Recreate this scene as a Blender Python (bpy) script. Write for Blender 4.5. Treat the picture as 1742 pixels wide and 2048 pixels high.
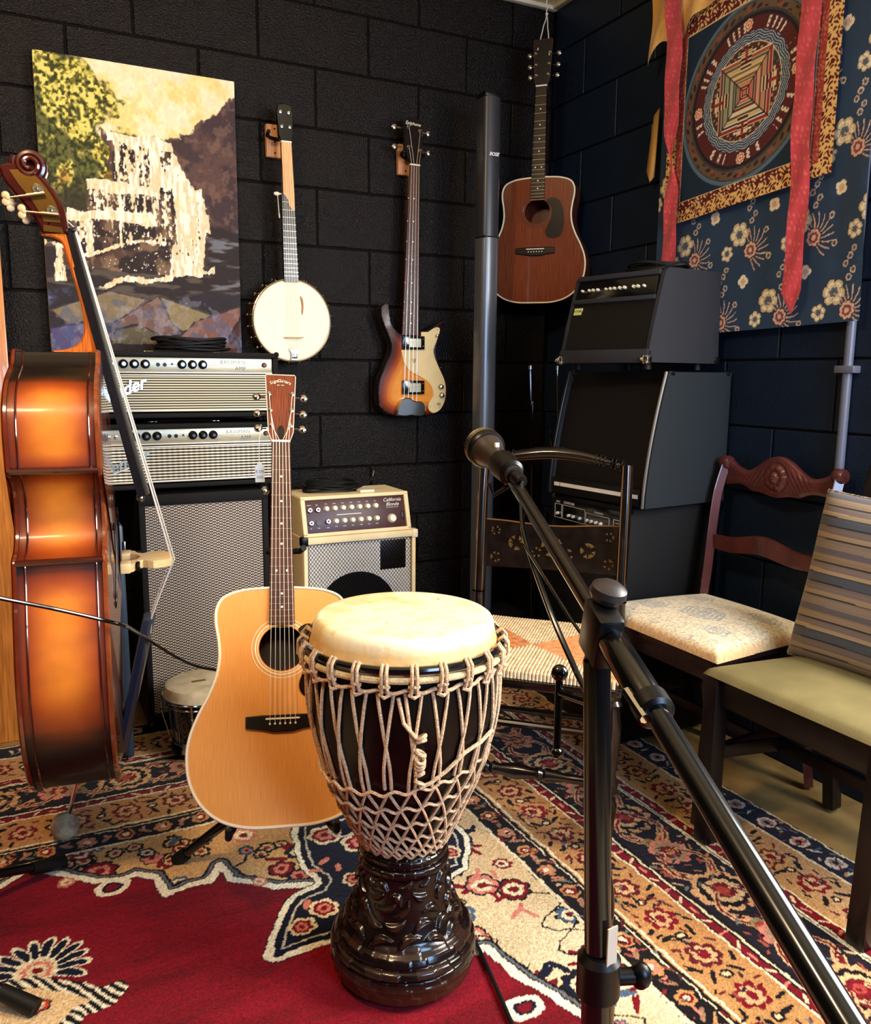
import bpy, bmesh, math, random
import numpy as np
from mathutils import Vector, Matrix

for o in list(bpy.data.objects): bpy.data.objects.remove(o)
SC = bpy.context.scene
COL = SC.collection
PI = math.pi
random.seed(7)

# ------------------------------------------------------------------ camera
cam_d = bpy.data.cameras.new('camera'); CAM = bpy.data.objects.new('camera', cam_d); COL.objects.link(CAM)
CAM.location = (-2.0374, -3.0305, 1.1671)
_yaw, _pit, _rol = 0.465812, 0.162389, 0.007803
_F = Vector((math.sin(_yaw)*math.cos(_pit), math.cos(_yaw)*math.cos(_pit), -math.sin(_pit)))
_R0 = Vector((math.cos(_yaw), -math.sin(_yaw), 0)); _U0 = _R0.cross(_F)
_R = _R0*math.cos(_rol) + _U0*math.sin(_rol); _U = _U0*math.cos(_rol) - _R0*math.sin(_rol)
CAM.rotation_euler = Matrix((_R, _U, -_F)).transposed().to_euler()
cam_d.sensor_fit = 'VERTICAL'; cam_d.sensor_height = 36.0; cam_d.lens = 1674.68*36/2048
cam_d.clip_start = 0.05; cam_d.clip_end = 60
SC.camera = CAM

# ------------------------------------------------------------------ world, lights, exposure
W = bpy.data.worlds.new('sky'); SC.world = W; W.use_nodes = True
W.node_tree.nodes['Background'].inputs[0].default_value = (0.55, 0.72, 1.0, 1)
W.node_tree.nodes['Background'].inputs[1].default_value = 1.0
SC.view_settings.view_transform = 'Standard'; SC.view_settings.look = 'None'
SC.view_settings.gamma = 1; SC.view_settings.exposure = 0.0; SC.view_settings.use_curve_mapping = False

def area(name, loc, look, sx, sy, power, color, spread=PI):
    l = bpy.data.lights.new(name, 'AREA'); l.shape = 'RECTANGLE'; l.size = sx; l.size_y = sy
    l.energy = power; l.color = color; l.spread = spread
    o = bpy.data.objects.new(name, l); COL.objects.link(o); o.location = loc
    o.rotation_euler = (Vector(look)-Vector(loc)).to_track_quat('-Z', 'Y').to_euler()
    return o
area('assumed_window_daylight', (-0.07, -2.72, 1.60), (-2.0, -2.30, 0.8), 0.95, 1.05, 95, (1.0, 0.96, 0.90))  # assumed daylight from an unseen window in the right wall
area('rear_fill_light', (-0.95, -4.48, 1.55), (-0.4, -1.0, 1.1), 0.9, 1.1, 75, (0.42, 0.64, 1.0))  # added cool fill from behind the camera, brightens the right wall
area('assumed_ceiling_light', (-2.42, -2.05, 2.55), (-2.0, -0.9, 0.9), 0.30, 0.30, 46, (1.0, 0.72, 0.44))  # assumed, unseen warm lamp, placed to throw glints on the left wall

# ------------------------------------------------------------------ helpers
def lin(c):
    c = [x/255 for x in c]
    return tuple((x/12.92 if x <= 0.04045 else ((x+0.055)/1.055)**2.4) for x in c)
def L4(c): return (*lin(c), 1)

def mat(name, col, rough=0.5, metal=0.0, var=0.0, vscale=20, bump=0.0, bscale=80, coat=0.0, stretch=(1,1,1), col2=None, spec=0.5, sheen=0, detail=3, bdist=0.004):
    """procedural principled material: colour varied by stretched noise, relief from noise"""
    m = bpy.data.materials.new(name); m.use_nodes = True
    n = m.node_tree.nodes; l = m.node_tree.links; b = n['Principled BSDF']
    b.inputs['Base Color'].default_value = L4(col)
    b.inputs['Roughness'].default_value = rough; b.inputs['Metallic'].default_value = metal
    b.inputs['Specular IOR Level'].default_value = spec
    if coat: b.inputs['Coat Weight'].default_value = coat; b.inputs['Coat Roughness'].default_value = 0.06
    if sheen: b.inputs['Sheen Weight'].default_value = sheen
    tc = n.new('ShaderNodeTexCoord'); mp = n.new('ShaderNodeMapping'); mp.inputs['Scale'].default_value = stretch
    l.new(tc.outputs['Object'], mp.inputs['Vector'])
    nz = n.new('ShaderNodeTexNoise'); nz.inputs['Scale'].default_value = vscale; nz.inputs['Detail'].default_value = detail
    l.new(mp.outputs[0], nz.inputs['Vector'])
    cr = n.new('ShaderNodeValToRGB')
    c = lin(col)
    v = var if var else 0.04
    if col2 is None:
        a_ = tuple(max(0, x*(1-v)) for x in c); b_ = tuple(min(1, x*(1+v)) for x in c)
    else: a_, b_ = lin(col2), c
    cr.color_ramp.elements[0].position = 0.35; cr.color_ramp.elements[0].color = (*a_, 1)
    cr.color_ramp.elements[1].position = 0.65; cr.color_ramp.elements[1].color = (*b_, 1)
    l.new(nz.outputs['Fac'], cr.inputs[0]); l.new(cr.outputs[0], b.inputs['Base Color'])
    if bump:
        n2 = n.new('ShaderNodeTexNoise'); n2.inputs['Scale'].default_value = bscale; n2.inputs['Detail'].default_value = 4
        l.new(tc.outputs['Object'], n2.inputs['Vector'])
        bp = n.new('ShaderNodeBump'); bp.inputs['Strength'].default_value = min(1, bump); bp.inputs['Distance'].default_value = bdist
        l.new(n2.outputs['Fac'], bp.inputs['Height']); l.new(bp.outputs[0], b.inputs['Normal'])
    return m

def attr_mat(name, rough=0.8, var=0.12, vscale=300, bump=0.3, bscale=400, coat=0, sheen=0, spec=0.4, dist=0.003):
    m = bpy.data.materials.new(name); m.use_nodes = True
    n = m.node_tree.nodes; l = m.node_tree.links; b = n['Principled BSDF']
    b.inputs['Roughness'].default_value = rough; b.inputs['Specular IOR Level'].default_value = spec
    if coat: b.inputs['Coat Weight'].default_value = coat; b.inputs['Coat Roughness'].default_value = 0.08
    if sheen: b.inputs['Sheen Weight'].default_value = sheen
    at = n.new('ShaderNodeAttribute'); at.attribute_name = 'Col'
    tc = n.new('ShaderNodeTexCoord'); nz = n.new('ShaderNodeTexNoise'); nz.inputs['Scale'].default_value = vscale
    l.new(tc.outputs['Object'], nz.inputs['Vector'])
    mr = n.new('ShaderNodeMapRange'); mr.inputs['From Min'].default_value = 0.3; mr.inputs['From Max'].default_value = 0.7
    mr.inputs['To Min'].default_value = 1-var; mr.inputs['To Max'].default_value = 1+var
    l.new(nz.outputs['Fac'], mr.inputs['Value'])
    mx = n.new('ShaderNodeVectorMath'); mx.operation = 'SCALE'
    l.new(at.outputs['Color'], mx.inputs[0]); l.new(mr.outputs[0], mx.inputs['Scale']); l.new(mx.outputs[0], b.inputs['Base Color'])
    if bump:
        n2 = n.new('ShaderNodeTexNoise'); n2.inputs['Scale'].default_value = bscale
        l.new(tc.outputs['Object'], n2.inputs['Vector'])
        bp = n.new('ShaderNodeBump'); bp.inputs['Strength'].default_value = bump; bp.inputs['Distance'].default_value = dist
        l.new(n2.outputs['Fac'], bp.inputs['Height']); l.new(bp.outputs[0], b.inputs['Normal'])
    return m

def weave_mat(name, dark, light, fx, fz, thr=0.0, rough=0.7, offset=False, metal=0.0, line='both'):
    """cloth of threads: sines of the object coordinates (rows in z, columns in x)"""
    m = bpy.data.materials.new(name); m.use_nodes = True
    n = m.node_tree.nodes; l = m.node_tree.links; b = n['Principled BSDF']
    b.inputs['Roughness'].default_value = rough; b.inputs['Metallic'].default_value = metal
    tc = n.new('ShaderNodeTexCoord'); sp = n.new('ShaderNodeSeparateXYZ'); l.new(tc.outputs['Object'], sp.inputs[0])
    def M(op, a, b_=None):
        k = n.new('ShaderNodeMath'); k.operation = op
        for i, x in enumerate((a, b_)):
            if x is None: continue
            if isinstance(x, (int, float)): k.inputs[i].default_value = x
            else: l.new(x, k.inputs[i])
        return k.outputs[0]
    sx = M('SINE', M('MULTIPLY', sp.outputs['X'], fx*2*PI))
    ph = M('MULTIPLY', sp.outputs['Z'], fz*2*PI)
    if offset: ph = M('ADD', ph, M('MULTIPLY', M('SIGN', M('SINE', M('MULTIPLY', sp.outputs['X'], fx*PI))), PI/2))
    sz = M('SINE', ph)
    if line == 'both': v = M('MINIMUM', M('ABSOLUTE', sx) if offset else M('ADD', sx, 0.9), M('ADD', sz, 0.6))
    elif line == 'rows': v = M('ADD', sz, M('MULTIPLY', sx, 0.25))
    v = M('ADD', v, -thr)
    mr = n.new('ShaderNodeMapRange'); mr.inputs['From Min'].default_value = -0.1; mr.inputs['From Max'].default_value = 0.5
    l.new(v, mr.inputs['Value'])
    mx = n.new('ShaderNodeMix'); mx.data_type = 'RGBA'
    mx.inputs['A'].default_value = L4(dark); mx.inputs['B'].default_value = L4(light)
    l.new(mr.outputs[0], mx.inputs['Factor']); l.new(mx.outputs['Result'], b.inputs['Base Color'])
    bp = n.new('ShaderNodeBump'); bp.inputs['Strength'].default_value = 0.5; bp.inputs['Distance'].default_value = 0.001
    l.new(mr.outputs[0], bp.inputs['Height']); l.new(bp.outputs[0], b.inputs['Normal'])
    return m

def link(name, me, material, parent=None):
    me.name = name
    o = bpy.data.objects.new(name, me); COL.objects.link(o)
    if material is not None and not me.materials: me.materials.append(material)
    if parent is not None: o.parent = parent
    return o

def smooth(me, ang=0.6):
    me.shade_smooth()
    try: me.set_sharp_from_angle(angle=ang)
    except Exception: pass

class MB:
    def __init__(s): s.v = []; s.f = []
    def add(s, vs, fs):
        k = len(s.v); s.v += [tuple(v) for v in vs]; s.f += [tuple(i+k for i in f) for f in fs]; return s
    def box(s, x0, x1, y0, y1, z0, z1, bev=0.0):
        if bev <= 0:
            vs = [(x, y, z) for z in (z0, z1) for y in (y0, y1) for x in (x0, x1)]
            return s.add(vs, [(0,2,3,1),(4,5,7,6),(0,1,5,4),(2,6,7,3),(0,4,6,2),(1,3,7,5)])
        bm = bmesh.new(); bmesh.ops.create_cube(bm, size=1)
        for v in bm.verts: v.co = Vector(((x0+x1)/2+v.co.x*(x1-x0), (y0+y1)/2+v.co.y*(y1-y0), (z0+z1)/2+v.co.z*(z1-z0)))
        bmesh.ops.bevel(bm, geom=bm.edges[:], offset=bev, segments=2, affect='EDGES', profile=0.5)
        bm.verts.index_update()
        s.add([v.co[:] for v in bm.verts], [[v.index for v in f.verts] for f in bm.faces]); bm.free(); return s
    def obox(s, c, ax, half, bev=0):
        """box with centre c, axes ax (3 vectors), half sizes"""
        t = MB().box(-half[0], half[0], -half[1], half[1], -half[2], half[2], bev)
        A = [Vector(a).normalized() for a in ax]; c = Vector(c)
        return s.add([c+A[0]*v[0]+A[1]*v[1]+A[2]*v[2] for v in t.v], t.f)
    def beam(s, p0, p1, w, d, side=(1,0,0), bev=0.003):
        p0 = Vector(p0); p1 = Vector(p1); a = (p1-p0); L = a.length; a.normalize()
        sd = Vector(side); sd = (sd - a*sd.dot(a)).normalized(); t = a.cross(sd)
        return s.obox((p0+p1)/2, (sd, t, a), (w/2, d/2, L/2), bev)
    def tube(s, pts, r, n=8, cap=True, flat=None):
        pts = [Vector(p) for p in pts]; k0 = len(s.v)
        rr = r if hasattr(r, '__len__') else [r]*len(pts)
        up = None; N = len(pts)
        for i, p in enumerate(pts):
            d = (pts[min(i+1, N-1)] - pts[max(i-1, 0)])
            if d.length < 1e-9: d = Vector((0,0,1))
            d.normalize()
            if up is None:
                up = Vector((0,0,1)) if abs(d.z) < 0.9 else Vector((1,0,0))
            u = (up - d*up.dot(d))
            if u.length < 1e-6: u = Vector((0,1,0)) - d*d.y
            u.normalize(); w = d.cross(u); up = u
            for j in range(n):
                a = 2*PI*j/n
                s.v.append(tuple(p + (u*math.cos(a)*(flat or 1) + w*math.sin(a))*rr[i]))
        for i in range(N-1):
            for j in range(n):
                a = k0+i*n+j; b = k0+i*n+(j+1) % n
                s.f.append((a, b, b+n, a+n))
        if cap:
            s.f.append(tuple(k0+j for j in reversed(range(n)))); s.f.append(tuple(k0+(N-1)*n+j for j in range(n)))
        return s
    def ring(s, c, R, r, axis='z', n=48, m=8, sq=1.0):
        c = Vector(c); k0 = len(s.v)
        for i in range(n):
            a = 2*PI*i/n
            for j in range(m):
                b = 2*PI*j/m; q = R+r*math.cos(b); h = r*math.sin(b)*sq
                p = (q*math.cos(a), q*math.sin(a), h)
                if axis == 'y': p = (p[0], p[2], p[1])
                if axis == 'x': p = (p[2], p[0], p[1])
                s.v.append(tuple(c+Vector(p)))
        for i in range(n):
            for j in range(m):
                s.f.append((k0+i*m+j, k0+((i+1) % n)*m+j, k0+((i+1) % n)*m+(j+1) % m, k0+i*m+(j+1) % m))
        return s
    def lathe(s, prof, n=48, c=(0,0,0), axis=(0,0,1)):
        """prof: list of (r, h) turned about axis through c"""
        ax = Vector(axis).normalized(); u = ax.orthogonal().normalized(); w = ax.cross(u); c = Vector(c); k0 = len(s.v)
        for r, h in prof:
            for j in range(n):
                a = 2*PI*j/n; s.v.append(tuple(c+ax*h+(u*math.cos(a)+w*math.sin(a))*r))
        for i in range(len(prof)-1):
            for j in range(n):
                a = k0+i*n+j; b = k0+i*n+(j+1) % n; s.f.append((a, b, b+n, a+n))
        s.f.append(tuple(k0+j for j in reversed(range(n)))); s.f.append(tuple(k0+(len(prof)-1)*n+j for j in range(n)))
        return s
    def cyl(s, p0, p1, r0, r1=None, n=16):
        p0 = Vector(p0); p1 = Vector(p1); r1 = r0 if r1 is None else r1; L = (p1-p0).length
        return s.lathe([(r0, 0), (r1, L)], n, p0, p1-p0)
    def ball(s, c, r, n=16, sc=(1,1,1)):
        c = Vector(c); t = MB().lathe([(max(1e-4, r*math.sin(PI*i/(n//2))), -r*math.cos(PI*i/(n//2))) for i in range(n//2+1)], n)
        return s.add([c+Vector((v[0]*sc[0], v[1]*sc[1], v[2]*sc[2])) for v in t.v], t.f)
    def prism(s, outline, y0, y1, bev=0.0):
        """outline of (x,z) points, extruded in y from y0 (front) to y1; optional chamfer at the front rim"""
        n = len(outline); k0 = len(s.v)
        cx = sum(p[0] for p in outline)/n; cz = sum(p[1] for p in outline)/n
        rings = [(y0, bev), (y0+bev, 0), (y1, 0)] if bev else [(y0, 0), (y1, 0)]
        for y, ins in rings:
            for i, (x, z) in enumerate(outline):
                if ins:
                    a = Vector(outline[i-1]); b = Vector(outline[(i+1) % n]); d = (b-a)
                    nn = Vector((-d.y, d.x)).normalized() if d.length > 1e-9 else Vector((0,0))
                    if not s._ccw(outline): nn = -nn
                    x += nn.x*ins; z += nn.y*ins
                s.v.append((x, y, z))
        for k in range(len(rings)-1):
            for i in range(n):
                a = k0+k*n+i; b = k0+k*n+(i+1) % n; s.f.append((a, b, b+n, a+n))
        s.f.append(tuple(k0+i for i in range(n))); s.f.append(tuple(k0+(len(rings)-1)*n+i for i in reversed(range(n))))
        return s
    @staticmethod
    def _ccw(o): return sum(o[i-1][0]*o[i][1]-o[i][0]*o[i-1][1] for i in range(len(o))) > 0
    def xf(s, M):
        s.v = [tuple(M @ Vector(v)) for v in s.v]; return s
    def build(s, name, material, parent=None, sm=True, ang=0.6, fix=True):
        me = bpy.data.meshes.new(name); me.from_pydata(s.v, [], s.f)
        if fix:
            bm = bmesh.new(); bm.from_mesh(me); bmesh.ops.recalc_face_normals(bm, faces=bm.faces); bm.to_mesh(me); bm.free()
        if sm: smooth(me, ang)
        me.update()
        return link(name, me, material, parent)

def spline(pts, sub=6, closed=False):
    """Catmull-Rom through 2-D or 3-D points"""
    P = [Vector(p) for p in pts]; n = len(P); out = []
    rng = range(n) if closed else range(n-1)
    for i in rng:
        if closed: a, b, c, d = P[i-1], P[i], P[(i+1) % n], P[(i+2) % n]
        else: a, b, c, d = P[max(i-1,0)], P[i], P[i+1], P[min(i+2,n-1)]
        for k in range(sub):
            t = k/sub
            out.append(tuple(0.5*((2*b)+(c-a)*t+(2*a-5*b+4*c-d)*t*t+(3*b-a-3*c+d)*t*t*t)))
    if not closed: out.append(tuple(P[-1]))
    return out

def tag(o, label=None, cat=None, group=None, kind=None):
    if label: o['label'] = label
    if cat: o['category'] = cat
    if group: o['group'] = group
    if kind: o['kind'] = kind
    return o

def thing(name, label, cat, loc=(0,0,0), rotz=0.0, group=None, M=None):
    o = bpy.data.objects.new(name, None); COL.objects.link(o); o.empty_display_size = 0.05
    if M is not None: o.matrix_world = M
    else: o.location = loc; o.rotation_euler = (0, 0, rotz)
    return tag(o, label, cat, group)

def text(name, s, size, material, parent, M, extrude=0.0004, shear=0.0, align='CENTER', space=1.0, bold=0.0):
    cu = bpy.data.curves.new('t', 'FONT'); cu.body = s; cu.size = size; cu.extrude = extrude; cu.shear = shear
    cu.align_x = align; cu.align_y = 'CENTER'; cu.space_character = space; cu.offset = bold; cu.resolution_u = 3
    t = bpy.data.objects.new('t', cu); COL.objects.link(t)
    bpy.context.view_layer.update()
    me = bpy.data.meshes.new_from_object(t.evaluated_get(bpy.context.evaluated_depsgraph_get()))
    bpy.data.objects.remove(t); me.transform(M)
    me.materials.clear()
    return link(name, me, material, parent)
def TF(x, y, z, roll=0.0):
    """text facing -Y at (x,y,z)"""
    return Matrix.Translation((x, y, z)) @ Matrix.Rotation(roll, 4, 'Y') @ Matrix.Rotation(PI/2, 4, 'X')

# numpy grid surfaces with painted colour
_rs = np.random.RandomState(3)
_NT = _rs.rand(256, 256)
def vnoise(x, y):
    xi = np.floor(x).astype(int); yi = np.floor(y).astype(int); fx = x-xi; fy = y-yi
    fx = fx*fx*(3-2*fx); fy = fy*fy*(3-2*fy)
    a = _NT[xi & 255, yi & 255]; b = _NT[(xi+1) & 255, yi & 255]; c = _NT[xi & 255, (yi+1) & 255]; d = _NT[(xi+1) & 255, (yi+1) & 255]
    return (a*(1-fx)+b*fx)*(1-fy)+(c*(1-fx)+d*fx)*fy
def fbm(x, y, o=4):
    s = 0; a = 0.5; t = 0
    for i in range(o): s = s+a*vnoise(x*2**i+17*i, y*2**i+31*i); t += a; a *= 0.5
    return s/t
def lin_np(c):
    c = np.asarray(c, float)/255
    return np.where(c <= 0.04045, c/12.92, ((c+0.055)/1.055)**2.4)
def grid_mesh(name, P, colr=None, material=None, parent=None, closed_u=False, sm=True):
    """P: (nv, nu, 3) array; colr: (nv, nu, 3) in 0-255 sRGB"""
    nv, nu = P.shape[:2]
    idx = np.arange(nv*nu).reshape(nv, nu)
    if closed_u: idx = np.concatenate([idx, idx[:, :1]], 1)
    q = np.stack([idx[:-1, :-1], idx[:-1, 1:], idx[1:, 1:], idx[1:, :-1]], -1).reshape(-1, 4)
    me = bpy.data.meshes.new(name); me.vertices.add(nv*nu); me.vertices.foreach_set('co', P.reshape(-1).astype(np.float32))
    me.loops.add(q.size); me.loops.foreach_set('vertex_index', q.reshape(-1).astype(np.int32))
    me.polygons.add(len(q)); me.polygons.foreach_set('loop_start', np.arange(0, q.size, 4, dtype=np.int32))
    me.update(calc_edges=True)
    if colr is not None:
        a = me.color_attributes.new('Col', 'FLOAT_COLOR', 'POINT')
        c = np.ones((nv*nu, 4), np.float32); c[:, :3] = lin_np(colr.reshape(-1, 3)); a.data.foreach_set('color', c.reshape(-1))
    if sm: me.shade_smooth()
    return link(name, me, material, parent)
def mixc(C, mask, c, k=1.0):
    m = (np.clip(mask, 0, 1)*k)[..., None]; C[:] = C*(1-m)+np.asarray(c, float)*m
def sstep(a, b, x): t = np.clip((x-a)/(b-a), 0, 1); return t*t*(3-2*t)
def inpoly(X, Y, poly):
    r = np.zeros(X.shape, bool); n = len(poly)
    for i in range(n):
        x0, y0 = poly[i-1]; x1, y1 = poly[i]
        if y0 == y1: continue
        r ^= ((y0 > Y) != (y1 > Y)) & (X < (x1-x0)*(Y-y0)/(y1-y0)+x0)
    return r
def dseg(X, Y, pts, closed=False):
    D = np.full(X.shape, 1e9); n = len(pts)
    for i in range(0 if closed else 1, n):
        x0, y0 = pts[i-1]; x1, y1 = pts[i]; dx, dy = x1-x0, y1-y0; l2 = dx*dx+dy*dy+1e-12
        t = np.clip(((X-x0)*dx+(Y-y0)*dy)/l2, 0, 1); D = np.minimum(D, np.hypot(X-x0-t*dx, Y-y0-t*dy))
    return D
def flower(C, X, Y, cx, cy, R, n, cols, rot=0.0, amp=0.25, sx=1.0, sy=1.0, out=None, ow=0.18):
    """paints a petalled rosette; cols from outside in"""
    xm = np.abs(X-cx) < R*1.5*max(sx, sy); ym = np.abs(Y-cy) < R*1.5*max(sx, sy)
    ii = np.where((xm & ym).any(1))[0]; jj = np.where((xm & ym).any(0))[0]
    if len(ii) == 0 or len(jj) == 0: return
    sl = (slice(ii[0], ii[-1]+1), slice(jj[0], jj[-1]+1))
    x = (X[sl]-cx); y = (Y[sl]-cy); c, s = math.cos(rot), math.sin(rot); x, y = (x*c+y*s)/sx, (-x*s+y*c)/sy
    r = np.hypot(x, y); a = np.arctan2(y, x); e = R*(1-amp+amp*np.abs(np.cos(n*a/2))**0.6) if n > 2 else R*(1-amp+amp*np.cos(n*a))
    Cs = C[sl]
    if out is not None: mixc(Cs, (r < e*(1+ow)), out)
    k = len(cols)
    for i, cc in enumerate(cols): mixc(Cs, r < e*(1-i/k), cc)

# ------------------------------------------------------------------ shared materials
M_blk = mat('black_wall_paint', (17,9,5), 0.19, var=0.3, vscale=6, bump=1.0, bscale=170, spec=0.20, bdist=0.005)
M_blk_r = mat('blue_lit_black_paint', (19,31,48), 0.42, var=0.15, vscale=5, bump=0.4, bscale=120, spec=0.25)  # black paint with the blue light on the right wall mixed into its colour
M_joint = mat('painted_mortar', (5,4,4), 0.7, bump=0.5, bscale=200, spec=0.12)
M_rearwall = mat('rear_wall_paint', (30,24,22), 0.8, bump=0.3, bscale=60)
M_ceil = mat('cream_ceiling_board', (238,214,160), 0.8, var=0.08, vscale=4)
M_trimw = mat('cream_trim_paint', (240,225,190), 0.5)
M_conc = mat('worn_concrete', (178,144,86), 0.55, var=0.4, vscale=6, bump=0.25, bscale=30, col2=(120,92,52), detail=8)
M_tolex = mat('black_tolex', (11,8,8), 0.5, bump=0.6, bscale=500, spec=0.25)
M_tolex_g = mat('grey_carpet_covering', (34,34,40), 0.85, bump=0.6, bscale=600)
M_black = mat('black_plastic', (9,7,8), 0.35, spec=0.3)
M_blackg = mat('gloss_black_metal', (10,10,11), 0.16, coat=0.3)
M_rubber = mat('black_rubber', (9,8,8), 0.6, spec=0.3)
M_chrome = mat('chrome', (215,215,212), 0.12, metal=1)
M_nickel = mat('aged_nickel', (190,180,160), 0.25, metal=1)
M_brass = mat('aged_brass_plate', (120,86,38), 0.35, metal=1)
M_steel = mat('string_steel', (245,238,222), 0.35, metal=0.3)
M_bone = mat('ivory_nut', (236,226,200), 0.4)
M_ebony = mat('ebony', (20,13,11), 0.25, var=0.3, vscale=60, stretch=(4,4,0.3))
M_rose = mat('rosewood', (74,32,20), 0.35, var=0.5, vscale=40, stretch=(6,6,0.25), coat=0.3)
M_mahog = mat('mahogany', (92,36,24), 0.35, var=0.35, vscale=30, stretch=(5,5,0.4), coat=0.3)
M_maple = mat('maple', (214,160,92), 0.3, var=0.15, vscale=30, stretch=(6,6,0.3), coat=0.3)
M_bind = mat('cream_binding', (238,224,190), 0.35)
M_cream = mat('cream_tolex', (244,222,172), 0.6, bump=0.4, bscale=500)
M_white = mat('white_print', (236,232,222), 0.6)
M_silk = attr_mat('woven_picture_cloth', 0.75, var=0.10, vscale=500, bump=0.15, bscale=700)

# ------------------------------------------------------------------ the room
def struct(o): o['kind'] = 'structure'; return o
H = 2.6416; CE = 2.612; CO = 0.2032; BL = 0.4064
def block_mesh(x0, x1, name):
    """one concrete block, front face at y=0 facing -Y, recessed joint all round"""
    g = 0.0032; b = 0.0028; m = MB()
    a0, a1, c0, c1 = x0+g, x1-g, g, CO-g
    o = [(a0,c0),(a1,c0),(a1,c1),(a0,c1)]; i = [(a0+b,c0+b),(a1-b,c0+b),(a1-b,c1-b),(a0+b,c1-b)]
    vs = [(x,0.0,z) for x, z in i]+[(x,b*0.8,z) for x, z in o]+[(x,0.03,z) for x, z in o]
    fs = [(0,1,2,3)]
    for k in range(4):
        j = (k+1) % 4; fs += [(k+4, j+4, j, k), (k+8, j+8, j+4, k+4)]
    m.add(vs, fs); me = bpy.data.meshes.new(name); me.from_pydata(m.v, [], m.f)
    return me
def block_wall(parent, length, odd_joint, material, rotz, extent):
    """courses of blocks from the corner outwards; odd_joint: first joint distance from the corner in odd courses"""
    cache = {}
    for k in range(13):
        first = odd_joint if k % 2 else (odd_joint + BL/2 if odd_joint < BL/2 else odd_joint - BL/2)
        edges = [0.0]; e = first
        while e < extent: edges.append(e); e += BL
        edges.append(extent)
        for a, b in zip(edges[:-1], edges[1:]):
            if b-a < 0.02: continue
            w = round(b-a, 4)
            if w not in cache:
                me = block_mesh(-w/2, w/2, 'concrete_block'); me.materials.append(material); cache[w] = me
            o = bpy.data.objects.new('concrete_block', cache[w]); COL.objects.link(o); o.parent = parent
            mid = (a+b)/2
            jy = random.uniform(-0.0006, 0.0006)
            if rotz == 0: o.location = (-mid, jy, k*CO)
            else: o.location = (jy, -mid, k*CO); o.rotation_euler = (0, 0, -PI/2)
wb = struct(MB().box(-4.3, 0.25, 0.005, 0.2, 0, H).build('wall_back', M_joint, sm=False))
block_wall(wb, 4.2, 0.3937, M_blk, 0, 2.83)
wr = struct(MB().box(0.005, 0.2, -1.98, 0.25, 0, H).build('wall_right', M_joint, sm=False))
block_wall(wr, 2.0, 0.216, M_blk_r, 1, 1.98)
m = MB().box(0.0,0.2,-4.6,-1.98,0,1.02).box(0.0,0.2,-4.6,-1.98,2.14,H).box(0.0,0.2,-2.2,-1.98,1.02,2.14).box(0.0,0.2,-4.6,-3.22,1.02,2.14)
m.build('wall_right', M_rearwall, sm=False)['kind'] = 'structure'
wf = struct(MB().box(0.02,0.08,-2.24,-2.2,1.02,2.14).box(0.02,0.08,-3.22,-3.18,1.02,2.14).box(0.02,0.08,-3.22,-2.2,1.02,1.06).box(0.02,0.08,-3.22,-2.2,2.10,2.14).box(0.03,0.06,-2.73,-2.70,1.02,2.14).build('assumed_window', M_trimw, sm=False))  # assumed window, out of view, framing the daylight area light
m = MB().box(-4.4,-1.45,-4.75,-4.6,0,H).box(-0.45,0.2,-4.75,-4.6,0,H).box(-1.45,-0.45,-4.75,-4.6,0,0.95).box(-1.45,-0.45,-4.75,-4.6,2.15,H)
struct(m.build('wall_rear', M_rearwall, sm=False))
struct(MB().box(-1.45,-1.41,-4.7,-4.64,0.95,2.15).box(-0.49,-0.45,-4.7,-4.64,0.95,2.15).box(-1.45,-0.45,-4.7,-4.64,0.95,0.99).box(-1.45,-0.45,-4.7,-4.64,2.11,2.15).build('added_rear_window', M_trimw, sm=False))  # frame of an added, unseen rear opening for the cool fill light
struct(MB().box(-4.45,-4.3,-4.7,0.2,0,H).build('wall_left', M_rearwall, sm=False))
struct(MB().box(-4.4,0.2,-4.75,0.2,-0.1,0.0).build('floor', M_conc, sm=False))
struct(MB().box(-4.4,0.2,-4.75,0.2,CE,CE+0.1).build('ceiling', M_ceil, sm=False))
struct(MB().box(-4.3,-0.0,-0.027,-0.0,CE-0.016,CE,0.004).build('trim_1', M_trimw))
struct(MB().box(-0.027,-0.0,-1.97,-0.028,CE-0.016,CE,0.004).build('trim_2', M_trimw))
# conduit on the right wall
t = thing('electrical_conduit', 'painted metal conduit running vertically down the right wall beside the brocade hanging', 'pipe', (-0.016,-1.478,0))
M_cond = mat('grey_blue_conduit_paint', (96,98,112), 0.35)
MB().tube([(0.002,0,0.3),(0.002,0.0,2.61)], 0.0125, 14).build('pipe', M_cond, t)
for z in (0.6,1.18,2.5):
    MB().box(-0.016,0.016,-0.03,0.03,z,z+0.02,0.003).build('pipe_strap', M_cond, t)

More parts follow.
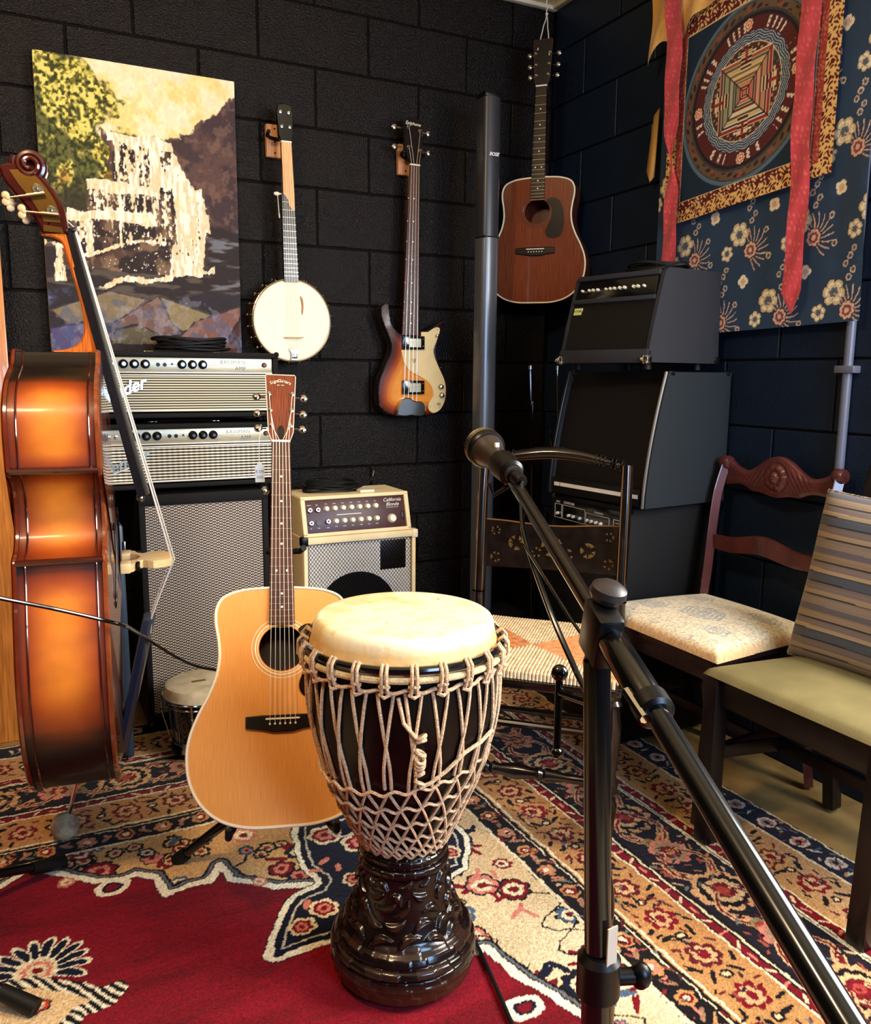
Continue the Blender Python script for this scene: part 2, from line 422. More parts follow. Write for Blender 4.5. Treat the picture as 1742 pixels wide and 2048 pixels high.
# ------------------------------------------------------------------ the rug (knotted pile pattern painted per knot)
def make_rug():
    RX, RY, LX, LY = -0.28, -0.23, -3.45, -4.1
    xs = np.concatenate([np.linspace(LX, -2.32, 90)[:-1], np.linspace(-2.32, RX, 640)])
    ys = np.concatenate([np.linspace(LY, -2.25, 120)[:-1], np.linspace(-2.25, RY, 620)])
    X, Y = np.meshgrid(xs, ys)
    j = lambda f, s: (fbm(X*f+s, Y*f+s*2, 3)-0.5)
    wx = X+j(38, 3)*0.012; wy = Y+j(38, 9)*0.012        # hand-knotted wobble
    NAVY, BLK, RED, TAN, IVO, PNK, BLU, GRN = (13,15,36), (17,9,10), (116,4,18), (182,128,74), (226,204,162), (204,120,100), (70,90,112), (120,112,78)
    C = np.zeros(X.shape+(3,)); C[:] = IVO
    p = RX-wx; q = wy*-1+RY
    # field: ivory spandrel ground going tan to the far side
    mixc(C, sstep(0.1, 0.9, fbm(X*2.2+3, Y*2.2, 3)), TAN, 0.55)
    rng = np.random.RandomState(11)
    def leaf(cx, cy, L, w, a, col, out=None):
        flower(C, wx, wy, cx, cy, L, 2, [col], rot=a, amp=0.2, sx=1, sy=w/L, out=out, ow=0.35)
    mixc(C, sstep(-1.45, -1.12, wy)*(wx < -1.35), (196,142,80), 0.75)
    for k in range(44):
        cx = rng.uniform(-2.45, -1.5); cy = rng.uniform(-1.22, -0.99); flower(C, wx, wy, cx, cy, rng.uniform(0.018,0.030), 7, [BLK, (206,170,120), (150,40,30)], rng.uniform(0,3), out=None)
    for k in range(330):
        cx = rng.uniform(-2.5, -1.0); cy = rng.uniform(-2.5, -0.95); r = rng.uniform(0.018, 0.040)
        c = [RED, PNK, NAVY, RED, BLU][rng.randint(5)]
        if rng.rand() < 0.5: flower(C, wx, wy, cx, cy, r, rng.randint(5, 9), [c, IVO if rng.rand() < .5 else PNK, RED], rng.uniform(0, 6), out=BLK if rng.rand() < .6 else None)
        else:
            for h in range(3): leaf(cx+rng.uniform(-.03,.03), cy+rng.uniform(-.03,.03), r*0.8, r*0.35, rng.uniform(0, 3), c)
    for k in range(14):   # thin vine tendrils
        x0 = rng.uniform(-1.35, -1.02); y0 = -0.98-k*0.1
        pts = [(x0+0.05*math.sin(t*2.2+k), y0-t*0.05) for t in np.linspace(0, 5, 12)]
        mixc(C, dseg(wx, wy, pts) < 0.0022, BLK)
    # red centre field with cusped outline
    redp = [(-3.4,-1.9),(-2.75,-1.75),(-2.55,-1.5),(-2.45,-1.25),(-2.25,-1.12),(-2.135,-1.035),(-2.104,-1.014),(-2.074,-0.975),(-2.035,-1.017),(-1.993,-1.057),(-1.937,-1.109),(-1.887,-1.127),(-1.852,-1.118),(-1.814,-1.147),(-1.798,-1.232),(-1.748,-1.216),(-1.702,-1.22),(-1.667,-1.165),(-1.657,-1.231),(-1.628,-1.26),(-1.573,-1.308),(-1.50,-1.335),(-1.43,-1.40),(-1.38,-1.50),(-1.31,-1.60),(-1.267,-1.70),(-1.245,-1.696),(-1.242,-1.721),(-1.232,-1.759),(-1.228,-1.796),(-1.20,-1.86),(-1.17,-1.95),(-1.12,-2.08),(-1.10,-2.3),(-1.2,-2.6),(-1.5,-3.0),(-1.9,-3.5),(-3.4,-3.6)]
    ins = inpoly(wx, wy, redp); dd = dseg(wx, wy, redp, True)
    mixc(C, ins, RED)
    ab = fbm(X*3, Y*14, 4); mixc(C, ins & (ab > 0.52), (130,8,28), 0.6); mixc(C, ins & (ab < 0.42), (94,3,14), 0.5)
    mixc(C, (dd < 0.026) & ~ins, BLK); mixc(C, (dd > 0.013) & (dd < 0.020) & ~ins, (96,98,100)); mixc(C, dd < 0.0095, (240,226,196)); mixc(C, (dd > 0.0095) & (dd < 0.0125) & ins, (70,4,14))
    for (lx, ly) in ((-1.906,-1.150), (-1.262,-1.872), (-2.20,-1.16)):
        d = np.hypot((wx-lx)/1.3, wy-ly); mixc(C, d < 0.030, (240,226,196)); mixc(C, d < 0.018, NAVY); mixc(C, d < 0.012, RED)
    for (lx, ly) in ((-1.999,-1.083), (-1.60,-1.275)): flower(C, wx, wy, lx, ly, 0.020, 6, [PNK, IVO, PNK], 0.4)
    # navy cartouche pushing into the field
    nav = [(-1.428,-1.034),(-1.271,-1.067),(-1.13,-1.178),(-1.076,-1.286),(-1.14,-1.422),(-1.189,-1.447),(-1.424,-1.567),(-1.518,-1.538),(-1.642,-1.544),(-1.634,-1.499),(-1.598,-1.429),(-1.543,-1.359),(-1.477,-1.339),(-1.491,-1.233)]
    nav = [t[:2] for t in spline(nav, 4, True)]
    ins2 = inpoly(wx, wy, nav); d2 = dseg(wx, wy, nav, True)
    mixc(C, ins2, NAVY); mixc(C, (d2 < 0.007), (240,226,196)); mixc(C, (d2 > 0.007) & (d2 < 0.010), BLK)
    mixc(C, ins2 & (d2 > 0.022) & (d2 < 0.027), (196,184,160))
    for (cx, cy, r) in ((-1.50,-1.43,0.035),(-1.40,-1.36,0.03),(-1.33,-1.22,0.05),(-1.46,-1.50,0.028),(-1.56,-1.47,0.03),(-1.22,-1.30,0.035),(-1.15,-1.36,0.03),(-1.40,-1.15,0.045)):
        flower(C, wx, wy, cx, cy, r, 6, [IVO, RED, PNK, RED], cx*9)
    for (cx, cy) in ((-1.44,-1.26),(-1.47,-1.29),(-1.42,-1.30),(-1.53,-1.40),(-1.29,-1.38),(-1.36,-1.45)): leaf(cx, cy, 0.018, 0.012, cx*30, PNK)
    th = np.linspace(0.3, 5.6, 26); sp = [(-1.33+0.075*math.cos(t)*(1-t*0.1), -1.15+0.06*math.sin(t)*(1-t*0.1)) for t in th]
    mixc(C, dseg(wx, wy, sp) < 0.0045, (214,200,170))
    # fan palmette and lobed ivory medallion arm at the lower left
    fx, fy = -2.068, -1.372
    for k in range(13):
        a = math.radians(-28+k*20); leaf(fx+0.066*math.cos(a), fy+0.066*math.sin(a), 0.026, 0.014, a, NAVY, (240,226,196))
    flower(C, wx, wy, fx, fy, 0.040, 9, [IVO, PNK, IVO, RED], 0)
    star = [(-2.5,-1.30),(-2.30,-1.36),(-2.14,-1.40),(-2.081,-1.398),(-2.02,-1.44),(-1.965,-1.490),(-1.93,-1.487),(-1.95,-1.515),(-1.999,-1.520),(-2.03,-1.56),(-2.02,-1.64),(-2.08,-1.72),(-2.05,-1.83),(-2.2,-2.0),(-2.5,-2.1),(-2.9,-2.0)]
    i3 = inpoly(wx, wy, star); d3 = dseg(wx, wy, star, True)
    mixc(C, i3, (226,190,140)); mixc(C, (d3 < 0.016), BLK); mixc(C, (d3 < 0.016) & (np.sin(wx*330+wy*210) > 0.2), (240,226,196))
    for k in range(26):
        cx = rng.uniform(-2.6, -2.03); cy = rng.uniform(-1.95, -1.42)
        if inpoly(np.array([cx]), np.array([cy]), star)[0]: flower(C, wx, wy, cx, cy, 0.020, 6, [(196,60,40), IVO, RED], rng.uniform(0, 3), out=BLK)
    # --- borders (distance t from the edge, s along it)
    t = np.minimum(p, q); s = np.where(p < q, wy, wx*1.0+0.37)
    B = t < 0.74
    def band(a, b, col): mixc(C, (t >= a) & (t < b), col)
    band(0.65, 0.74, BLK); band(0.505, 0.655, TAN); band(0.475, 0.51, BLK); band(0.483, 0.502, RED)
    band(0.285, 0.475, BLK); band(0.30, 0.46, (26,18,26)); band(0.25, 0.285, BLK); band(0.256, 0.278, RED); band(0.10, 0.25, (176,128,80)); band(0.0, 0.10, (24,22,38)); band(-0.1, 0.008, (60,40,30))
    mixc(C, B & (t > 0.10) & (t < 0.25), (206,170,124), 0.35)
    for e, w in ((0.012,.0035),(0.098,.0035),(0.252,.003),(0.284,.003),(0.292,.0025),(0.474,.003),(0.508,.003),(0.648,.0035),(0.665,.002),(0.735,.0045)):
        mixc(C, B & (np.abs(t-e) < w), (226,206,164))
    def row(tc, P, fn, ph=0.0):
        n = 0
        for axis in (0, 1):
            k0 = 0
            length = 3.9 if axis == 0 else 3.2
            for k in range(int(length/P)):
                d = tc+ (k+0.5)*P+ph
                if d < tc: continue
                cx, cy = (RX-tc, RY-d) if axis == 0 else (RX-d, RY-tc)
                if cx < LX or cy < -2.5 or (cx < -2.5): continue
                fn(cx, cy, k, axis)
    def outer(cx, cy, k, ax):
        flower(C, wx, wy, cx, cy, 0.026, 5, [(206,190,170), PNK if k % 2 else (150,120,110), BLK], k*1.1)
        u = 0.045; dx, dy = (0, -u) if ax == 0 else (-u, 0)
        leaf(cx+dx, cy+dy, 0.017, 0.007, k*0.9, (196,180,150)); leaf(cx+dx*0.7+0.012, cy+dy*0.7-0.01, 0.013, 0.006, k*1.7, (60,80,120))
    row(0.055, 0.105, outer)
    def tanrow(cx, cy, k, ax):
        u = 0.062; dx, dy = (0, -u) if ax == 0 else (-u, 0); nx, ny = (1, 0) if ax == 0 else (0, 1)
        flower(C, wx, wy, cx, cy, 0.038, 7, [RED if k % 2 else (90,14,20), (206,160,110), RED], k*1.3, amp=0.35)
        for sgn in (-1, 1):
            leaf(cx+dx*0.9+nx*0.03*sgn, cy+dy*0.9+ny*0.03*sgn, 0.019, 0.010, k+sgn*0.7, BLK)
            leaf(cx+dx*0.4+nx*0.050*sgn, cy+dy*0.4+ny*0.050*sgn, 0.014, 0.008, k*2+sgn, BLK)
            leaf(cx-dx*0.5+nx*0.045*sgn, cy-dy*0.5+ny*0.045*sgn, 0.011, 0.006, k*0.7, (96,30,30))
        flower(C, wx, wy, cx+dx*1.0, cy+dy*1.0, 0.014, 5, [BLK, (224,190,140)], k)
    row(0.175, 0.125, tanrow); row(0.578, 0.125, tanrow, 0.04)
    def guard(cx, cy, k, ax): leaf(cx, cy, 0.013, 0.006, (0.5 if ax == 0 else 2.0)+k*0.8, PNK if k % 2 else (220,190,150))
    row(0.267, 0.042, guard); row(0.4925, 0.042, guard)
    def dark(cx, cy, k, ax):
        flower(C, wx, wy, cx, cy, 0.024, 6, [TAN, RED if k % 2 else PNK, IVO], k*0.8)
        u = 0.045; dx, dy = (0, -u) if ax == 0 else (-u, 0)
        leaf(cx+dx, cy+dy, 0.018, 0.010, k*1.5, (150,110,80)); leaf(cx+dx, cy+dy+0.012, 0.010, 0.006, k, PNK)
    row(0.698, 0.092, dark)
    def main(cx, cy, k, ax):
        nx, ny = (1, 0) if ax == 0 else (0, 1); dx, dy = (0, -1) if ax == 0 else (-1, 0)
        if k % 2 == 0:
            flower(C, wx, wy, cx, cy, 0.075, 12, [(206,156,104), BLK, (206,170,120), (110,14,22), (168,60,50)], k, amp=0.16, sx=1.0, sy=1.0)
        else:
            flower(C, wx, wy, cx, cy, 0.055, 8, [PNK, (150,130,92), (110,14,22), TAN], k, amp=0.3)
        for sg in (-1, 1):
            leaf(cx+dx*0.085+nx*0.045*sg, cy+dy*0.085+ny*0.045*sg, 0.032, 0.014, (0.8*sg if ax == 0 else 0.8*sg+1.57), (204,150,104)); leaf(cx+dx*0.085+nx*0.045*sg, cy+dy*0.085+ny*0.045*sg, 0.016, 0.006, (0.8*sg if ax == 0 else 0.8*sg+1.57), (110,20,22))
            flower(C, wx, wy, cx+dx*0.125-nx*0.02*sg, cy+dy*0.125-ny*0.02*sg, 0.022, 5, [(132,122,84) if sg > 0 else TAN, (150,60,40)], k)
            pts = [(cx+dx*v+nx*sg*0.06*math.sin(v*18+0.4), cy+dy*v+ny*sg*0.06*math.sin(v*18+0.4)) for v in np.linspace(0, 0.17, 10)]
            ii = (np.abs(wx-cx) < 0.2) & (np.abs(wy-cy) < 0.2)
            r0 = np.where(ii.any(1))[0]; c0 = np.where(ii.any(0))[0]
            if len(r0) and len(c0):
                sl = (slice(r0[0], r0[-1]+1), slice(c0[0], c0[-1]+1)); Cs = C[sl]; d = dseg(wx[sl], wy[sl], pts)
                mixc(Cs, (d < 0.0075), (206,160,114)); mixc(Cs, (d < 0.0030), (110,20,22))
    row(0.38, 0.175, main, 0.02)
    for k in range(1500):   # small filling leaves between the border motifs
        d = rng.choice([rng.uniform(0.015,0.09), rng.uniform(0.115,0.235), rng.uniform(0.30,0.46), rng.uniform(0.52,0.64), rng.uniform(0.66,0.73)], p=[.1,.25,.35,.2,.1])
        if rng.rand() < 0.6: cx, cy = RX-d, rng.uniform(-2.4, RY-d)
        else: cx, cy = rng.uniform(-2.35, RX-d), RY-d
        i_ = np.searchsorted(ys, cy); j_ = np.searchsorted(xs, cx)
        dark_ = C[min(i_, len(ys)-1), min(j_, len(xs)-1)].mean() < 70
        if not dark_ and C[min(i_, len(ys)-1), min(j_, len(xs)-1)][0] < 150: continue
        col = [(176,126,80),(150,70,56),(96,104,96),(120,20,26),(196,160,118)][rng.randint(5)] if dark_ else [BLK,(20,22,44),(96,14,20),(70,40,30)][rng.randint(4)]
        leaf(cx, cy, rng.uniform(0.007,0.014), rng.uniform(0.004,0.006), rng.uniform(0, 3.1), col)
    # pile: knot-level variation in tone and height
    C *= (0.86+0.28*_rs.rand(*X.shape))[..., None]*(0.9+0.2*fbm(X*5, Y*5, 3))[..., None]
    Z = 0.011+0.0016*_rs.rand(*X.shape)+0.0015*(fbm(X*6, Y*6, 2)-0.5)
    edge = np.minimum(np.minimum(RX-X, RY-Y), np.minimum(X-LX, Y-LY)); Z = np.where(edge < 0.004, 0.001, Z)
    o = grid_mesh('persian_rug', np.stack([X, Y, Z], -1), np.clip(C, 0, 255), attr_mat('knotted_wool', 0.95, var=0.20, vscale=260, bump=0.6, bscale=420, sheen=0.08, spec=0.06), sm=False)
    tag(o, 'large persian rug with red centre field and dark flowered borders covering the floor', 'rug')
make_rug()

# ------------------------------------------------------------------ waterfall painting
def make_painting():
    W_, H_ = 0.612, 0.915
    t = thing('canvas_painting', 'unframed canvas painting of a cascading waterfall hung on the black block wall', 'painting', (-1.608, -0.006, 1.217))
    M_side = mat('canvas_edge', (196,186,160), 0.8)
    MB().box(-W_/2, W_/2, -0.030, 0, 0, H_, 0.002).build('stretcher_frame', M_side, t)
    nu, nv = 300, 440
    u, v = np.meshgrid(np.linspace(0, 1, nu), np.linspace(0, 1, nv))
    n1 = fbm(u*9, v*13, 4); n2 = fbm(u*30+5, v*40, 3); n3 = fbm(u*70+9, v*90+3, 2); st = fbm(u*60+2, v*9+4, 4); hz = fbm(u*8+11, v*50, 4)
    C = np.zeros(u.shape+(3,)); C[:] = (240,226,188)
    mixc(C, sstep(0.35, 0.65, n1+0.25*(0.55-u)), (236,206,118), 0.75); mixc(C, sstep(0.5, 0.7, n2)*(v < .95), (246,232,196), 0.6)
    mixc(C, sstep(0.80, 0.70, v), (240,212,140), 0.5)
    # dark banks
    rb = 0.775+0.17*np.clip((u-0.68)/0.32, 0, 1)+0.05*(n2-0.5)
    R_ = sstep(0.0, 0.012, rb-v)*(u > 0.30)
    mixc(C, R_, (92,68,62)); mixc(C, R_*sstep(0.45, 0.62, n1), (62,48,52), 0.8); mixc(C, R_*sstep(0.55, 0.7, n2), (132,100,84), 0.5)
    lb = 0.34+0.34*(n1-0.5)+0.16*(n2-.5)-0.10*sstep(.9,1,v)
    Lf = sstep(0.02, -0.04, u-lb)*(v > 0.42)
    Lf = np.maximum(Lf, (v < 0.72+.06*n2)*(v > 0.42)*(u < 0.27+.12*n1)*1.0)
    mixc(C, Lf, (118,112,44)); mixc(C, Lf*sstep(0.44, 0.58, n2), (188,176,74)); mixc(C, Lf*sstep(0.56, 0.62, n3), (226,206,110)); mixc(C, Lf*sstep(0.50, 0.40, n1), (58,64,34), 0.75); mixc(C, Lf*sstep(0.47, 0.36, n3), (36,40,24), 0.7)
    mixc(C, Lf*(v < 0.72)*sstep(0.5, 0.65, n1), (150,96,40), 0.5)
    mixc(C, sstep(0.63, 0.50, v+0.08*(n1-0.5))*(u < 0.5), (56,52,36), 0.9)
    mid = sstep(0.5, 0.46, v+0.03*(n1-.5)); mixc(C, mid, (50,42,42)); mixc(C, mid*sstep(0.5, 0.65, hz), (104,92,80), 0.7); mixc(C, mid*sstep(0.56, 0.68, hz)*(u > .8), (124,134,150), 0.6)
    # the falls: white water over dark ledges, vertical streaks
    uw = u+0.02*(fbm(u*14+3, v*14, 3)-0.5); vw = v+0.03*(fbm(u*11+7, v*16, 3)-0.5)
    def seg(v0, v1, l0, l1, r0, r1):
        k = np.clip((v0-vw)/(v0-v1), 0, 1); L = l0+(l1-l0)*k; Rr = r0+(r1-r0)*k
        return (vw < v0)*(vw > v1)*sstep(0, 0.03, uw-L)*sstep(0, 0.03, Rr-uw)
    rock = (84,62,52)
    body = np.maximum.reduce([seg(.765,.60,.33,.33,.64,.80), seg(.60,.50,.22,.20,.82,.86), seg(.51,.40,.13,.10,.84,.83), seg(.41,.30,.04,.05,.84,.82)])
    mixc(C, body, rock); mixc(C, body*sstep(.45,.62,fbm(u*40,v*16,3)), (126,100,78)); mixc(C, body*sstep(.55,.42,fbm(u*12+5,v*22,3)), (44,36,38), 0.85)
    Wt = np.zeros(u.shape)
    def add(m, k): np.maximum(Wt, m*k, out=Wt)
    add(seg(.768,.735,.31,.31,.67,.68), .95); add(seg(.765,.59,.34,.34,.66,.80), .60); add(seg(.745,.60,.50,.52,.63,.78), .72); add(seg(.75,.64,.34,.34,.41,.41), .68)
    add(seg(.605,.570,.20,.20,.60,.60), .84); add(seg(.60,.50,.20,.20,.84,.86), .50); add(seg(.61,.46,.62,.66,.82,.86), .80)
    add(seg(.505,.470,.10,.10,.55,.58), .82); add(seg(.50,.40,.12,.12,.80,.84), .46); add(seg(.50,.30,.64,.60,.84,.82), .72)
    add(seg(.47,.36,.17,.18,.26,.26), .66)
    Wt = np.maximum(Wt, .80*np.exp(-((vw-(.205+.150*u+.012*np.sin(u*20)))/.016)**2)*(u > .22)*(u < .86)); Wt = np.maximum(Wt, .70*np.exp(-((vw-(.385-.03*np.sin(u*9)))/.014)**2)*(u < .62)); Wt = np.maximum(Wt, .7*seg(.37,.26,.03,.02,.10,.12))
    nz_ = 0.55*fbm(u*64+2, v*10+4, 3)+0.45*fbm(u*90+9, v*80, 2)
    wm = sstep(-0.04, 0.05, Wt-0.02-nz_*1.0)*(Wt > .2)
    mixc(C, wm, (226,206,166)); mixc(C, wm*sstep(.44,.56,fbm(u*80+20,v*26,3)), (252,244,218)); mixc(C, wm*sstep(.60,.72,n2), (238,206,140), 0.5)
    mixc(C, (fbm(u*120,v*110,2) > .80)*(body > .3), (252,242,214), 0.9)
    # pool and angular rocks
    lo = sstep(0.235, 0.215, v-0.02*np.sin(u*9)); mixc(C, lo, (50,44,48))
    rocks = [([(.0,.16),(.3,.235),(.5,.21),(.35,.12),(.1,.10)],(128,112,84)),([(.3,.12),(.55,.225),(.66,.10),(.5,.03),(.3,.05)],(112,84,76)),([(.55,.225),(.9,.15),(.7,.08),(.62,.12)],(138,122,86)),
             ([(.62,.06),(.75,.14),(1,.20),(1,.02),(.8,-.02)],(124,86,78)),([(.28,.02),(.32,.10),(.45,.12),(.56,.08),(.5,.01),(.35,0)],(92,84,64)),([(0,.10),(.16,.12),(.28,.04),(.2,0),(0,0)],(84,76,112)),([(.85,.0),(1,.16),(1,.0)],(72,44,44)),([(.12,.05),(.3,.09),(.27,.0),(.15,.0)],(168,118,78))]
    for pl, cc in rocks:
        i = inpoly(u+0.02*(n1-.5), v+0.02*(n2-.5), pl); mixc(C, i, cc); d = dseg(u, v, pl, True); mixc(C, i & (d < 0.006), (40,34,44), 0.7); mixc(C, i*sstep(0.52, 0.66, n2), (160,140,130), 0.35)
    mixc(C, lo*sstep(0.56, 0.66, fbm(u*12+40, v*26, 3)), (78,92,128), 0.45); mixc(C, lo*sstep(0.60, 0.66, fbm(u*20+70, v*30, 3)), (160,160,180), 0.35)
    mixc(C, (v < 0.045+0.02*(n1-.5))*(u > 0.15)*(u < 0.75), (34,28,32), 0.8)
    C *= (0.94+0.12*n3)[..., None]
    x = (u-0.5)*W_; z = v*H_; y = -0.0312-0.0012*n3-0.0006*n2
    grid_mesh('painted_canvas', np.stack([x, y, z], -1)[:, ::1], np.clip(C, 0, 255), attr_mat('oil_paint', 0.65, var=0.03, vscale=300, bump=0.25, bscale=260, spec=0.15), t)
make_painting()

# ------------------------------------------------------------------ brocade and mandala hanging on the right wall
def make_hanging():
    # local frame: x = along wall towards the camera side (world -Y), z up, front = -y (world -X)
    t = thing('brocade_hanging', 'navy brocade cloth with cream flowers hanging on the right wall behind the mandala scroll', 'wall hanging', (-0.036, -0.722, 1.298), -PI/2)
    Wd, Hh = 0.80, 1.25
    nu, nv = 330, 500
    x, z = np.meshgrid(np.linspace(0, Wd, nu), np.linspace(0, Hh, nv))
    C = np.zeros(x.shape+(3,)); C[:] = (14,48,76)
    wx = x+0.004*(fbm(x*50, z*50, 3)-.5); wz = z+0.004*(fbm(x*50+9, z*50, 3)-.5)
    # tone-on-tone roundels
    for i in range(9):
        for k in range(13):
            cx = 0.05+i*0.1+(k % 2)*0.05; cz = 0.05+k*0.1
            d = np.hypot(wx-cx, wz-cz); mixc(C, (d < 0.022)*(np.sin(np.arctan2(wz-cz, wx-cx)*6+d*300) > -0.3), (24,62,92), 0.7)
    CR, PK, GR = (246,232,196), (226,176,150), (92,100,106)
    rng = np.random.RandomState(5)
    def peony(cx, cz, r, rot):
        flower(C, wx, wz, cx, cz, r, 6, [(206,186,140), CR, (226,208,164), GR, (70,84,98)], rot, amp=0.26, out=(22,18,26), ow=0.07)
        for h in range(6):
            a_ = rot+h*PI/3+0.5; mixc(C, dseg(wx, wz, [(cx+r*0.45*math.cos(a_), cz+r*0.45*math.sin(a_)), (cx+r*0.85*math.cos(a_+0.15), cz+r*0.85*math.sin(a_+0.15))]) < 0.0009, (90,80,70))
    def spray(cx, cz, r, a0):
        for k in range(11):
            a = a0+k*0.33; pts = [(cx+r*h*math.cos(a+0.35*h), cz+r*h*math.sin(a+0.35*h)) for h in (0.3, 0.6, 0.85, 1.05)]
            mixc(C, dseg(wx, wz, pts) < 0.0016, (218,180,150))
        flower(C, wx, wz, cx, cz, r*0.38, 8, [PK, (120,60,50), PK], a0, out=(30,20,28))
    def tiny(cx, cz): flower(C, wx, wz, cx, cz, 0.0095, 6, [(222,200,180), (120,100,80), (20,40,60)], cx*40)
    for r_ in range(6):
        for c_ in range(4):
            cx = 0.04+c_*0.225+(r_ % 2)*0.10; cz = 0.06+r_*0.205
            peony(cx, cz+0.02, 0.036, r_*1.1+c_); peony(cx-0.045, cz-0.03, 0.024, c_*0.8); spray(cx+0.045, cz-0.03, 0.062, -1.9+0.3*c_)
            for h in range(5): tiny(cx+0.045+0.014*math.sin(h*2.1), cz+0.055+h*0.018)
            tiny(cx+0.10, cz+0.02); tiny(cx+0.115, cz-0.055)
            flower(C, wx, wz, cx+0.125, cz+0.085, 0.020, 4, [CR, PK], r_, amp=0.35)
    y = -0.004-0.003*np.sin(x*9+0.4)-0.002*fbm(x*6, z*3, 2)-0.012*sstep(0.70, 0.80, x)*np.sin(z*5)**2
    xe = x-0.045*sstep(0.25, 1.2, z)*(x/Wd)
    grid_mesh('brocade_cloth', np.stack([xe, y, z+0.018*x/Wd], -1), np.clip(C, 0, 255), attr_mat('brocade', 0.55, var=0.12, vscale=500, bump=0.25, bscale=800, sheen=0.3), t)
    MB().tube([(-0.03, -0.012, Hh), (Wd+0.03, -0.012, Hh)], 0.011, 10).build('hanging_rod', M_rose, t)

    t = thing('mandala_scroll', 'scroll painting of a round mandala framed in red and gold brocade', 'scroll painting', (-0.062, -0.776, 1.657), -PI/2)
    # inner picture spans x 0.075..0.565, z 0.064..0.554 ; frame 0..0.635
    Wd, Hh = 0.640, 0.640
    nu = nv = 340
    x, z = np.meshgrid(np.linspace(0, Wd, nu), np.linspace(0, Hh, nv))
    C = np.zeros(x.shape+(3,)); C[:] = (232,186,112)
    sc = np.sin(x*170+3*np.sin(z*150))*np.sin(z*170+3*np.sin(x*150)); mixc(C, sc > 0.10, (92,22,20)); 
    inr = (x > 0.045) & (x < 0.595) & (z > 0.036) & (z < 0.600)
    mixc(C, inr, (92,22,20)); sc2 = np.sin(x*200+3*np.sin(z*130))*np.sin(z*200+3*np.sin(x*130)); mixc(C, inr & (sc2 > 0.25), (230,188,128)); 
    mixc(C, inr & ((x < 0.07) | (x > 0.572)), (176,70,58), 0.75)
    pic = (x > 0.075) & (x < 0.567) & (z > 0.064) & (z < 0.556)
    mixc(C, (x > 0.072) & (x < 0.570) & (z > 0.061) & (z < 0.559), (236,200,140))
    mixc(C, pic, (20,42,62))
    cx, cz = 0.321, 0.310; X_ = x-cx; Z_ = z-cz; r = np.hypot(X_, Z_); a = np.arctan2(Z_, X_)
    def ring(r0, r1, col, k=1.0): mixc(C, (r > r0) & (r < r1) & pic, col, k)
    mixc(C, ((r < 0.252) & pic)*1.0, (140,170,186), 0.55)
    ring(0, 0.240, (24,18,20)); ring(0.212, 0.238, (104,84,64))
    sw = np.sin(a*28)*np.cos((r-0.225)*220+a*14); ring(0.2145, 0.2355, (150,96,74), 0.0); mixc(C, (r > 0.215) & (r < 0.235) & (sw > 0.35), (54,34,34)); mixc(C, (r > 0.215) & (r < 0.235) & (np.abs(np.sin(a*6)) < 0.25), (168,80,66), 0.5)
    ring(0.206, 0.211, (70,60,54)); ring(0.198, 0.205, (24,28,40))
    ring(0.160, 0.197, (92,30,30)); mixc(C, (r > 0.165) & (r < 0.193) & (np.sin(a*44+np.sin(a*7)*2) > 0.45) & (np.sin(a*8) > -0.35), (236,220,196)); mixc(C, (r > 0.160) & (r < 0.197) & (np.sin(a*60)*np.sin(r*500) > 0.5), (60,46,48))
    ring(0.132, 0.160, (30,54,80)); mixc(C, (r > 0.132) & (r < 0.160) & (np.sin(r*900+np.sin(a*18)*3) > 0.45), (182,190,190)); ring(0.1295, 0.132, (228,208,160)); ring(0, 0.1295, (84,40,36))
    mixc(C, (r < 0.129) & (np.sin(X_*260)*np.sin(Z_*260) > 0.45), (206,170,120), 0.8); mixc(C, (r < 0.129) & (fbm(x*60, z*60, 2) > 0.6), (40,60,60), 0.7)
    for aa in (0, PI/2, PI, -PI/2): flower(C, x, z, cx+0.182*math.cos(aa), cz+0.182*math.sin(aa), 0.017, 8, [(236,206,170), (214,92,60), (240,220,190), (214,92,60)], 0, amp=0.3)
    m_ = np.maximum(np.abs(X_), np.abs(Z_)); mn = np.minimum(np.abs(X_), np.abs(Z_))
    def sq(r0, r1, col): mixc(C, (m_ > r0) & (m_ < r1), col)
    sq(0, 0.098, (40,30,28)); cols = [(150,46,40), (30,52,74), (214,180,120), (96,90,64), (232,214,176), (110,48,38), (60,84,64), (206,120,90)]
    edges_ = [.098,.095,.086,.083,.077,.074,.066,.0635,.056,.054,.047,.045,.038,.036,.030,.028,.021,.019,.012,.010,0]
    for i in range(len(edges_)-1): sq(edges_[i+1], edges_[i], (238,220,182) if i % 2 == 0 else cols[(i//2) % 8])
    quad = ((a > -PI/4) & (a < PI/4))*1.0; q2_ = ((a > PI/4) & (a < 3*PI/4))*1.0; q3_ = (np.abs(a) > 3*PI/4)*1.0
    inn = (m_ < 0.094)*1.0; mixc(C, quad*inn*(m_ > .02), (170,60,50), 0.35); mixc(C, q2_*inn*(m_ > .02), (210,170,90), 0.35); mixc(C, q3_*inn*(m_ > .02), (60,90,70), 0.35)
    gate = (mn < 0.020) & (m_ > 0.060) & (m_ < 0.118); mixc(C, gate, (70,28,28)); mixc(C, gate & (np.sin(m_*520) > 0.2), (226,200,150)); mixc(C, (mn < 0.034) & (m_ > 0.104) & (m_ < 0.109), (236,220,180)); mixc(C, (mn < 0.005) & (m_ < 0.118) & (m_ > 0.085), (150,46,40))
    dia = (np.abs(np.abs(X_)-np.abs(Z_)) < 0.0025) & (m_ < 0.098); mixc(C, dia, (40,34,30), 0.8); mixc(C, m_ < 0.007, (220,110,70))
    y = -0.002-0.002*np.sin(x*8)-0.003*fbm(x*7, z*3, 2)
    zz = z+0.050*x/Wd-0.004
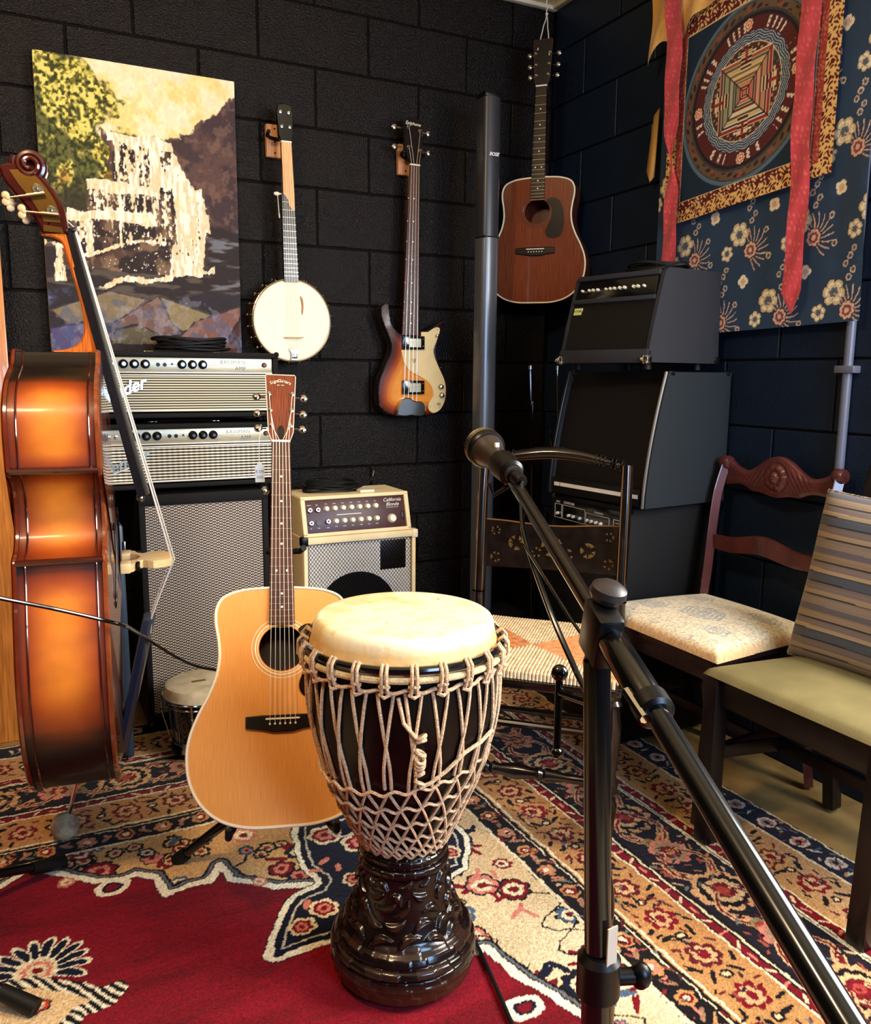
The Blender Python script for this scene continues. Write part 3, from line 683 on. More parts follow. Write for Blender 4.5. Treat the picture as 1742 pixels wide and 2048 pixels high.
    grid_mesh('scroll_cloth', np.stack([x, y, zz], -1), np.clip(C, 0, 255), M_silk, t)
    # upper brocade and dowel above the picture
    MB().box(0.0, Wd, 0.002, 0.004, 0.63, 0.86).build('upper_brocade', mat('gold_brocade', (196,140,80), 0.5, var=0.6, vscale=60, col2=(100,26,24)), t)
    MB().tube([(-0.03,0,0.865),(Wd+0.03,0,0.865)], 0.010, 10).build('dowel', M_rose, t)
    # red ribbons
    ribm = attr_mat('red_silk', 0.5, var=0.1, vscale=300, bump=0.2, bscale=600, sheen=0.4)
    def ribbon(name, label, y0, y1, ztop, zbot, w0, w1, pointed, twist):
        t = thing(name, label, 'ribbon', (-0.100 if twist else -0.082, y0-(0.080 if twist else 0.056), ztop-(0.012 if twist else 0.006)), -PI/2, 'red ribbons over the mandala scroll')
        nv, nu = 160, 14; v, u = np.meshgrid(np.linspace(0, 1, nv), np.linspace(-0.5, 0.5, nu), indexing='ij')
        wd = (w0+(w1-w0)*v)
        if twist: wd = wd*(1-0.82*np.exp(-((v-0.62)/0.07)**2))
        L = ztop-zbot
        cut = np.where(pointed, 1-0.0, 1.0); z = -v*L
        if pointed: z = np.where(v > 0.94, -0.94*L-(v-0.94)/0.06*(0.06*L)*(1-np.abs(u)*2*0.9), z)
        x = (y0-y1)*v+u*wd
        y = -0.004*np.sin(v*14+1)-0.003*np.sin(u*5+v*30)
        C = np.zeros(v.shape+(3,)); C[:] = (206,62,66)
        k = np.sin(u*10+v*150+np.sin(v*90)*2)*np.sin(u*14-v*120); mixc(C, k > 0.55, (232,104,100)); mixc(C, fbm(u*3+3, v*9, 2) > 0.55, (180,44,50), 0.4)
        grid_mesh('silk_band', np.stack([x, y, z], -1), C, ribm, t)
    ribbon('red_ribbon', 'shorter twisted red silk ribbon hanging over the left side of the mandala scroll', -0.728, -0.775, 2.45, 1.50, 0.075, 0.060, False, True)
    ribbon('red_ribbon', 'long red silk ribbon with pointed end hanging over the right side of the mandala scroll', -1.262, -1.278, 2.42, 1.345, 0.066, 0.062, True, False)
    # gold cover scarf bunched at the top left
    t = thing('gold_silk_scarf', 'gold silk cover gathered above the mandala scroll', 'cloth', (-0.066, -0.686, 2.205), -PI/2)
    nu, nv = 90, 50; u, v = np.meshgrid(np.linspace(0, 1, nu), np.linspace(0, 1, nv))
    x = u*0.44-0.01*v; lo_ = 0.02+0.02*u+0.10*sstep(0.3, 1.0, u)+0.012*np.sin(u*16); z = lo_*1.0+(0.42-lo_)*v - 0.045*sstep(0.14, 0.0, u)*(1-v)
    f = np.sin(u*14+v*9+2*fbm(u*5, v*4, 2)); y = -0.014-0.008*f-0.006*np.sin(u*31-v*8)
    C = np.zeros(u.shape+(3,)); C[:] = (214,160,78); mixc(C, fbm(u*22, v*22, 3) > 0.55, (226,180,96), 0.5)
    grid_mesh('scarf_cloth', np.stack([x, y, z], -1), C, attr_mat('gold_silk', 0.38, var=0.06, vscale=200, bump=0.2, bscale=300, sheen=0.4), t)
    # lower point of the scarf showing left of the brocade
    m = MB(); m.add([(-0.012,0.026,-0.17),(0.010,0.030,-0.15),(0.004,0.026,-0.37),(-0.034,0.022,-0.345),(-0.008,0.018,-0.385)], [(0,1,4),(0,4,3),(1,2,4),(3,4,2)])
    sm_ = MB(); sm_.v = m.v; sm_.f = m.f; o = sm_.build('scarf_tail', mat('gold_silk_tail', (206,158,84), 0.4), t)
    sl = o.modifiers.new('s', 'SOLIDIFY'); sl.thickness = 0.002
make_hanging()

# ------------------------------------------------------------------ instruments
def prism_x(outline_yz, x0, x1, bev=0.0):
    m = MB().prism(outline_yz, x0, x1, bev); m.v = [(q, p, z) for p, q, z in m.v]; return m
def frame(o, xa, za):
    z = Vector(za).normalized(); x = Vector(xa); x = (x-z*x.dot(z)).normalized(); y = z.cross(x)
    return Matrix.Translation(o) @ Matrix((x, y, z)).transposed().to_4x4()
def scaled_ring(o, k, c):
    return [(c[0]+(p[0]-c[0])*k, c[1]+(p[1]-c[1])*k) for p in o]
def inset(o, d):
    """inset an outline (ccw or cw) by d along its normals"""
    n = len(o); s = 1 if MB._ccw(o) else -1; out = []
    for i in range(n):
        a = Vector(o[i-1]); b = Vector(o[(i+1) % n]); t = b-a
        nn = Vector((-t.y, t.x)).normalized()*s if t.length > 1e-9 else Vector((0, 0)); out.append((o[i][0]+nn.x*d, o[i][1]+nn.y*d))
    return out

def neck_mesh(secs, n=10):
    """half-round neck: secs = (xc, z, half width, depth); flat face at y=0.001, belly behind"""
    m = MB()
    for xc, z, w, d in secs:
        m.v += [(xc-w*math.cos(PI*j/n), 0.001+d*math.sin(PI*j/n), z) for j in range(n+1)]
    k = n+1
    for i in range(len(secs)-1):
        for j in range(k): a = i*k+j; b = i*k+(j+1) % k; m.f.append((a, b, b+k, a+k))
    m.f += [tuple(range(k)), tuple((len(secs)-1)*k+j for j in range(k))]
    return m
def acoustic(M, label, top_mat, side_mat, head_mat, strings=True, name_txt=None, wear=False, sx=1.0, s=1.0):
    t = thing('acoustic_guitar', label, 'guitar', M=M)
    hw = [(0,0),(0.07,0.002),(0.125,0.018),(0.165,0.05),(0.190,0.095),(0.198,0.145),(0.193,0.19),(0.176,0.235),(0.156,0.275),(0.141,0.315),(0.135,0.355),(0.138,0.395),(0.144,0.43),(0.143,0.462),(0.128,0.488),(0.09,0.503),(0.04,0.508),(0,0.509)]
    R = spline([(a, b) for a, b in hw], 5); out = [p[:2] for p in R]+[(-p[0], p[1]) for p in reversed(R[1:-1])]
    out = [(x*sx, z) for x, z in out]
    def B(m, n, mt, p=t, **k): return m.build(n, mt, p, **k)
    D = 0.105; HC = (0, 0.372); HR = 0.050
    # soundboard with a real sound hole: ring between the hole circle and the outline
    N = len(out); vs = []; 
    ang = [math.atan2(z-HC[1], x-HC[0]) for x, z in out]
    for (x, z), a in zip(out, ang): vs.append((x, 0, z))
    for a in ang: vs.append((HC[0]+HR*math.cos(a), 0, HC[1]+HR*math.sin(a)))
    for a in ang: vs.append((HC[0]+HR*math.cos(a), 0.004, HC[1]+HR*math.sin(a)))
    fs = []
    for i in range(N):
        j = (i+1) % N; fs += [(i, j, j+N, i+N), (i+N, j+N, j+2*N, i+2*N)]
    B(MB().add(vs, fs), 'soundboard', top_mat, sm=False)
    m = MB(); 
    for y in (0.0, 0.03, 0.075, D): m.v += [(x, y, z) for x, z in out]
    for k in range(3):
        for i in range(N): j = (i+1) % N; m.f.append((k*N+i, k*N+j, (k+1)*N+j, (k+1)*N+i))
    m.f.append(tuple(3*N+i for i in range(N)))
    B(m, 'side_and_back', side_mat)
    B(MB().tube([(x, 0.0, z) for x, z in inset(out, 0.0012)]+[(inset(out, 0.0012)[0][0], 0, inset(out, 0.0012)[0][1])], 0.0033, 6, cap=False), 'binding', M_bind)
    B(MB().ring((0, -0.0004, HC[1]), 0.0585, 0.0016, 'y', 56, 6, 0.4).ring((0, -0.0004, HC[1]), 0.066, 0.0009, 'y', 56, 6, 0.5).ring((0, -0.0004, HC[1]), 0.0535, 0.0008, 'y', 56, 6, 0.5), 'rosette', M_bind if strings else M_rose)
    pgp = spline([(0.036,0.412),(0.058,0.425),(0.088,0.41),(0.104,0.37),(0.108,0.32),(0.098,0.275),(0.072,0.262),(0.045,0.268),(0.036,0.290),(0.046,0.320),(0.056,0.345),(0.058,0.375),(0.050,0.395)], 5, True)
    B(MB().prism([(p[0], p[1]) for p in pgp], -0.0016, 0.0002), 'pickguard', mat('pickguard_black' if strings else 'pickguard_brown', (14,10,10) if strings else (44,36,32), 0.15, coat=0.4))
    bz = 0.214
    br = [(-0.078,bz-0.012),(-0.078,bz+0.012),(-0.045,bz+0.014),(0.045,bz+0.014),(0.078,bz+0.012),(0.078,bz-0.012),(0.045,bz-0.016),(0.02,bz-0.022),(-0.02,bz-0.022),(-0.045,bz-0.016)]
    bo = B(MB().prism(br, -0.009, 0.0, 0.003), 'bridge', M_ebony)
    B(MB().box(-0.036, 0.036, -0.012, -0.008, bz+0.004, bz+0.0075), 'saddle', M_bone, bo)
    for i in range(6): B(MB().ball(((i-2.5)*0.0108, -0.010, bz-0.005), 0.0026, 8), 'bridge_pin', M_bone, bo)
    # neck, fingerboard, frets, headstock
    NZ = 0.859
    neck = neck_mesh([(0,0.495,0.028,0.090),(0,0.515,0.0275,0.060),(0,0.545,0.0265,0.024),(0,NZ-0.02,0.0215,0.018),(0,NZ+0.015,0.0235,0.016)])
    B(neck, 'neck', side_mat)
    fb = B(MB().prism([(-0.028, 0.424), (0.028, 0.424), (0.0215, NZ), (-0.0215, NZ)], -0.006, 0.002, 0.0012), 'fingerboard', M_rose if strings else M_ebony)
    for n in range(1, 21):
        z = NZ-0.645*(1-2**(-n/12)); w = 0.0215+(0.028-0.0215)*(NZ-z)/(NZ-0.424)
        B(MB().tube([(-w, -0.0062, z), (w, -0.0062, z)], 0.0011, 6), 'fret', M_nickel, fb)
    for n in (3, 5, 7, 9, 12, 15, 17):
        z = NZ-0.645*(1-(2**(-n/12)+2**(-(n-1)/12))/2)
        for x in ((-0.012, 0.012) if n == 12 else (0,)): B(MB().cyl((x, -0.0064, z), (x, -0.0055, z), 0.0028, n=12), 'inlay_dot', M_bone, fb)
    B(MB().box(-0.0215, 0.0215, -0.0085, 0.0, NZ, NZ+0.005), 'nut', M_bone)
    ho = [(-0.0215, NZ+0.004), (-0.030, NZ+0.028), (-0.037, NZ+0.175), (-0.034, NZ+0.180), (0.034, NZ+0.180), (0.037, NZ+0.175), (0.030, NZ+0.028), (0.0215, NZ+0.004)]
    hs = B(MB().prism(ho, 0.0, 0.014, 0.001), 'headstock', head_mat, sm=False)
    e = inset(ho, 0.0008); B(MB().tube([(x, 0.0, z) for x, z in e+[e[0]]], 0.0011, 5, cap=False), 'headstock_binding', M_bind if strings else M_mahog, hs)
    if name_txt:
        for i, ch in enumerate(name_txt):
            f = (i-(len(name_txt)-1)/2)/len(name_txt); text('maker_lettering', ch, 0.0115, M_bone, hs, TF(f*0.050, -0.0006, NZ+0.163-abs(f)**2*0.030, f*0.75), 0.0002)
        text('maker_lettering', 'EST. 1970', 0.0042, M_bone, hs, TF(0, -0.0006, NZ+0.151), 0.0002)
        c = spline([(0, NZ+0.045), (-0.006, NZ+0.040), (-0.008, NZ+0.028), (-0.0055, NZ+0.012), (-0.007, NZ+0.006), (0.007, NZ+0.006), (0.0055, NZ+0.012), (0.008, NZ+0.028), (0.006, NZ+0.040)], 3, True)
        B(MB().prism([p[:2] for p in c], -0.002, 0.0005), 'truss_rod_cover', M_blackg, hs)
    pz = [NZ+0.045, NZ+0.085, NZ+0.128]
    for sd in (-1, 1):
        for k, z in enumerate(pz):
            x = sd*(0.0205+0.004*(k+1)*0.6)
            tn = B(MB().lathe([(0.0058, 0), (0.0052, 0.002), (0.003, 0.003), (0.0028, 0.008)], 14, (x, 0.0, z), (0, -1, 0)), 'tuning_machine', M_chrome, hs)
            edge = sd*(0.033+0.004*k*0.5)
            B(MB().tube([(edge, 0.020, z), (edge+sd*0.013, 0.020, z)], 0.0020, 8).ball((edge+sd*0.020, 0.020, z), 0.0105, 12, (1.0, 0.55, 0.95)), 'tuner_button', M_chrome, hs)
            if strings:
                i = (2-k) if sd < 0 else 3+k
                xn = (i-2.5)*0.0072; xb = (i-2.5)*0.0108
                B(MB().tube([(x, -0.006, z), (xn, -0.0090, NZ+0.004), (xb, -0.0135, bz+0.006), (xb, -0.010, bz-0.004)], 0.00062, 5), 'string', M_steel)
    return t

M_spruce = mat('aged_spruce', (226,152,76), 0.22, var=0.10, vscale=60, stretch=(14,1,0.35), coat=0.6)
M_dkspr = mat('dark_cherry_top', (116,58,34), 0.12, var=0.22, vscale=40, stretch=(8,1,0.3), coat=0.8)
M_gside = mat('guitar_mahogany_side', (96,44,24), 0.25, var=0.2, stretch=(6,6,0.4), coat=0.5)
M_headwood = mat('rosewood_headplate', (112,46,24), 0.22, var=0.5, vscale=60, stretch=(8,1,0.25), coat=0.5)
gB = Vector((-1.592,-1.451,0.237)); gT = Vector((-1.448,-1.010,1.156)); gz = (gT-gB).normalized(); gx = Vector((0.972,-0.235,0))
MG = frame(gB, gx, gz)
acoustic(MG, 'natural top acoustic guitar standing behind the tall rope drum', M_spruce, M_gside, M_headwood, True, 'SigmaGuitars')
hB = Vector((-0.202,-0.215,1.445))
MH = frame(hB, Vector((0.66,-0.75,0)), Vector((0.010,-0.004,0.955))) @ Matrix.Diagonal((0.985, 0.92, 0.915, 1))
hg = acoustic(MH, 'dark reddish acoustic guitar hanging in the corner from the ceiling', M_dkspr, M_gside, M_black, False)
# hanging cord from the headstock to the ceiling
c0 = MH @ Vector((-0.020, -0.004, 1.000)); c1 = MH @ Vector((0.026, -0.004, 0.975)); ct = Vector((-0.120,-0.130,2.600))
t = thing('hanging_cord', 'thin white cord tied from the ceiling to the corner guitar', 'cord', ct)
def wob(a, b, n, amp, seed=1):
    r = random.Random(seed); a = Vector(a); b = Vector(b)
    return [a.lerp(b, i/n)+Vector((r.uniform(-amp,amp), r.uniform(-amp,amp), 0))*(0 < i < n) for i in range(n+1)]
kn = ct+Vector((-0.002,0,-0.075))
for p, q, sd in ((c0, kn, 1), (c1, kn, 2), (kn, ct, 3)):
    MB().tube([Vector(v)-ct for v in wob(p, q, 6, 0.003, sd)], 0.0022, 6).build('cord_strand', M_bone, t)
MB().ball((-0.002,0,-0.075), 0.006, 8).build('knot', M_bone, t)
MB().ring((0,0,0.0), 0.008, 0.0015, 'y', 16, 6).build('screw_eye', M_nickel, t)

# guitar stand (lies in the same frame as the guitar)
def guitar_stand():
    t = thing('guitar_stand', 'black tubular stand holding up the natural top acoustic guitar', 'stand', (gB.x+0.10, gB.y+0.28, 0.015))
    o = t.location; W_ = lambda v: Vector(v)-o
    G = lambda x, y, z: W_(MG @ Vector((x, y, z)))
    top = G(0, 0.045, 0.78); mid = G(0, 0.150, 0.12)
    MB().tube([mid, G(0,0.135,0.45), top], 0.009, 12).build('upright', M_blackg, t)
    MB().tube([top, G(0,0.028,0.615), G(0,0.0,0.60)], 0.001, 6)
    MB().tube([G(-0.035,0.030,0.60), G(0.0,0.034,0.60), G(0.044,0.026,0.60), G(0.050,-0.012,0.597)], 0.007, 10).build('neck_yoke', M_rubber, t)
    for s in (-1, 1):
        MB().tube([mid, G(s*0.09,0.128,0.02), G(s*0.11,0.10,-0.012), G(s*0.11,-0.015,-0.012), G(s*0.11,-0.022,0.004)], 0.0075, 10).build('cradle_arm', M_rubber, t)
    hub = mid+Vector((0,0,-0.03))
    for k, f in enumerate(((-1.752,-1.112,0.020), (-1.20,-1.20,0.020), (-1.40,-0.82,0.020))):
        f = W_(f); lg = MB().tube([hub, hub.lerp(f, 0.5), f], 0.0115, 12).build('leg', M_blackg, t)
        MB().tube([hub.lerp(f, 0.93), f+(f-hub).normalized()*0.010], 0.0165, 12).build('rubber_foot', M_rubber, lg)
guitar_stand()
# price tag
tp = MG @ Vector((-0.052, -0.004, 0.895))
t = thing('price_tag', 'small white price tag on a thread from the lower left tuning peg of the guitar', 'tag', tp)
MB().tube([(0.006,0.0,0.008),(0.001,0.002,-0.03),(0.0,0,-0.083)], 0.0007, 5).build('thread', M_white, t)
tgm = mat('tag_card', (226,236,238), 0.7)
M = MB().prism([(-0.011,-0.130),(0.011,-0.130),(0.011,-0.094),(0.004,-0.084),(-0.004,-0.084),(-0.011,-0.094)], -0.0006, 0.0006); M.xf(Matrix.Rotation(-0.3,4,'Z')); cd = M.build('card', tgm, t, sm=False)
M_ink = mat('blue_ink', (70,120,150), 0.7)
text('handwriting', '$ 250', 0.0085, M_ink, cd, Matrix.Rotation(-0.3,4,'Z') @ TF(0,-0.0009,-0.104), 0.0001)
text('handwriting', '2/03', 0.0085, M_ink, cd, Matrix.Rotation(-0.3,4,'Z') @ TF(0,-0.0009,-0.118), 0.0001)

# wooden wall hangers
M_hang = mat('pale_hanger_wood', (214,150,96), 0.5, var=0.2, stretch=(8,8,0.6))
def hanger(x, z, label, yn):
    t = thing('wall_hanger', label, 'hook', (x, -0.001, z))
    MB().box(-0.030, 0.030, -0.022, 0.0, -0.055, 0.055, 0.005).build('wood_block', M_hang, t)
    for zz in (-0.040, 0.040): MB().lathe([(0.004,0),(0.003,0.0015)], 10, (0,-0.0215,zz), (0,-1,0)).build('screw', M_brass, t)
    MB().tube([(0,-0.022,0.0),(0,yn+0.04,0.0)], 0.005, 8).build('shank', M_black, t)
    for s in (-1, 1): MB().tube([(0, yn+0.04, 0.0), (s*0.022, yn+0.034, 0.0), (s*0.040, yn+0.015, 0.002), (s*0.042, yn-0.012, 0.010)], 0.0065, 8).build('yoke_arm', M_rubber, t)
hanger(-1.162, 1.965, 'pale wooden wall hanger behind the banjo headstock', -0.085)
hanger(-0.662, 1.960, 'pale wooden wall hanger behind the bass guitar headstock', -0.085)

def banjo():
    t = thing('banjo', 'open back five-string banjo with white head hanging on the black wall', 'banjo', M=Matrix.Translation((-1.133, -0.095, 1.352)) @ Matrix.Rotation(-0.020, 4, 'Y'))
    R = 0.139
    hm = mat('white_drumhead', (246,236,204), 0.45, var=0.04, vscale=10)
    hd = MB().lathe([(0.0001,0),(R-0.004,0),(R,-0.003),(R,-0.012)], 64, (0,0,0), (0,-1,0)).build('drum_head', hm, t)
    # brown finger wear on the skin
    MB().prism([p[:2] for p in spline([(0.030,0.085),(0.034,0.055),(0.033,0.028),(0.038,0.022),(0.042,0.05),(0.040,0.075)], 4, True)], -0.0006, 0.0).build('wear_mark', mat('worn_skin', (176,120,60), 0.6, var=0.4, vscale=200), hd)
    m = MB()
    for r0, r1, y0, y1 in ((R-0.006, R+0.001, 0.012, 0.070),):
        m.v += [((r)*math.cos(2*PI*i/64), y, r*math.sin(2*PI*i/64)) for r, y in ((r1,y0),(r1,y1),(r0,y1),(r0,y0)) for i in range(64)]
        for k in range(4):
            for i in range(64): j = (i+1) % 64; m.f.append((k*64+i, k*64+j, ((k+1) % 4)*64+j, ((k+1) % 4)*64+i))
    m.build('rim', M_rose, t)
    MB().ring((0,0.002,0), R+0.003, 0.0032, 'y', 72, 8).build('tension_hoop', M_nickel, t)
    for i in range(24):
        a = 2*PI*(i+0.5)/24; ca, sa = math.cos(a), math.sin(a); q = R+0.009
        if abs(a-PI/2) < 0.14: continue
        b = MB().ball((q*ca*1.03, 0.032, q*sa*1.03), 0.0042, 8).tube([((R+0.001)*ca, -0.003, (R+0.001)*sa), (q*ca, -0.002, q*sa), (q*ca, 0.052, q*sa)], 0.0017, 6).ball((q*ca, 0.052, q*sa), 0.0035, 8)
        b.build('bracket_hook', M_nickel, t)
    br = MB().box(-0.034, 0.034, -0.016, -0.001, -0.060, -0.0565, 0.001).build('bridge', M_maple, t)
    tp = MB().prism([(-0.017,-0.098),(0.017,-0.098),(0.017,-0.106),(0.012,-0.110),(0.013,-0.138),(-0.013,-0.138),(-0.012,-0.110),(-0.017,-0.106)], -0.008, -0.003, 0.001).build('tailpiece', M_chrome, t)
    MB().box(-0.010,0.010,-0.012,-0.008,-0.132,-0.116,0.001).build('tailpiece_cover', M_chrome, tp)
    # neck
    neck_mesh([(0,0.130,0.025,0.040),(0,0.17,0.024,0.022),(0,0.40,0.021,0.018),(0,0.60,0.0175,0.016)]).build('neck', M_rose, t)
    fb = MB().prism([(-0.026,0.132),(0.026,0.132),(0.022,0.40),(0.018,0.592),(-0.018,0.592),(-0.019,0.43),(-0.024,0.415)], -0.006, 0.006, 0.001).build('fingerboard', M_ebony, t)
    for n in range(3, 22):
        z = 0.592-0.66*(1-2**(-n/12)); 
        if z < 0.14: break
        w = 0.018+0.008*(0.592-z)/0.46
        if z < 0.415: MB().tube([(-w,-0.0062,z),(w,-0.0062,z)], 0.0010, 6).build('fret', M_nickel, fb)
    lw = [p[:2] for p in spline([(-0.0175,0.425),(-0.010,0.418),(-0.002,0.405),(0.004,0.385),(0.010,0.376),(0.021,0.372)], 5)]+[(0.0215,0.42),(0.0175,0.592),(-0.0175,0.592)]
    MB().prism(lw, -0.0078, -0.0055).build('pale_fingerboard_plate', mat('streaked_maple', (226,164,88), 0.35, var=0.3, vscale=60, stretch=(14,1,0.3), coat=0.3), t)
    MB().box(-0.018,0.018,-0.010,0.004,0.592,0.597).build('nut', M_bone, t)
    hs = MB().prism([p[:2] for p in ((-0.016,0.597),(-0.024,0.615),(-0.028,0.69),(-0.022,0.712),(0.0,0.716),(0.022,0.712),(0.027,0.69),(0.026,0.615),(0.016,0.597))], -0.004, 0.012, 0.001).build('peghead', M_blackg, t)
    for x, z in ((-0.016,0.690),(0.013,0.690),(-0.013,0.644),(0.015,0.644)):
        MB().lathe([(0.0056,0),(0.005,0.0025),(0.0028,0.003),(0.0026,0.008)], 12, (x,-0.004,z), (0,-1,0)).build('tuning_peg', M_chrome, hs)
    MB().tube([(-0.018,0.006,0.425),(-0.028,0.004,0.426)], 0.003, 8).ball((-0.038,0.003,0.425), 0.010, 12, (1.1,0.6,0.7)).build('fifth_string_peg', M_bone, t)
    MB().tube([(-0.036,0.0,0.42),(-0.034,-0.002,0.36)], 0.0012, 5).tube([(-0.034,-0.002,0.36),(-0.032,0.0,0.345)], 0.0022, 5).build('string_end', M_bone, t)
    for i in range(5):
        xb = (i-2)*0.011; xn = (i-2)*0.0065
        MB().tube([(xn,-0.0085,0.595 if i else 0.43),(xb,-0.0165,-0.058),(xb*0.6,-0.010,-0.10)], 0.0006, 5).build('string', M_steel, t)
banjo()

def bass_guitar():
    o = Vector((-0.66, -0.085, 1.18)); t = thing('bass_guitar', 'sunburst electric bass guitar with cream pickguard hanging on the black wall', 'bass guitar', o)
    Bp = [(-0.767,1.431),(-0.788,1.414),(-0.793,1.389),(-0.784,1.358),(-0.771,1.328),(-0.757,1.297),(-0.75,1.271),(-0.757,1.24),(-0.772,1.208),(-0.788,1.176),(-0.8,1.144),(-0.806,1.106),(-0.803,1.067),(-0.792,1.042),(-0.765,1.019),(-0.73,1.010),(-0.664,1.006),(-0.605,1.008),(-0.56,1.016),(-0.523,1.039),(-0.507,1.079),(-0.505,1.119),(-0.513,1.152),(-0.532,1.191),(-0.551,1.23),(-0.555,1.263),(-0.546,1.302),(-0.530,1.348),(-0.530,1.372),(-0.556,1.360),(-0.585,1.340),(-0.618,1.332),(-0.672,1.335),(-0.700,1.321),(-0.725,1.330),(-0.742,1.350),(-0.751,1.385),(-0.755,1.420)]
    B2 = [(p[0]-o.x, p[1]-o.z) for p in spline(Bp, 4, True)]
    # body: dark rolled rim, painted face whose sunburst fades in from the edge
    rim = MB(); n = len(B2)
    rr = [(B2, 0.034), (B2, 0.006), (inset(B2, 0.0018), 0.0018), (inset(B2, 0.007), 0.0)]
    for o_, y in rr: rim.v += [(x, y, z) for x, z in o_]
    for k in range(3):
        for i in range(n): j = (i+1) % n; rim.f.append((k*n+i, k*n+j, (k+1)*n+j, (k+1)*n+i))
    burst_dark = mat('dark_burst_lacquer', (26,12,10), 0.1, coat=0.8)
    rim.build('body', burst_dark, t)
    gx_, gz_ = np.meshgrid(np.arange(-0.16, 0.17, 0.003), np.arange(-0.19, 0.27, 0.003))
    dist = np.where(inpoly(gx_, gz_, B2), 1, -1)*dseg(gx_, gz_, B2, True)
    dcol = dist+0.012*sstep(0.10, -0.14, gz_)
    Cb = np.zeros(gx_.shape+(3,)); Cb[:] = (26,12,10)
    for d0, c in ((0.010,(56,18,12)),(0.020,(104,34,16)),(0.034,(150,66,22)),(0.050,(204,116,40)),(0.068,(226,144,58))): mixc(Cb, sstep(d0-0.009, d0+0.009, dcol), c)
    ok = dist > 0.004; idx = np.arange(gx_.size).reshape(gx_.shape)
    cell = ok[:-1, :-1] & ok[:-1, 1:] & ok[1:, 1:] & ok[1:, :-1]
    q = np.stack([idx[:-1,:-1][cell], idx[:-1,1:][cell], idx[1:,1:][cell], idx[1:,:-1][cell]], -1)
    me = bpy.data.meshes.new('f'); me.from_pydata([(x, -0.0003, z) for x, z in zip(gx_.ravel().tolist(), gz_.ravel().tolist())], [], q.tolist())
    ca = me.color_attributes.new('Col', 'FLOAT_COLOR', 'POINT'); cc = np.ones((gx_.size, 4), np.float32); cc[:, :3] = lin_np(Cb.reshape(-1, 3)); ca.data.foreach_set('color', cc.reshape(-1))
    bm = bmesh.new(); bm.from_mesh(me); bmesh.ops.delete(bm, geom=[v for v in bm.verts if not v.link_faces], context='VERTS'); bm.to_mesh(me); bm.free()
    link('body_face', me, attr_mat('sunburst_lacquer', 0.12, var=0.05, vscale=30, bump=0, coat=0.8), t)
    MB().prism(B2, 0.0335, 0.036).build('body_back', M_black, t, sm=False)
    PG = [(-0.625,1.328),(-0.595,1.329),(-0.566,1.346),(-0.547,1.345),(-0.547,1.327),(-0.562,1.288),(-0.572,1.262),(-0.565,1.23),(-0.542,1.184),(-0.523,1.145),(-0.517,1.106),(-0.522,1.066),(-0.541,1.033),(-0.57,1.02),(-0.591,1.034),(-0.589,1.06),(-0.571,1.086),(-0.575,1.112),(-0.593,1.138),(-0.63,1.161),(-0.674,1.183),(-0.699,1.215),(-0.708,1.259)]
    pg = [p[:2] for p in spline(PG[1:-1], 3)]; pg = [PG[0]]+pg+[PG[-1], (-0.625,1.261)]
    pgm = mat('cream_pickguard', (222,196,140), 0.35)
    pgo = MB().prism([(x-o.x, z-o.z) for x, z in pg], -0.003, -0.0002, 0.0006).build('pickguard', pgm, t, sm=False)
    def at(x, z): return (x-o.x, z-o.z)
    for (x, z) in ((-0.556,1.338),(-0.568,1.27),(-0.54,1.195),(-0.52,1.10),(-0.545,1.04),(-0.585,1.045),(-0.64,1.172),(-0.70,1.25)):
        a, b = at(x, z); MB().lathe([(0.0022,0),(0.0016,0.0012)], 8, (a,-0.003,b), (0,-1,0)).build('screw', M_nickel, pgo)
    text('emblem', '\u03a8', 0.022, M_black, pgo, TF(*[at(-0.655,1.218)[0], -0.0034, at(-0.655,1.218)[1]]), 0.0002)
    for k, (z0, z1) in enumerate(((1.262,1.312),(1.093,1.145))):
        a, b = at(-0.706, z0); c, d = at(-0.614, z1)
        pk = MB().box(a, c, -0.012, 0.0, b, d, 0.002).build('pickup', M_blackg, t)
        MB().box((a+c)/2-0.018, (a+c)/2+0.030, -0.0128, -0.011, b+0.008, d-0.010).build('pickup_cover', M_nickel, pk)
        for x in (a+0.006, c-0.006):
            for z in (b+0.012, d-0.012): MB().ball((x,-0.012,z), 0.0022, 8).build('screw', M_chrome, pk)
    MB().prism([p[:2] for p in spline([(-0.05,-0.105),(-0.068,-0.135),(-0.074,-0.165),(-0.040,-0.172),(-0.008,-0.168),(0.0,-0.172),(0.045,-0.168),(0.045,-0.12),(0.0,-0.112),(-0.02,-0.100)], 3, True)], -0.020, -0.001, 0.005).build('bridge_cover', M_chrome, t)
    for (x, z, r) in ((-0.540,1.121,0.0095),(-0.536,1.088,0.0095),(-0.551,1.056,0.005),(-0.560,1.315,0.006)):
        a, b = at(x, z); MB().lathe([(r*1.15,0),(r*1.15,0.002),(r*0.95,0.004),(r*0.85,0.013),(r*0.6,0.014)], 16, (a,-0.003,b), (0,-1,0)).build('control_knob', M_nickel, pgo)
    # neck
    nz = 1.926-o.z; hz = 1.315-o.z; x0 = -0.0105; x1 = 0.004
    neck_mesh([(x0,hz-0.02,0.032,0.024),(x0,hz,0.032,0.022),(x1,nz,0.0195,0.018)]).build('neck', M_maple, t)
    fb = MB().prism([(x0-0.035,hz),(x0+0.033,hz),(x1+0.019,nz),(x1-0.019,nz)], -0.006, 0.002, 0.001).build('fingerboard', M_rose, t)
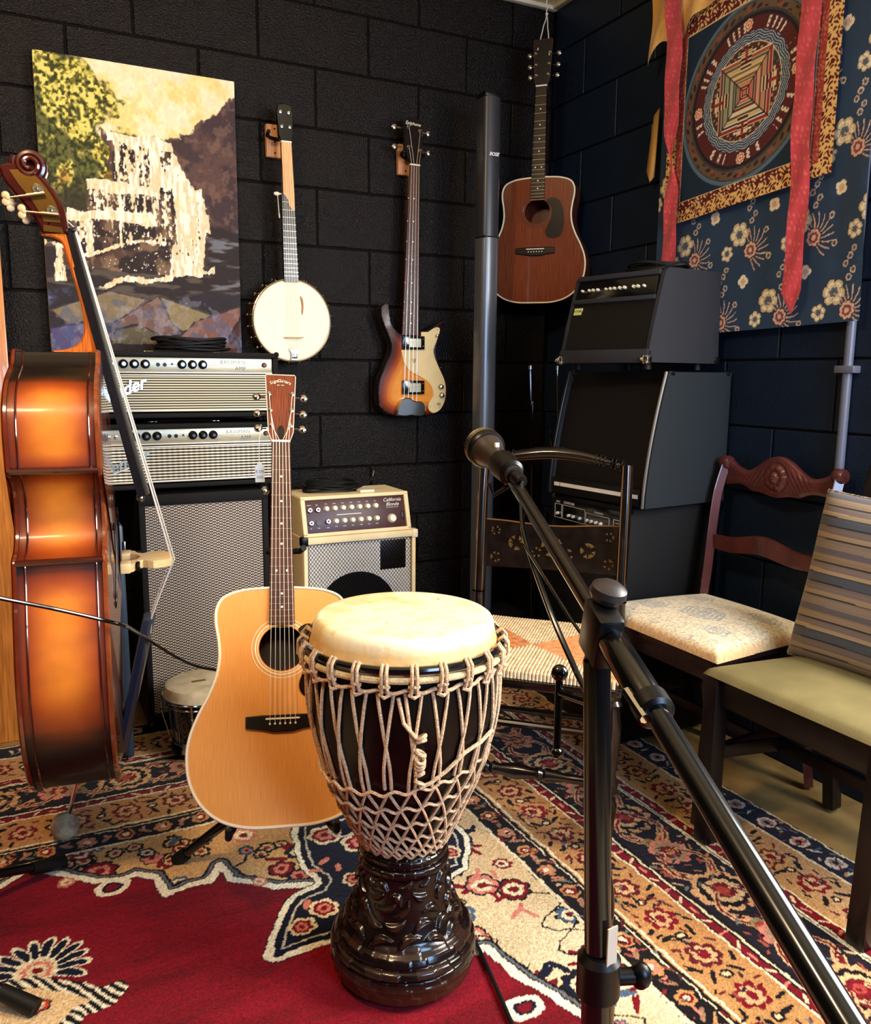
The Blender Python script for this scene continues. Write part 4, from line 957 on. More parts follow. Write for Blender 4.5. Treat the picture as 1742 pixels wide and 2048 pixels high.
    for n_ in range(1, 21):
        z = nz-0.864*(1-2**(-n_/12)); k = (nz-z)/(nz-hz)
        if k > 1: break
        xc = x1+(x0-x1)*k; w = 0.019+0.013*k
        MB().tube([(xc-w,-0.0062,z),(xc+w,-0.0062,z)], 0.0009, 6).build('fret', M_brass, fb)
        if n_ in (3,5,7,9,12,15,17,19):
            zm = z+0.5*(0.864*2**(-n_/12)*(2**(1/12)-1)); MB().cyl((xc-w-0.0005,-0.004,zm),(xc-w+0.001,-0.0066,zm), 0.0018, n=8).cyl((xc,-0.0064,zm),(xc,-0.0055,zm), 0.0028, n=10).build('inlay_dot', M_bone, fb)
    MB().box(x1-0.020,x1+0.020,-0.010,0.002,nz,nz+0.005).build('nut', M_bone, t)
    ho = [at(*p) for p in ((-0.672,1.931),(-0.690,1.955),(-0.700,1.985),(-0.702,2.03),(-0.707,2.075),(-0.695,2.092),(-0.668,2.096),(-0.640,2.088),(-0.630,2.072),(-0.628,2.03),(-0.626,1.99),(-0.634,1.931))]
    ho = [(x+0.006, z) for x, z in ho]
    hs = MB().prism(ho, 0.0, 0.014, 0.0015).build('headstock', M_blackg, t, sm=False)
    text('maker_lettering', 'Epiphone', 0.0165, M_bone, hs, TF(at(-0.664,2.074)[0]+0.003,-0.0005,at(0,2.072)[1], 0.06), 0.0002, shear=0.3)
    for (x, z, s) in ((-0.686,2.058,-1),(-0.640,2.050,1),(-0.685,1.990,-1),(-0.638,1.982,1)):
        a, b = at(x, z); a += 0.006
        tn = MB().lathe([(0.007,0),(0.006,0.002),(0.004,0.003),(0.0038,0.010)], 12, (a,-0.0005,b), (0,-1,0)).build('tuning_machine', M_chrome, hs)
        MB().tube([(a+s*0.018,0.019,b),(a+s*0.036,0.019,b)], 0.003, 8).ball((a+s*0.046,0.019,b), 0.012, 12, (1.0,0.35,0.9)).build('tuner_button', M_chrome, hs)
    for i, (px, pz) in enumerate(((-0.686,1.990),(-0.686,2.058),(-0.640,2.050),(-0.638,1.982))):
        a, b = at(px, pz); a += 0.006; xn = x1+(i-1.5)*0.010; xb = x0-0.006+(i-1.5)*0.018
        MB().tube([(a,-0.007,b),(xn,-0.011,nz+0.004),(xb,-0.016,-0.125)], 0.0010, 5).build('string', M_nickel, t)
bass_guitar()

def double_bass():
    E = Vector((-2.001,-0.889,0.015)); a = Vector((0.9912,-0.1322,0))
    t = thing('double_bass', 'amber sunburst double bass standing side on at the left', 'double bass', M=frame(E, a, (0,0,1)))
    s1 = spline([(0.0,0.195),(0.06,0.197),(0.12,0.207),(0.20,0.237),(0.265,0.29),(0.312,0.37),(0.33,0.46),(0.325,0.55),(0.302,0.64),(0.278,0.71),(0.268,0.760)], 5)
    s2 = spline([(0.262,0.768),(0.225,0.780),(0.195,0.81),(0.183,0.855),(0.190,0.90),(0.212,0.928),(0.243,0.944)], 5)
    s3 = spline([(0.256,0.958),(0.256,0.985),(0.257,1.03),(0.244,1.075),(0.212,1.112),(0.165,1.138),(0.118,1.153),(0.085,1.166),(0.066,1.183),(0.055,1.196)], 5)
    h = [p[:2] for p in s1+s2+s3]; full = h+[(-p[0], p[1]) for p in reversed(h[1:])]
    nn = len(full); xs = np.linspace(0.004, 0.172, 22); P = np.zeros((len(xs), nn, 3)); C = np.zeros((len(xs), nn, 3))
    for i, (b, z) in enumerate(full):
        for k, x in enumerate(xs):
            P[k, i] = (x, -b, z)
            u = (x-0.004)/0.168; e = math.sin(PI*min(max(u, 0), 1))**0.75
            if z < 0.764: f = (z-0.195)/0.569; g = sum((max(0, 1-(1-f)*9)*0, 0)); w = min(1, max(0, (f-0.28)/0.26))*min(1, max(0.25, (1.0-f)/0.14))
            elif z < 0.952: f = (z-0.764)/0.188; w = min(1, 0.3+f/0.25)*min(1, max(0, (1-f)/0.20))  # waist ribs go dark below the upper corner: its shade painted into the colour
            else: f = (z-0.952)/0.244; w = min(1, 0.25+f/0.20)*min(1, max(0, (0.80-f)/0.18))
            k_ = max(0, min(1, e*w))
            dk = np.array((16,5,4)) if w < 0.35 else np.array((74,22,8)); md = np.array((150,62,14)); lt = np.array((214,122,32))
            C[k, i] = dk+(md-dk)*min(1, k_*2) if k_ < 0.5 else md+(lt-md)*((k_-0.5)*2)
    lac = attr_mat('amber_varnish', 0.42, var=0.10, vscale=22, bump=0.10, bscale=14, coat=0.12)
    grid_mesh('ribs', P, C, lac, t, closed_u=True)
    dark = mat('reddish_varnish', (104,38,16), 0.18, var=0.2, vscale=12, stretch=(1,6,0.5), coat=0.7)
    dk2 = mat('dark_red_varnish', (62,16,10), 0.2, coat=0.6, var=0.2)
    # plates with overhang and arching
    def plate(name, x0, sgn, mt):
        zs = [p[1] for p in full]; o2 = inset([(b, z) for b, z in full], -0.006)
        rings = [(o2, x0), (o2, x0+sgn*0.006), (inset(o2, 0.004), x0+sgn*0.010)]
        m = MB(); N = len(o2)
        for k in range(9):
            f = k/8; sc = 1-f*0.92; ccz = 0.62
            if k == 0: rings_ = rings[-1][0]
            m_ = [(b*sc, ccz+(z-ccz)*sc) for b, z in rings[-1][0]]
            if k: rings.append((m_, x0+sgn*(0.010+0.016*math.sin(f*PI/2)**1.3)))
        for o_, x in rings: m.v += [(x, -b, z) for b, z in o_]
        for k in range(len(rings)-1):
            for i in range(N): j = (i+1) % N; m.f.append((k*N+i, k*N+j, (k+1)*N+j, (k+1)*N+i))
        m.f.append(tuple((len(rings)-1)*N+i for i in range(N)))
        m.f.append(tuple(range(N)))
        return m.build(name, mt, t)
    tp = plate('top_plate', 0.170, 1, mat('top_spruce_varnish', (128,62,30), 0.18, var=0.2, vscale=20, stretch=(1,8,0.4), coat=0.7))
    plate('back_plate', 0.006, -1, dark)
    # lining ridges seen along the ribs
    for x in (0.022, 0.158): MB().tube([(x, -b-0.001, z) for b, z in h], 0.0022, 6).tube([(x, b+0.001, z) for b, z in h], 0.0022, 6).build('purfling_ridge', dk2, t)
    for s in (-1, 1):   # corner blocks outer edges
        for z in (0.764, 0.951): MB().tube([(0.004,-s*(0.270 if z < 0.9 else 0.255),z),(0.172,-s*(0.270 if z < 0.9 else 0.255),z)], 0.007, 8).build('rib_corner', dk2, t)
    # f-holes (dark S curves on the top)
    for s in (-1, 1):
        f = spline([(0.186, s*0.128, 0.800), (0.187, s*0.112, 0.812), (0.188, s*0.104, 0.795), (0.188, s*0.118, 0.73), (0.186, s*0.142, 0.665), (0.184, s*0.158, 0.640), (0.182, s*0.150, 0.625), (0.184, s*0.136, 0.640)], 5)
        MB().tube([(p[0]+0.004, p[1], p[2]) for p in f], [0.0028]*len(f), 6).build('f_hole', M_black, tp)
    # heel, neck, pegbox, scroll
    nk = mat('neck_maple', (190,98,34), 0.2, var=0.3, vscale=40, stretch=(6,6,0.3), coat=0.6)
    prof = [p[:2] for p in spline([(0.055,1.200),(0.085,1.203),(0.110,1.215),(0.124,1.245),(0.121,1.30),(0.108,1.36),(0.096,1.41),(0.088,1.437),(0.070,1.447),(0.048,1.450)], 4)]
    neck = prof+[(0.048,1.462),(0.098,1.462),(0.118,1.38),(0.152,1.235),(0.172,1.165),(0.172,1.150),(0.055,1.150)]
    MB().prism(neck, -0.024, 0.024, 0.004).build('neck', nk, t)
    pb_ = [p[:2] for p in spline([(0.104,1.455),(0.100,1.500),(0.084,1.540),(0.062,1.570),(0.050,1.578)], 4)]+[p[:2] for p in spline([(0.010,1.600),(-0.024,1.590),(-0.018,1.560),(0.004,1.530),(0.028,1.500),(0.044,1.470),(0.050,1.452)], 4)]
    MB().prism(pb_, -0.028, 0.028, 0.005).build('pegbox', dk2, t)
    sc = MB()
    th = np.linspace(0, 2.4*2*PI, 70); pts = []; rad = []
    for q in th:
        r = 0.034*(1-0.80*q/th[-1]); pts.append((0.034+r*math.cos(q+2.6), -0.016*q/th[-1], 1.596+r*math.sin(q+2.6))); rad.append(0.0085*(1-0.45*q/th[-1]))
    m = MB().tube(pts, rad, 8); m.v += [(x, -y, z) for x, y, z in m.v[:]]; nf = len(m.f); off = len(m.v)//2; m.f += [tuple(i+off for i in f) for f in m.f[:nf]]
    m.v = [(x, y*1.0+(-0.018 if k < off else 0.018), z) for k, (x, y, z) in enumerate(m.v)]
    m.lathe([(0.030,-0.020),(0.034,0),(0.030,0.020)], 28, (0.034,0,1.596), (0,1,0))
    m.build('scroll', dk2, t)
    for s in (-1, 1):
        pl = [p[:2] for p in spline([(0.090,1.478),(0.084,1.515),(0.066,1.548),(0.044,1.574),(0.016,1.584)], 3)]+[p[:2] for p in spline([(-0.006,1.582),(0.012,1.552),(0.036,1.520),(0.052,1.490),(0.056,1.478)], 3)]
        po = MB().prism(pl, s*0.0285-0.001, s*0.0285+0.001).build('machine_plate', M_brass, t, sm=False)
        po2 = MB().prism([(0.054,1.458),(0.095,1.456),(0.091,1.468),(0.055,1.472)], s*0.0285-0.001, s*0.0285+0.001).build('machine_plate', M_brass, t, sm=False)
        for (gx_, gz_, kx, kz) in ((0.048,1.546,-0.012,1.522), (0.074,1.502,0.018,1.496)):
            g = MB().ring((gx_, s*0.0315, gz_), 0.0095, 0.0022, 'y', 24, 6).ball((gx_, s*0.032, gz_), 0.005, 10).cyl((gx_, s*0.028, gz_), (gx_, s*0.032, gz_), 0.008)
            g.build('tuner_gear', M_nickel, t)
            d = Vector((kx-gx_, 0, kz-gz_)).normalized(); e = Vector((kx, s*0.036, kz)); st = Vector((gx_, s*0.036, gz_-0.013))+Vector((0.014, 0, 0.004))
            MB().tube([st, st.lerp(e, 0.5)], 0.0040, 8).tube([st.lerp(e,0.5), e], 0.0025, 8).build('tuner_worm', M_nickel, t)
            k = MB().ball(e+d*0.004+Vector((0,0,0.007)), 0.0085, 12, (1,0.45,1)).ball(e+d*0.004+Vector((0,0,-0.007)), 0.0085, 12, (1,0.45,1)).ball(e, 0.006, 10)
            k.build('tuner_key', M_bone if s > 0 else mat('key_horn', (206,178,132), 0.35), t)
    # fingerboard
    fb = MB(); n0 = Vector((0.106,0,1.462)); n1 = Vector((0.240,0,0.862))
    for k in range(13):
        f = k/12; c = n0.lerp(n1, f); w = 0.021+0.024*f; 
        for j in range(9):
            q = -1+j/4; fb.v.append((c.x+0.010-0.010*q*q*(0.5+0.5*f)+0.0, w*q, c.z+0.002))
        fb.v += [(c.x-0.012-0.006*f, w, c.z-0.003), (c.x-0.012-0.006*f, -w, c.z-0.003)]
    for k in range(12):
        for j in range(11): a_ = k*11+j; b_ = k*11+(j+1) % 11; fb.f.append((a_, b_, b_+11, a_+11))
    fb.f += [tuple(range(11)), tuple(12*11+j for j in range(11))]
    fb.build('fingerboard', M_ebony, t)
    MB().box(0.094,0.120,-0.022,0.022,1.462,1.472,0.002).build('nut', M_ebony, t)
    # bridge
    bm_ = mat('bridge_maple', (238,206,144), 0.4, var=0.1, vscale=40, stretch=(1,6,6))
    o_ = [(0.196,0.078),(0.206,0.078),(0.214,0.050),(0.228,0.040),(0.238,0.052),(0.250,0.060),(0.278,0.052),(0.291,0.040),(0.298,0),(0.291,-0.040),(0.278,-0.052),(0.250,-0.060),(0.238,-0.052),(0.228,-0.040),(0.214,-0.050),(0.206,-0.078),(0.196,-0.078),(0.196,-0.042),(0.214,-0.026),(0.222,0.0),(0.214,0.026),(0.196,0.042)]
    m = MB().prism([(p[1], p[0]) for p in o_], 0.688, 0.708, 0.002); m.v = [(z, x, y) for x, y, z in m.v]
    bo = m.build('bridge', bm_, t, sm=False)
    for s in (-1, 1):
        MB().lathe([(0.011,0),(0.012,0.002),(0.012,0.006),(0.011,0.008)], 14, (0.212, s*0.063, 0.698), (1,0,0)).build('bridge_adjuster', M_black, bo)
        MB().box(0.176,0.199,s*0.063-0.022,s*0.063+0.022,0.686,0.710,0.003).build('bridge_foot', bm_, bo)
    # strings and tailpiece
    ys = (-0.030,-0.010,0.010,0.030)
    tl = MB().add([], [])
    q0 = Vector((0.232,0,0.556)); q1 = Vector((0.150,0,0.215))
    tpz = MB()
    for k in range(9):
        f = k/8; c = q0.lerp(q1, f); w = 0.048-0.020*f if f > 0.08 else 0.040
        for j in range(7): q = -1+j/3; tpz.v.append((c.x+0.002+0.016*(1-q*q), w*q, c.z))
        tpz.v += [(c.x-0.010, w*0.8, c.z), (c.x-0.010, -w*0.8, c.z)]
    for k in range(8):
        for j in range(9): a_ = k*9+j; b_ = k*9+(j+1) % 9; tpz.f.append((a_, b_, b_+9, a_+9))
    tpz.f += [tuple(range(9)), tuple(8*9+j for j in range(9))]
    tpz.build('tailpiece', mat('sheen_tinted_ebony', (44,60,84), 0.3, coat=0.2), t)  # black tailpiece, its blue-grey sheen put into the base colour
    MB().tube([(0.150,-0.01,0.218),(0.168,-0.008,0.192),(0.120,0,0.186)], 0.0025, 6).tube([(0.150,0.01,0.218),(0.168,0.008,0.192),(0.120,0,0.186)], 0.0025, 6).build('tail_wire', M_black, t)
    for i, y in enumerate(ys):
        MB().tube([(0.116+0.002*(i in (1,2)), y*0.55, 1.472), (0.300-0.006*(i in (0,3)), y*1.15, 0.699), (0.240, y*0.9, 0.560), (0.236, y*0.9, 0.520)], 0.0019-0.0002*i, 6).build('string', M_steel, t)
        MB().tube([(0.116, y*0.55, 1.472), (0.086-0.012*i, y*0.4, 1.500+0.012*i)], 0.0012, 6).build('string_winding', M_steel, t)
    for ob in t.children:      # the body sits slightly behind the string plane's origin
        if ob.name.split('.')[0] in ('ribs','top_plate','back_plate','purfling_ridge','rib_corner'): ob.location.x = -0.022
    # endpin and ball
    MB().lathe([(0.016,0.150),(0.022,0.168),(0.026,0.190),(0.020,0.200)], 20, (0.050,0,0), (0,0,1)).build('endpin_collar', M_ebony, t)
    MB().tube([(0.050,0,0.165),(0.014,0.0,0.030)], 0.0052, 10).build('endpin_rod', M_chrome, t)
    MB().ball((0.012,0,0.034), 0.034, 24).build('endpin_ball', mat('worn_ball_rubber', (196,182,140), 0.8, var=0.5, vscale=30, col2=(140,104,84)), t)
double_bass()

# ------------------------------------------------------------------ amplifiers
M_silver = mat('brushed_silver_panel', (186,180,158), 0.35, metal=0.55, var=0.12, vscale=30, stretch=(1,1,20))
M_trim = mat('silver_trim', (226,220,200), 0.3, metal=0.4)
M_gr_up = weave_mat('silver_grille_cloth', (34,28,24), (226,216,182), 330, 128, -0.15, line='rows')
M_gr_lo = weave_mat('silver_grille_cloth_coarse', (30,24,24), (232,222,196), 60, 104, -0.1, line='rows')
M_gr_cab = weave_mat('basket_grille_cloth', (40,24,26), (212,196,176), 92, 110, 0.22, offset=True)
def knob(m_mat, x, y, z, r, parent, name='control_knob', skirt=True, tip=True):
    k = MB().lathe([(r*1.25,0),(r*1.2,0.003),(r*0.85,0.006),(r*0.78,0.016),(r*0.6,0.018)] if skirt else [(r,0),(r,0.010),(r*0.8,0.012)], 18, (x,y,z), (0,-1,0)).build(name, m_mat, parent)
    if tip: MB().lathe([(r*0.42,0),(r*0.36,0.0010)], 12, (x,y-0.018,z), (0,-1,0)).build('knob_cap', M_chrome, k)
    return k
def amp_head(z0, label, gm, coarse):
    o = Vector((-1.540, -0.300, z0)); t = thing('amplifier_head', label, 'amplifier', o)
    x0, x1, hh = -0.292, 0.292, 0.205
    sh = MB(); w = 0.016
    for b in ((x0,x1,0.0,0.24,0,w),(x0,x1,0.0,0.24,hh-w,hh),(x0,x0+w,0.0,0.24,w,hh-w),(x1-w,x1,0.0,0.24,w,hh-w),(x0+w,x1-w,0.20,0.235,w,hh-w)): sh.box(*b, 0.004)
    sh.build('cabinet', M_tolex, t)
    pz0, pz1 = hh-w-0.046, hh-w-0.002
    MB().box(x0+w+0.002, x1-w-0.002, 0.010, 0.03, pz0, pz1, 0.002).build('control_panel', M_silver, t)
    MB().box(x0+w+0.002, x1-w-0.002, 0.006, 0.012, pz0-0.005, pz0, 0.0015).build('panel_trim', M_trim, t)
    gz0, gz1 = w+0.004, pz0-0.008
    MB().box(x0+w+0.008, x1-w-0.008, 0.008, 0.02, gz0+0.005, gz1-0.004).build('grille', gm, t, sm=False)
    fr = MB(); a, b = x0+w+0.002, x1-w-0.002
    fr.box(a,b,0.003,0.012,gz0,gz0+0.0055,0.001).box(a,b,0.003,0.012,gz1-0.0045,gz1,0.001).box(a,a+0.006,0.003,0.012,gz0,gz1,0.001).box(b-0.006,b,0.003,0.012,gz0,gz1,0.001); fr.build('grille_frame', M_trim, t)
    kz = (pz0+pz1)/2; off = 0.0 if not coarse else 0.028
    for dx in (-0.188,-0.156,-0.124,-0.014,0.018,0.050): knob(M_blackg, dx+off*0.9, 0.010, kz+0.001, 0.0115, t)
    for dx in (-0.245,-0.222,-0.086,-0.066): MB().lathe([(0.0062,0),(0.0055,0.003),(0.0022,0.0032),(0.0020,0.001)], 12, (dx+off*0.9,0.010,kz), (0,-1,0)).build('input_jack', M_chrome if dx < -0.2 else M_black, t)
    MB().lathe([(0.003,0),(0.003,0.004)], 8, (-0.044+off*0.9,0.010,kz+0.002), (0,-1,0)).build('toggle_switch', M_black, t)
    MB().lathe([(0.0085,0),(0.008,0.003),(0.005,0.006)], 14, (0.228+0.02,0.010,kz+0.002), (0,-1,0)).build('pilot_jewel', M_rose, t)
    ink = mat('panel_blue_ink', (74,110,128), 0.6)
    text('panel_lettering', 'BASSMAN', 0.0165, ink, t, TF(0.145+off*0.4,0.0094,kz+0.009), 0.0002, space=1.15)
    text('panel_lettering', 'AMP', 0.0165, ink, t, TF(0.170+off*0.4,0.0094,kz-0.010), 0.0002, space=1.15)
    MB().box(x0+w+0.01, x1-w-0.01, 0.0092, 0.0102, kz-0.0008, kz+0.0008).build('panel_line', mat('panel_gold_line', (196,176,90), 0.4), t)
    em = text('script_emblem', 'Fender', 0.052, M_nickel, t, TF(-0.200,0.0035,(gz0+gz1)/2+0.006,-0.36), 0.0022, shear=0.45, bold=0.0012)
    MB().tube([(-0.250,0.003,gz0+0.028),(-0.19,0.002,gz0+0.048),(-0.128,0.003,gz1-0.022)], [0.0016,0.0026,0.001], 6).build('emblem_tail', M_trim, em)
    for sx in (x0, x1):
        for z in (0.0, hh): MB().ball((sx-0.004*(1 if sx > 0 else -1), 0.005, z+(0.004 if z == 0 else -0.004)), 0.009, 10).build('corner_protector', M_tolex, t)
    for sx in (-0.24,0.24): MB().lathe([(0.012,-0.012),(0.014,0.0)], 12, (sx,0.05,0), (0,0,1)).build('foot', M_rubber, t)
    h = MB().tube([(-0.09,0.10,hh+0.001),(-0.075,0.10,hh+0.0035),(0.075,0.10,hh+0.0035),(0.09,0.10,hh+0.001)], 0.0035, 8).build('handle', M_tolex, t)
    for s in (-1,1): MB().box(s*0.10-0.014,s*0.10+0.014,0.09,0.11,hh,hh+0.003,0.001).build('handle_cap', M_chrome, h)
    return t
amp_head(0.805, 'silver panel bass amplifier head with coarse striped grille, lower of the two stacked heads', M_gr_lo, True)
amp_head(1.027, 'silver panel bass amplifier head with fine silver grille, upper of the two stacked heads', M_gr_up, False)

t = thing('speaker_cabinet', 'tall black speaker cabinet with silver basket grille under the amplifier heads', 'speaker', (-1.505, -0.330, 0.014))
x0, x1, zt = -0.205, 0.205, 0.777
m = MB().box(x0,x1,0.018,0.27,0.012,zt,0.008)
for b in ((x0,x1,0,0.03,0.0125,0.060),(x0,x1,0,0.03,zt-0.036,zt),(x0,x0+0.020,0,0.03,0.05,zt-0.03),(x1-0.020,x1,0,0.03,0.05,zt-0.03)): m.box(*b, 0.005)
m.build('cabinet', M_tolex, t)
MB().box(x0+0.019,x1-0.019,0.008,0.019,0.058,zt-0.034).build('grille', M_gr_cab, t, sm=False)
for sx in (-1,1):
    for z in (0.02, zt-0.008): MB().ball((sx*0.196,0.008,z), 0.016, 12, (1,1,1)).build('corner_protector', M_chrome if z > 0.5 else M_black, t)
for sx in (-0.17,0.17):
    for y in (0.04,0.24): MB().cyl((sx,y,0),(sx,y,0.014),0.013).build('foot', M_rubber, t)

def coil(name, label, c, rx, ry, n, r, cat='cable', seed=1):
    t = thing(name, label, cat, c); rr = random.Random(seed)
    for k in range(n):
        a0 = rr.uniform(0, 6); kx = rx*rr.uniform(0.8,1.05); ky = ry*rr.uniform(0.8,1.05); dz = k*r*1.3; ph = rr.uniform(0,6)
        pts = [(kx*math.cos(a0+q)+0.006*math.sin(2*q+ph), ky*math.sin(a0+q), r+dz+0.003*math.sin(3*q+ph)+0.002) for q in np.linspace(0, 2*PI, 40)]
        MB().tube(pts, r, 6).build('cable_loop', M_rubber, t)
    return t
cc = coil('coiled_cable', 'black cable coiled on top of the upper amplifier head', (-1.50,-0.165,1.238), 0.115, 0.075, 7, 0.0042, seed=2)

# blonde acoustic combo: lower speaker box and a panel box leaning back on top
def blonde():
    t = thing('combo_amplifier', 'cream acoustic combo amplifier with brown control panel and diamond mesh grille', 'amplifier', (-0.990, -0.380, 0.013))
    x0, x1 = -0.212, 0.200
    m = prism_x([(0,0.012),(0,0.600),(0.012,0.612),(0.245,0.612),(0.245,0.012)], x0, x1, 0.004); 
    m.build('speaker_box', M_cream, t)
    fr = MB(); 
    for b in ((x0,x1,-0.016,0.004,0.590,0.613),(x0,x1,-0.016,0.004,0.0125,0.05),(x0,x0+0.014,-0.016,0.004,0.04,0.60),(x1-0.014,x1,-0.016,0.004,0.04,0.60)): fr.box(*b, 0.003)
    fr.build('front_frame', M_cream, t)
    gm = mat('pale_grille_cloth', (246,238,226), 0.8, var=0.1, vscale=400)
    MB().box(x0+0.013,x1-0.013,-0.004,0.0,0.045,0.592).build('grille_cloth', gm, t)
    MB().lathe([(0.150,0),(0.150,0.0016)], 48, (-0.02,-0.004,0.330), (0,-1,0)).build('woofer', M_black, t)
    MB().box(0.068,0.165,-0.0056,-0.004,0.478,0.582,0.0005).build('horn_tweeter', M_black, t)
    w = MB(); zs = np.arange(0.05, 0.592, 0.0150)
    for i in range(17):
        xa = x0+0.014+i*0.0245
        for sg in (-1, 1):
            pts = [(min(x1-0.014, max(x0+0.014, xa+sg*0.0061*(1 if k % 2 else -1))), -0.0085, z) for k, z in enumerate(zs)]
            w.tube(pts, 0.0010, 4)
        if i < 16:
            xb = xa+0.01225
            for sg in (-1, 1): w.tube([(min(x1-0.014, xb+sg*0.0061*(-1 if k % 2 else 1)), -0.0085, z) for k, z in enumerate(zs)], 0.0010, 4)
    tag(w.build('diamond_mesh', M_black, t), kind='stuff')
    # upper box, raked back
    pf = [(0.004,0.612),(0.038,0.736),(0.046,0.744),(0.235,0.744),(0.240,0.612)]
    ub = prism_x(pf, x0+0.004, x1-0.012, 0.004).build('control_box', M_cream, t)
    za = Vector((0,0.036,0.130)).normalized(); PM = Matrix.Translation((0,0.0035,0.614)) @ Matrix.Rotation(-math.atan2(0.036,0.130), 4, 'X')
    pn = MB().box(x0+0.020,x1-0.028,-0.003,0.004,0.010,0.122,0.001).xf(PM).build('control_panel', mat('brown_panel', (66,24,22), 0.4), t)
    ed = MB()
    for b in ((x0+0.004,x1-0.012,-0.010,0.004,0.122,0.135),(x0+0.004,x1-0.012,-0.010,0.004,-0.002,0.010),(x0+0.004,x0+0.020,-0.010,0.004,0.0,0.13),(x1-0.028,x1-0.012,-0.010,0.004,0.0,0.13)): ed.box(*b,0.003)
    ed.xf(PM).build('panel_surround', M_cream, t)
    xs0 = x0+0.034
    def pk(x, z, r, mt, nm):
        o = MB().lathe([(r,0),(r*0.95,0.004),(r*0.75,0.010),(r*0.7,0.012)], 14, (x,-0.003,z), (0,-1,0)).xf(PM).build(nm, mt, t)
    for i in range(7): pk(xs0+0.060+i*0.030, 0.090, 0.0105, M_bone, 'control_knob'); 
    for i in range(6): pk(xs0+0.090+i*0.030, 0.046, 0.0105, M_bone, 'control_knob')
    for x, z in ((xs0,0.088),(xs0+0.028,0.088),(xs0,0.044),(xs0+0.060,0.046)): pk(x, z, 0.0095, M_chrome, 'input_jack'); MB().cyl((x,-0.0145,z),(x,-0.0165,z),0.0045).xf(PM).build('jack_hole', M_black, t)
    MB().cyl((xs0+0.028,-0.003,0.044),(xs0+0.028,-0.008,0.044),0.010).xf(PM).build('push_button', M_black, t)
    def tx(s, x, z, sz, sh=0.0): text('panel_lettering', s, sz, M_white, pn, PM @ TF(x,-0.0035,z), 0.0002, shear=sh)
    xr = x1-0.092
    tx('California', xr+0.018, 0.108, 0.0175, 0.35); tx('Blonde', xr+0.018, 0.092, 0.0175, 0.35)
    MB().box(xr-0.006,xr+0.040,-0.0038,-0.003,0.081,0.0822).xf(PM).build('panel_line', M_white, t)
    pk(xr+0.012, 0.042, 0.0165, M_bone, 'sun_emblem'); MB().box(xr+0.048,xr+0.058,-0.006,-0.002,0.036,0.066,0.001).xf(PM).build('power_switch', M_black, t)
    for i in range(7): tx('VOL BASS MID TREB PRES REV LEV'.split()[i], xs0+0.060+i*0.030, 0.107, 0.0052); 
    for i in range(6): tx('VOL BASS MID TREB EFF PAN'.split()[i], xs0+0.090+i*0.030, 0.028, 0.0052)
    for i, x in enumerate((xs0, xs0+0.028, xs0+0.060)): tx('IN MIC LINE'.split()[i], x, 0.026, 0.0052)
    tx('INPUT', xs0, 0.105, 0.0052); tx('BAL', xs0+0.028, 0.105, 0.0052)
    MB().box(xs0+0.095,xs0+0.185,-0.0038,-0.003,0.0665,0.0690).xf(PM).build('panel_line', M_white, t)
    for s in (x0+0.004, x1-0.004): MB().box(s-0.012,s+0.012,-0.020,0.012,0.585,0.616,0.005).build('corner_protector', M_black if s < 0 else M_trimw, t)
    MB().box(0.02,0.075,0.06,0.10,0.744,0.754,0.003).build('handle_cap', M_bone, t)
    for sx in (-0.17,0.17): MB().cyl((sx,0.12,0),(sx,0.12,0.014),0.013).build('foot', M_rubber, t)
blonde()
coil('coiled_cable', 'black cable coiled on top of the cream combo amplifier', (-1.045,-0.235,0.759), 0.10, 0.055, 6, 0.0040, seed=5)
tt = bpy.data.objects['coiled_cable.001']
MB().tube([(0.09,-0.03,0.010),(0.12,-0.05,0.030),(0.135,-0.055,0.052)], 0.0035, 8).build('cable_end', M_rubber, tt)
MB().tube([(0.135,-0.055,0.052),(0.139,-0.056,0.072)], 0.0045, 8).build('plug', M_chrome, tt)

# column loudspeaker
t = thing('column_loudspeaker', 'slim tall grey column loudspeaker standing left of the hanging guitar', 'speaker', (-0.444,-0.265,0))
M_col = mat('dark_grey_column', (52,52,56), 0.35, metal=0.2); M_col2 = mat('grey_metal_column', (98,100,104), 0.3, metal=0.35)
M_basebox = mat('column_base_black', (14,13,14), 0.5)
for nm, z0, z1, mt in (('upper_column',1.665,2.140,M_col),('lower_column',0.26,1.660,M_col2)):
    m = MB(); k = 10
    o_ = [(-0.034,0.030),(-0.034,-0.018)]+[(-0.034*math.cos(PI*i/k), -0.018-0.018*math.sin(PI*i/k)) for i in range(1, k)]+[(0.034,-0.018),(0.034,0.030)]
    m.v = [(x,y,z) for z in (z0,z1) for x,y in o_]; n_ = len(o_); m.f = [(i,(i+1)%n_,(i+1)%n_+n_,i+n_) for i in range(n_)]+[tuple(range(n_)),tuple(range(n_,2*n_))]
    m.build(nm, mt, t)
MB().box(-0.036,0.036,-0.034,0.032,2.140,2.156,0.003).build('top_cap', M_black, t)
MB().box(-0.032,0.032,-0.030,0.030,1.658,1.668).build('seam', M_black, t)
text('maker_lettering', 'BOSE', 0.0165, M_white, t, TF(0.0,-0.0372,1.945), 0.0005, shear=0.4, bold=0.0004)
MB().box(-0.15,0.15,-0.11,0.11,0.012,0.26,0.02).build('base_cabinet', M_basebox, t)

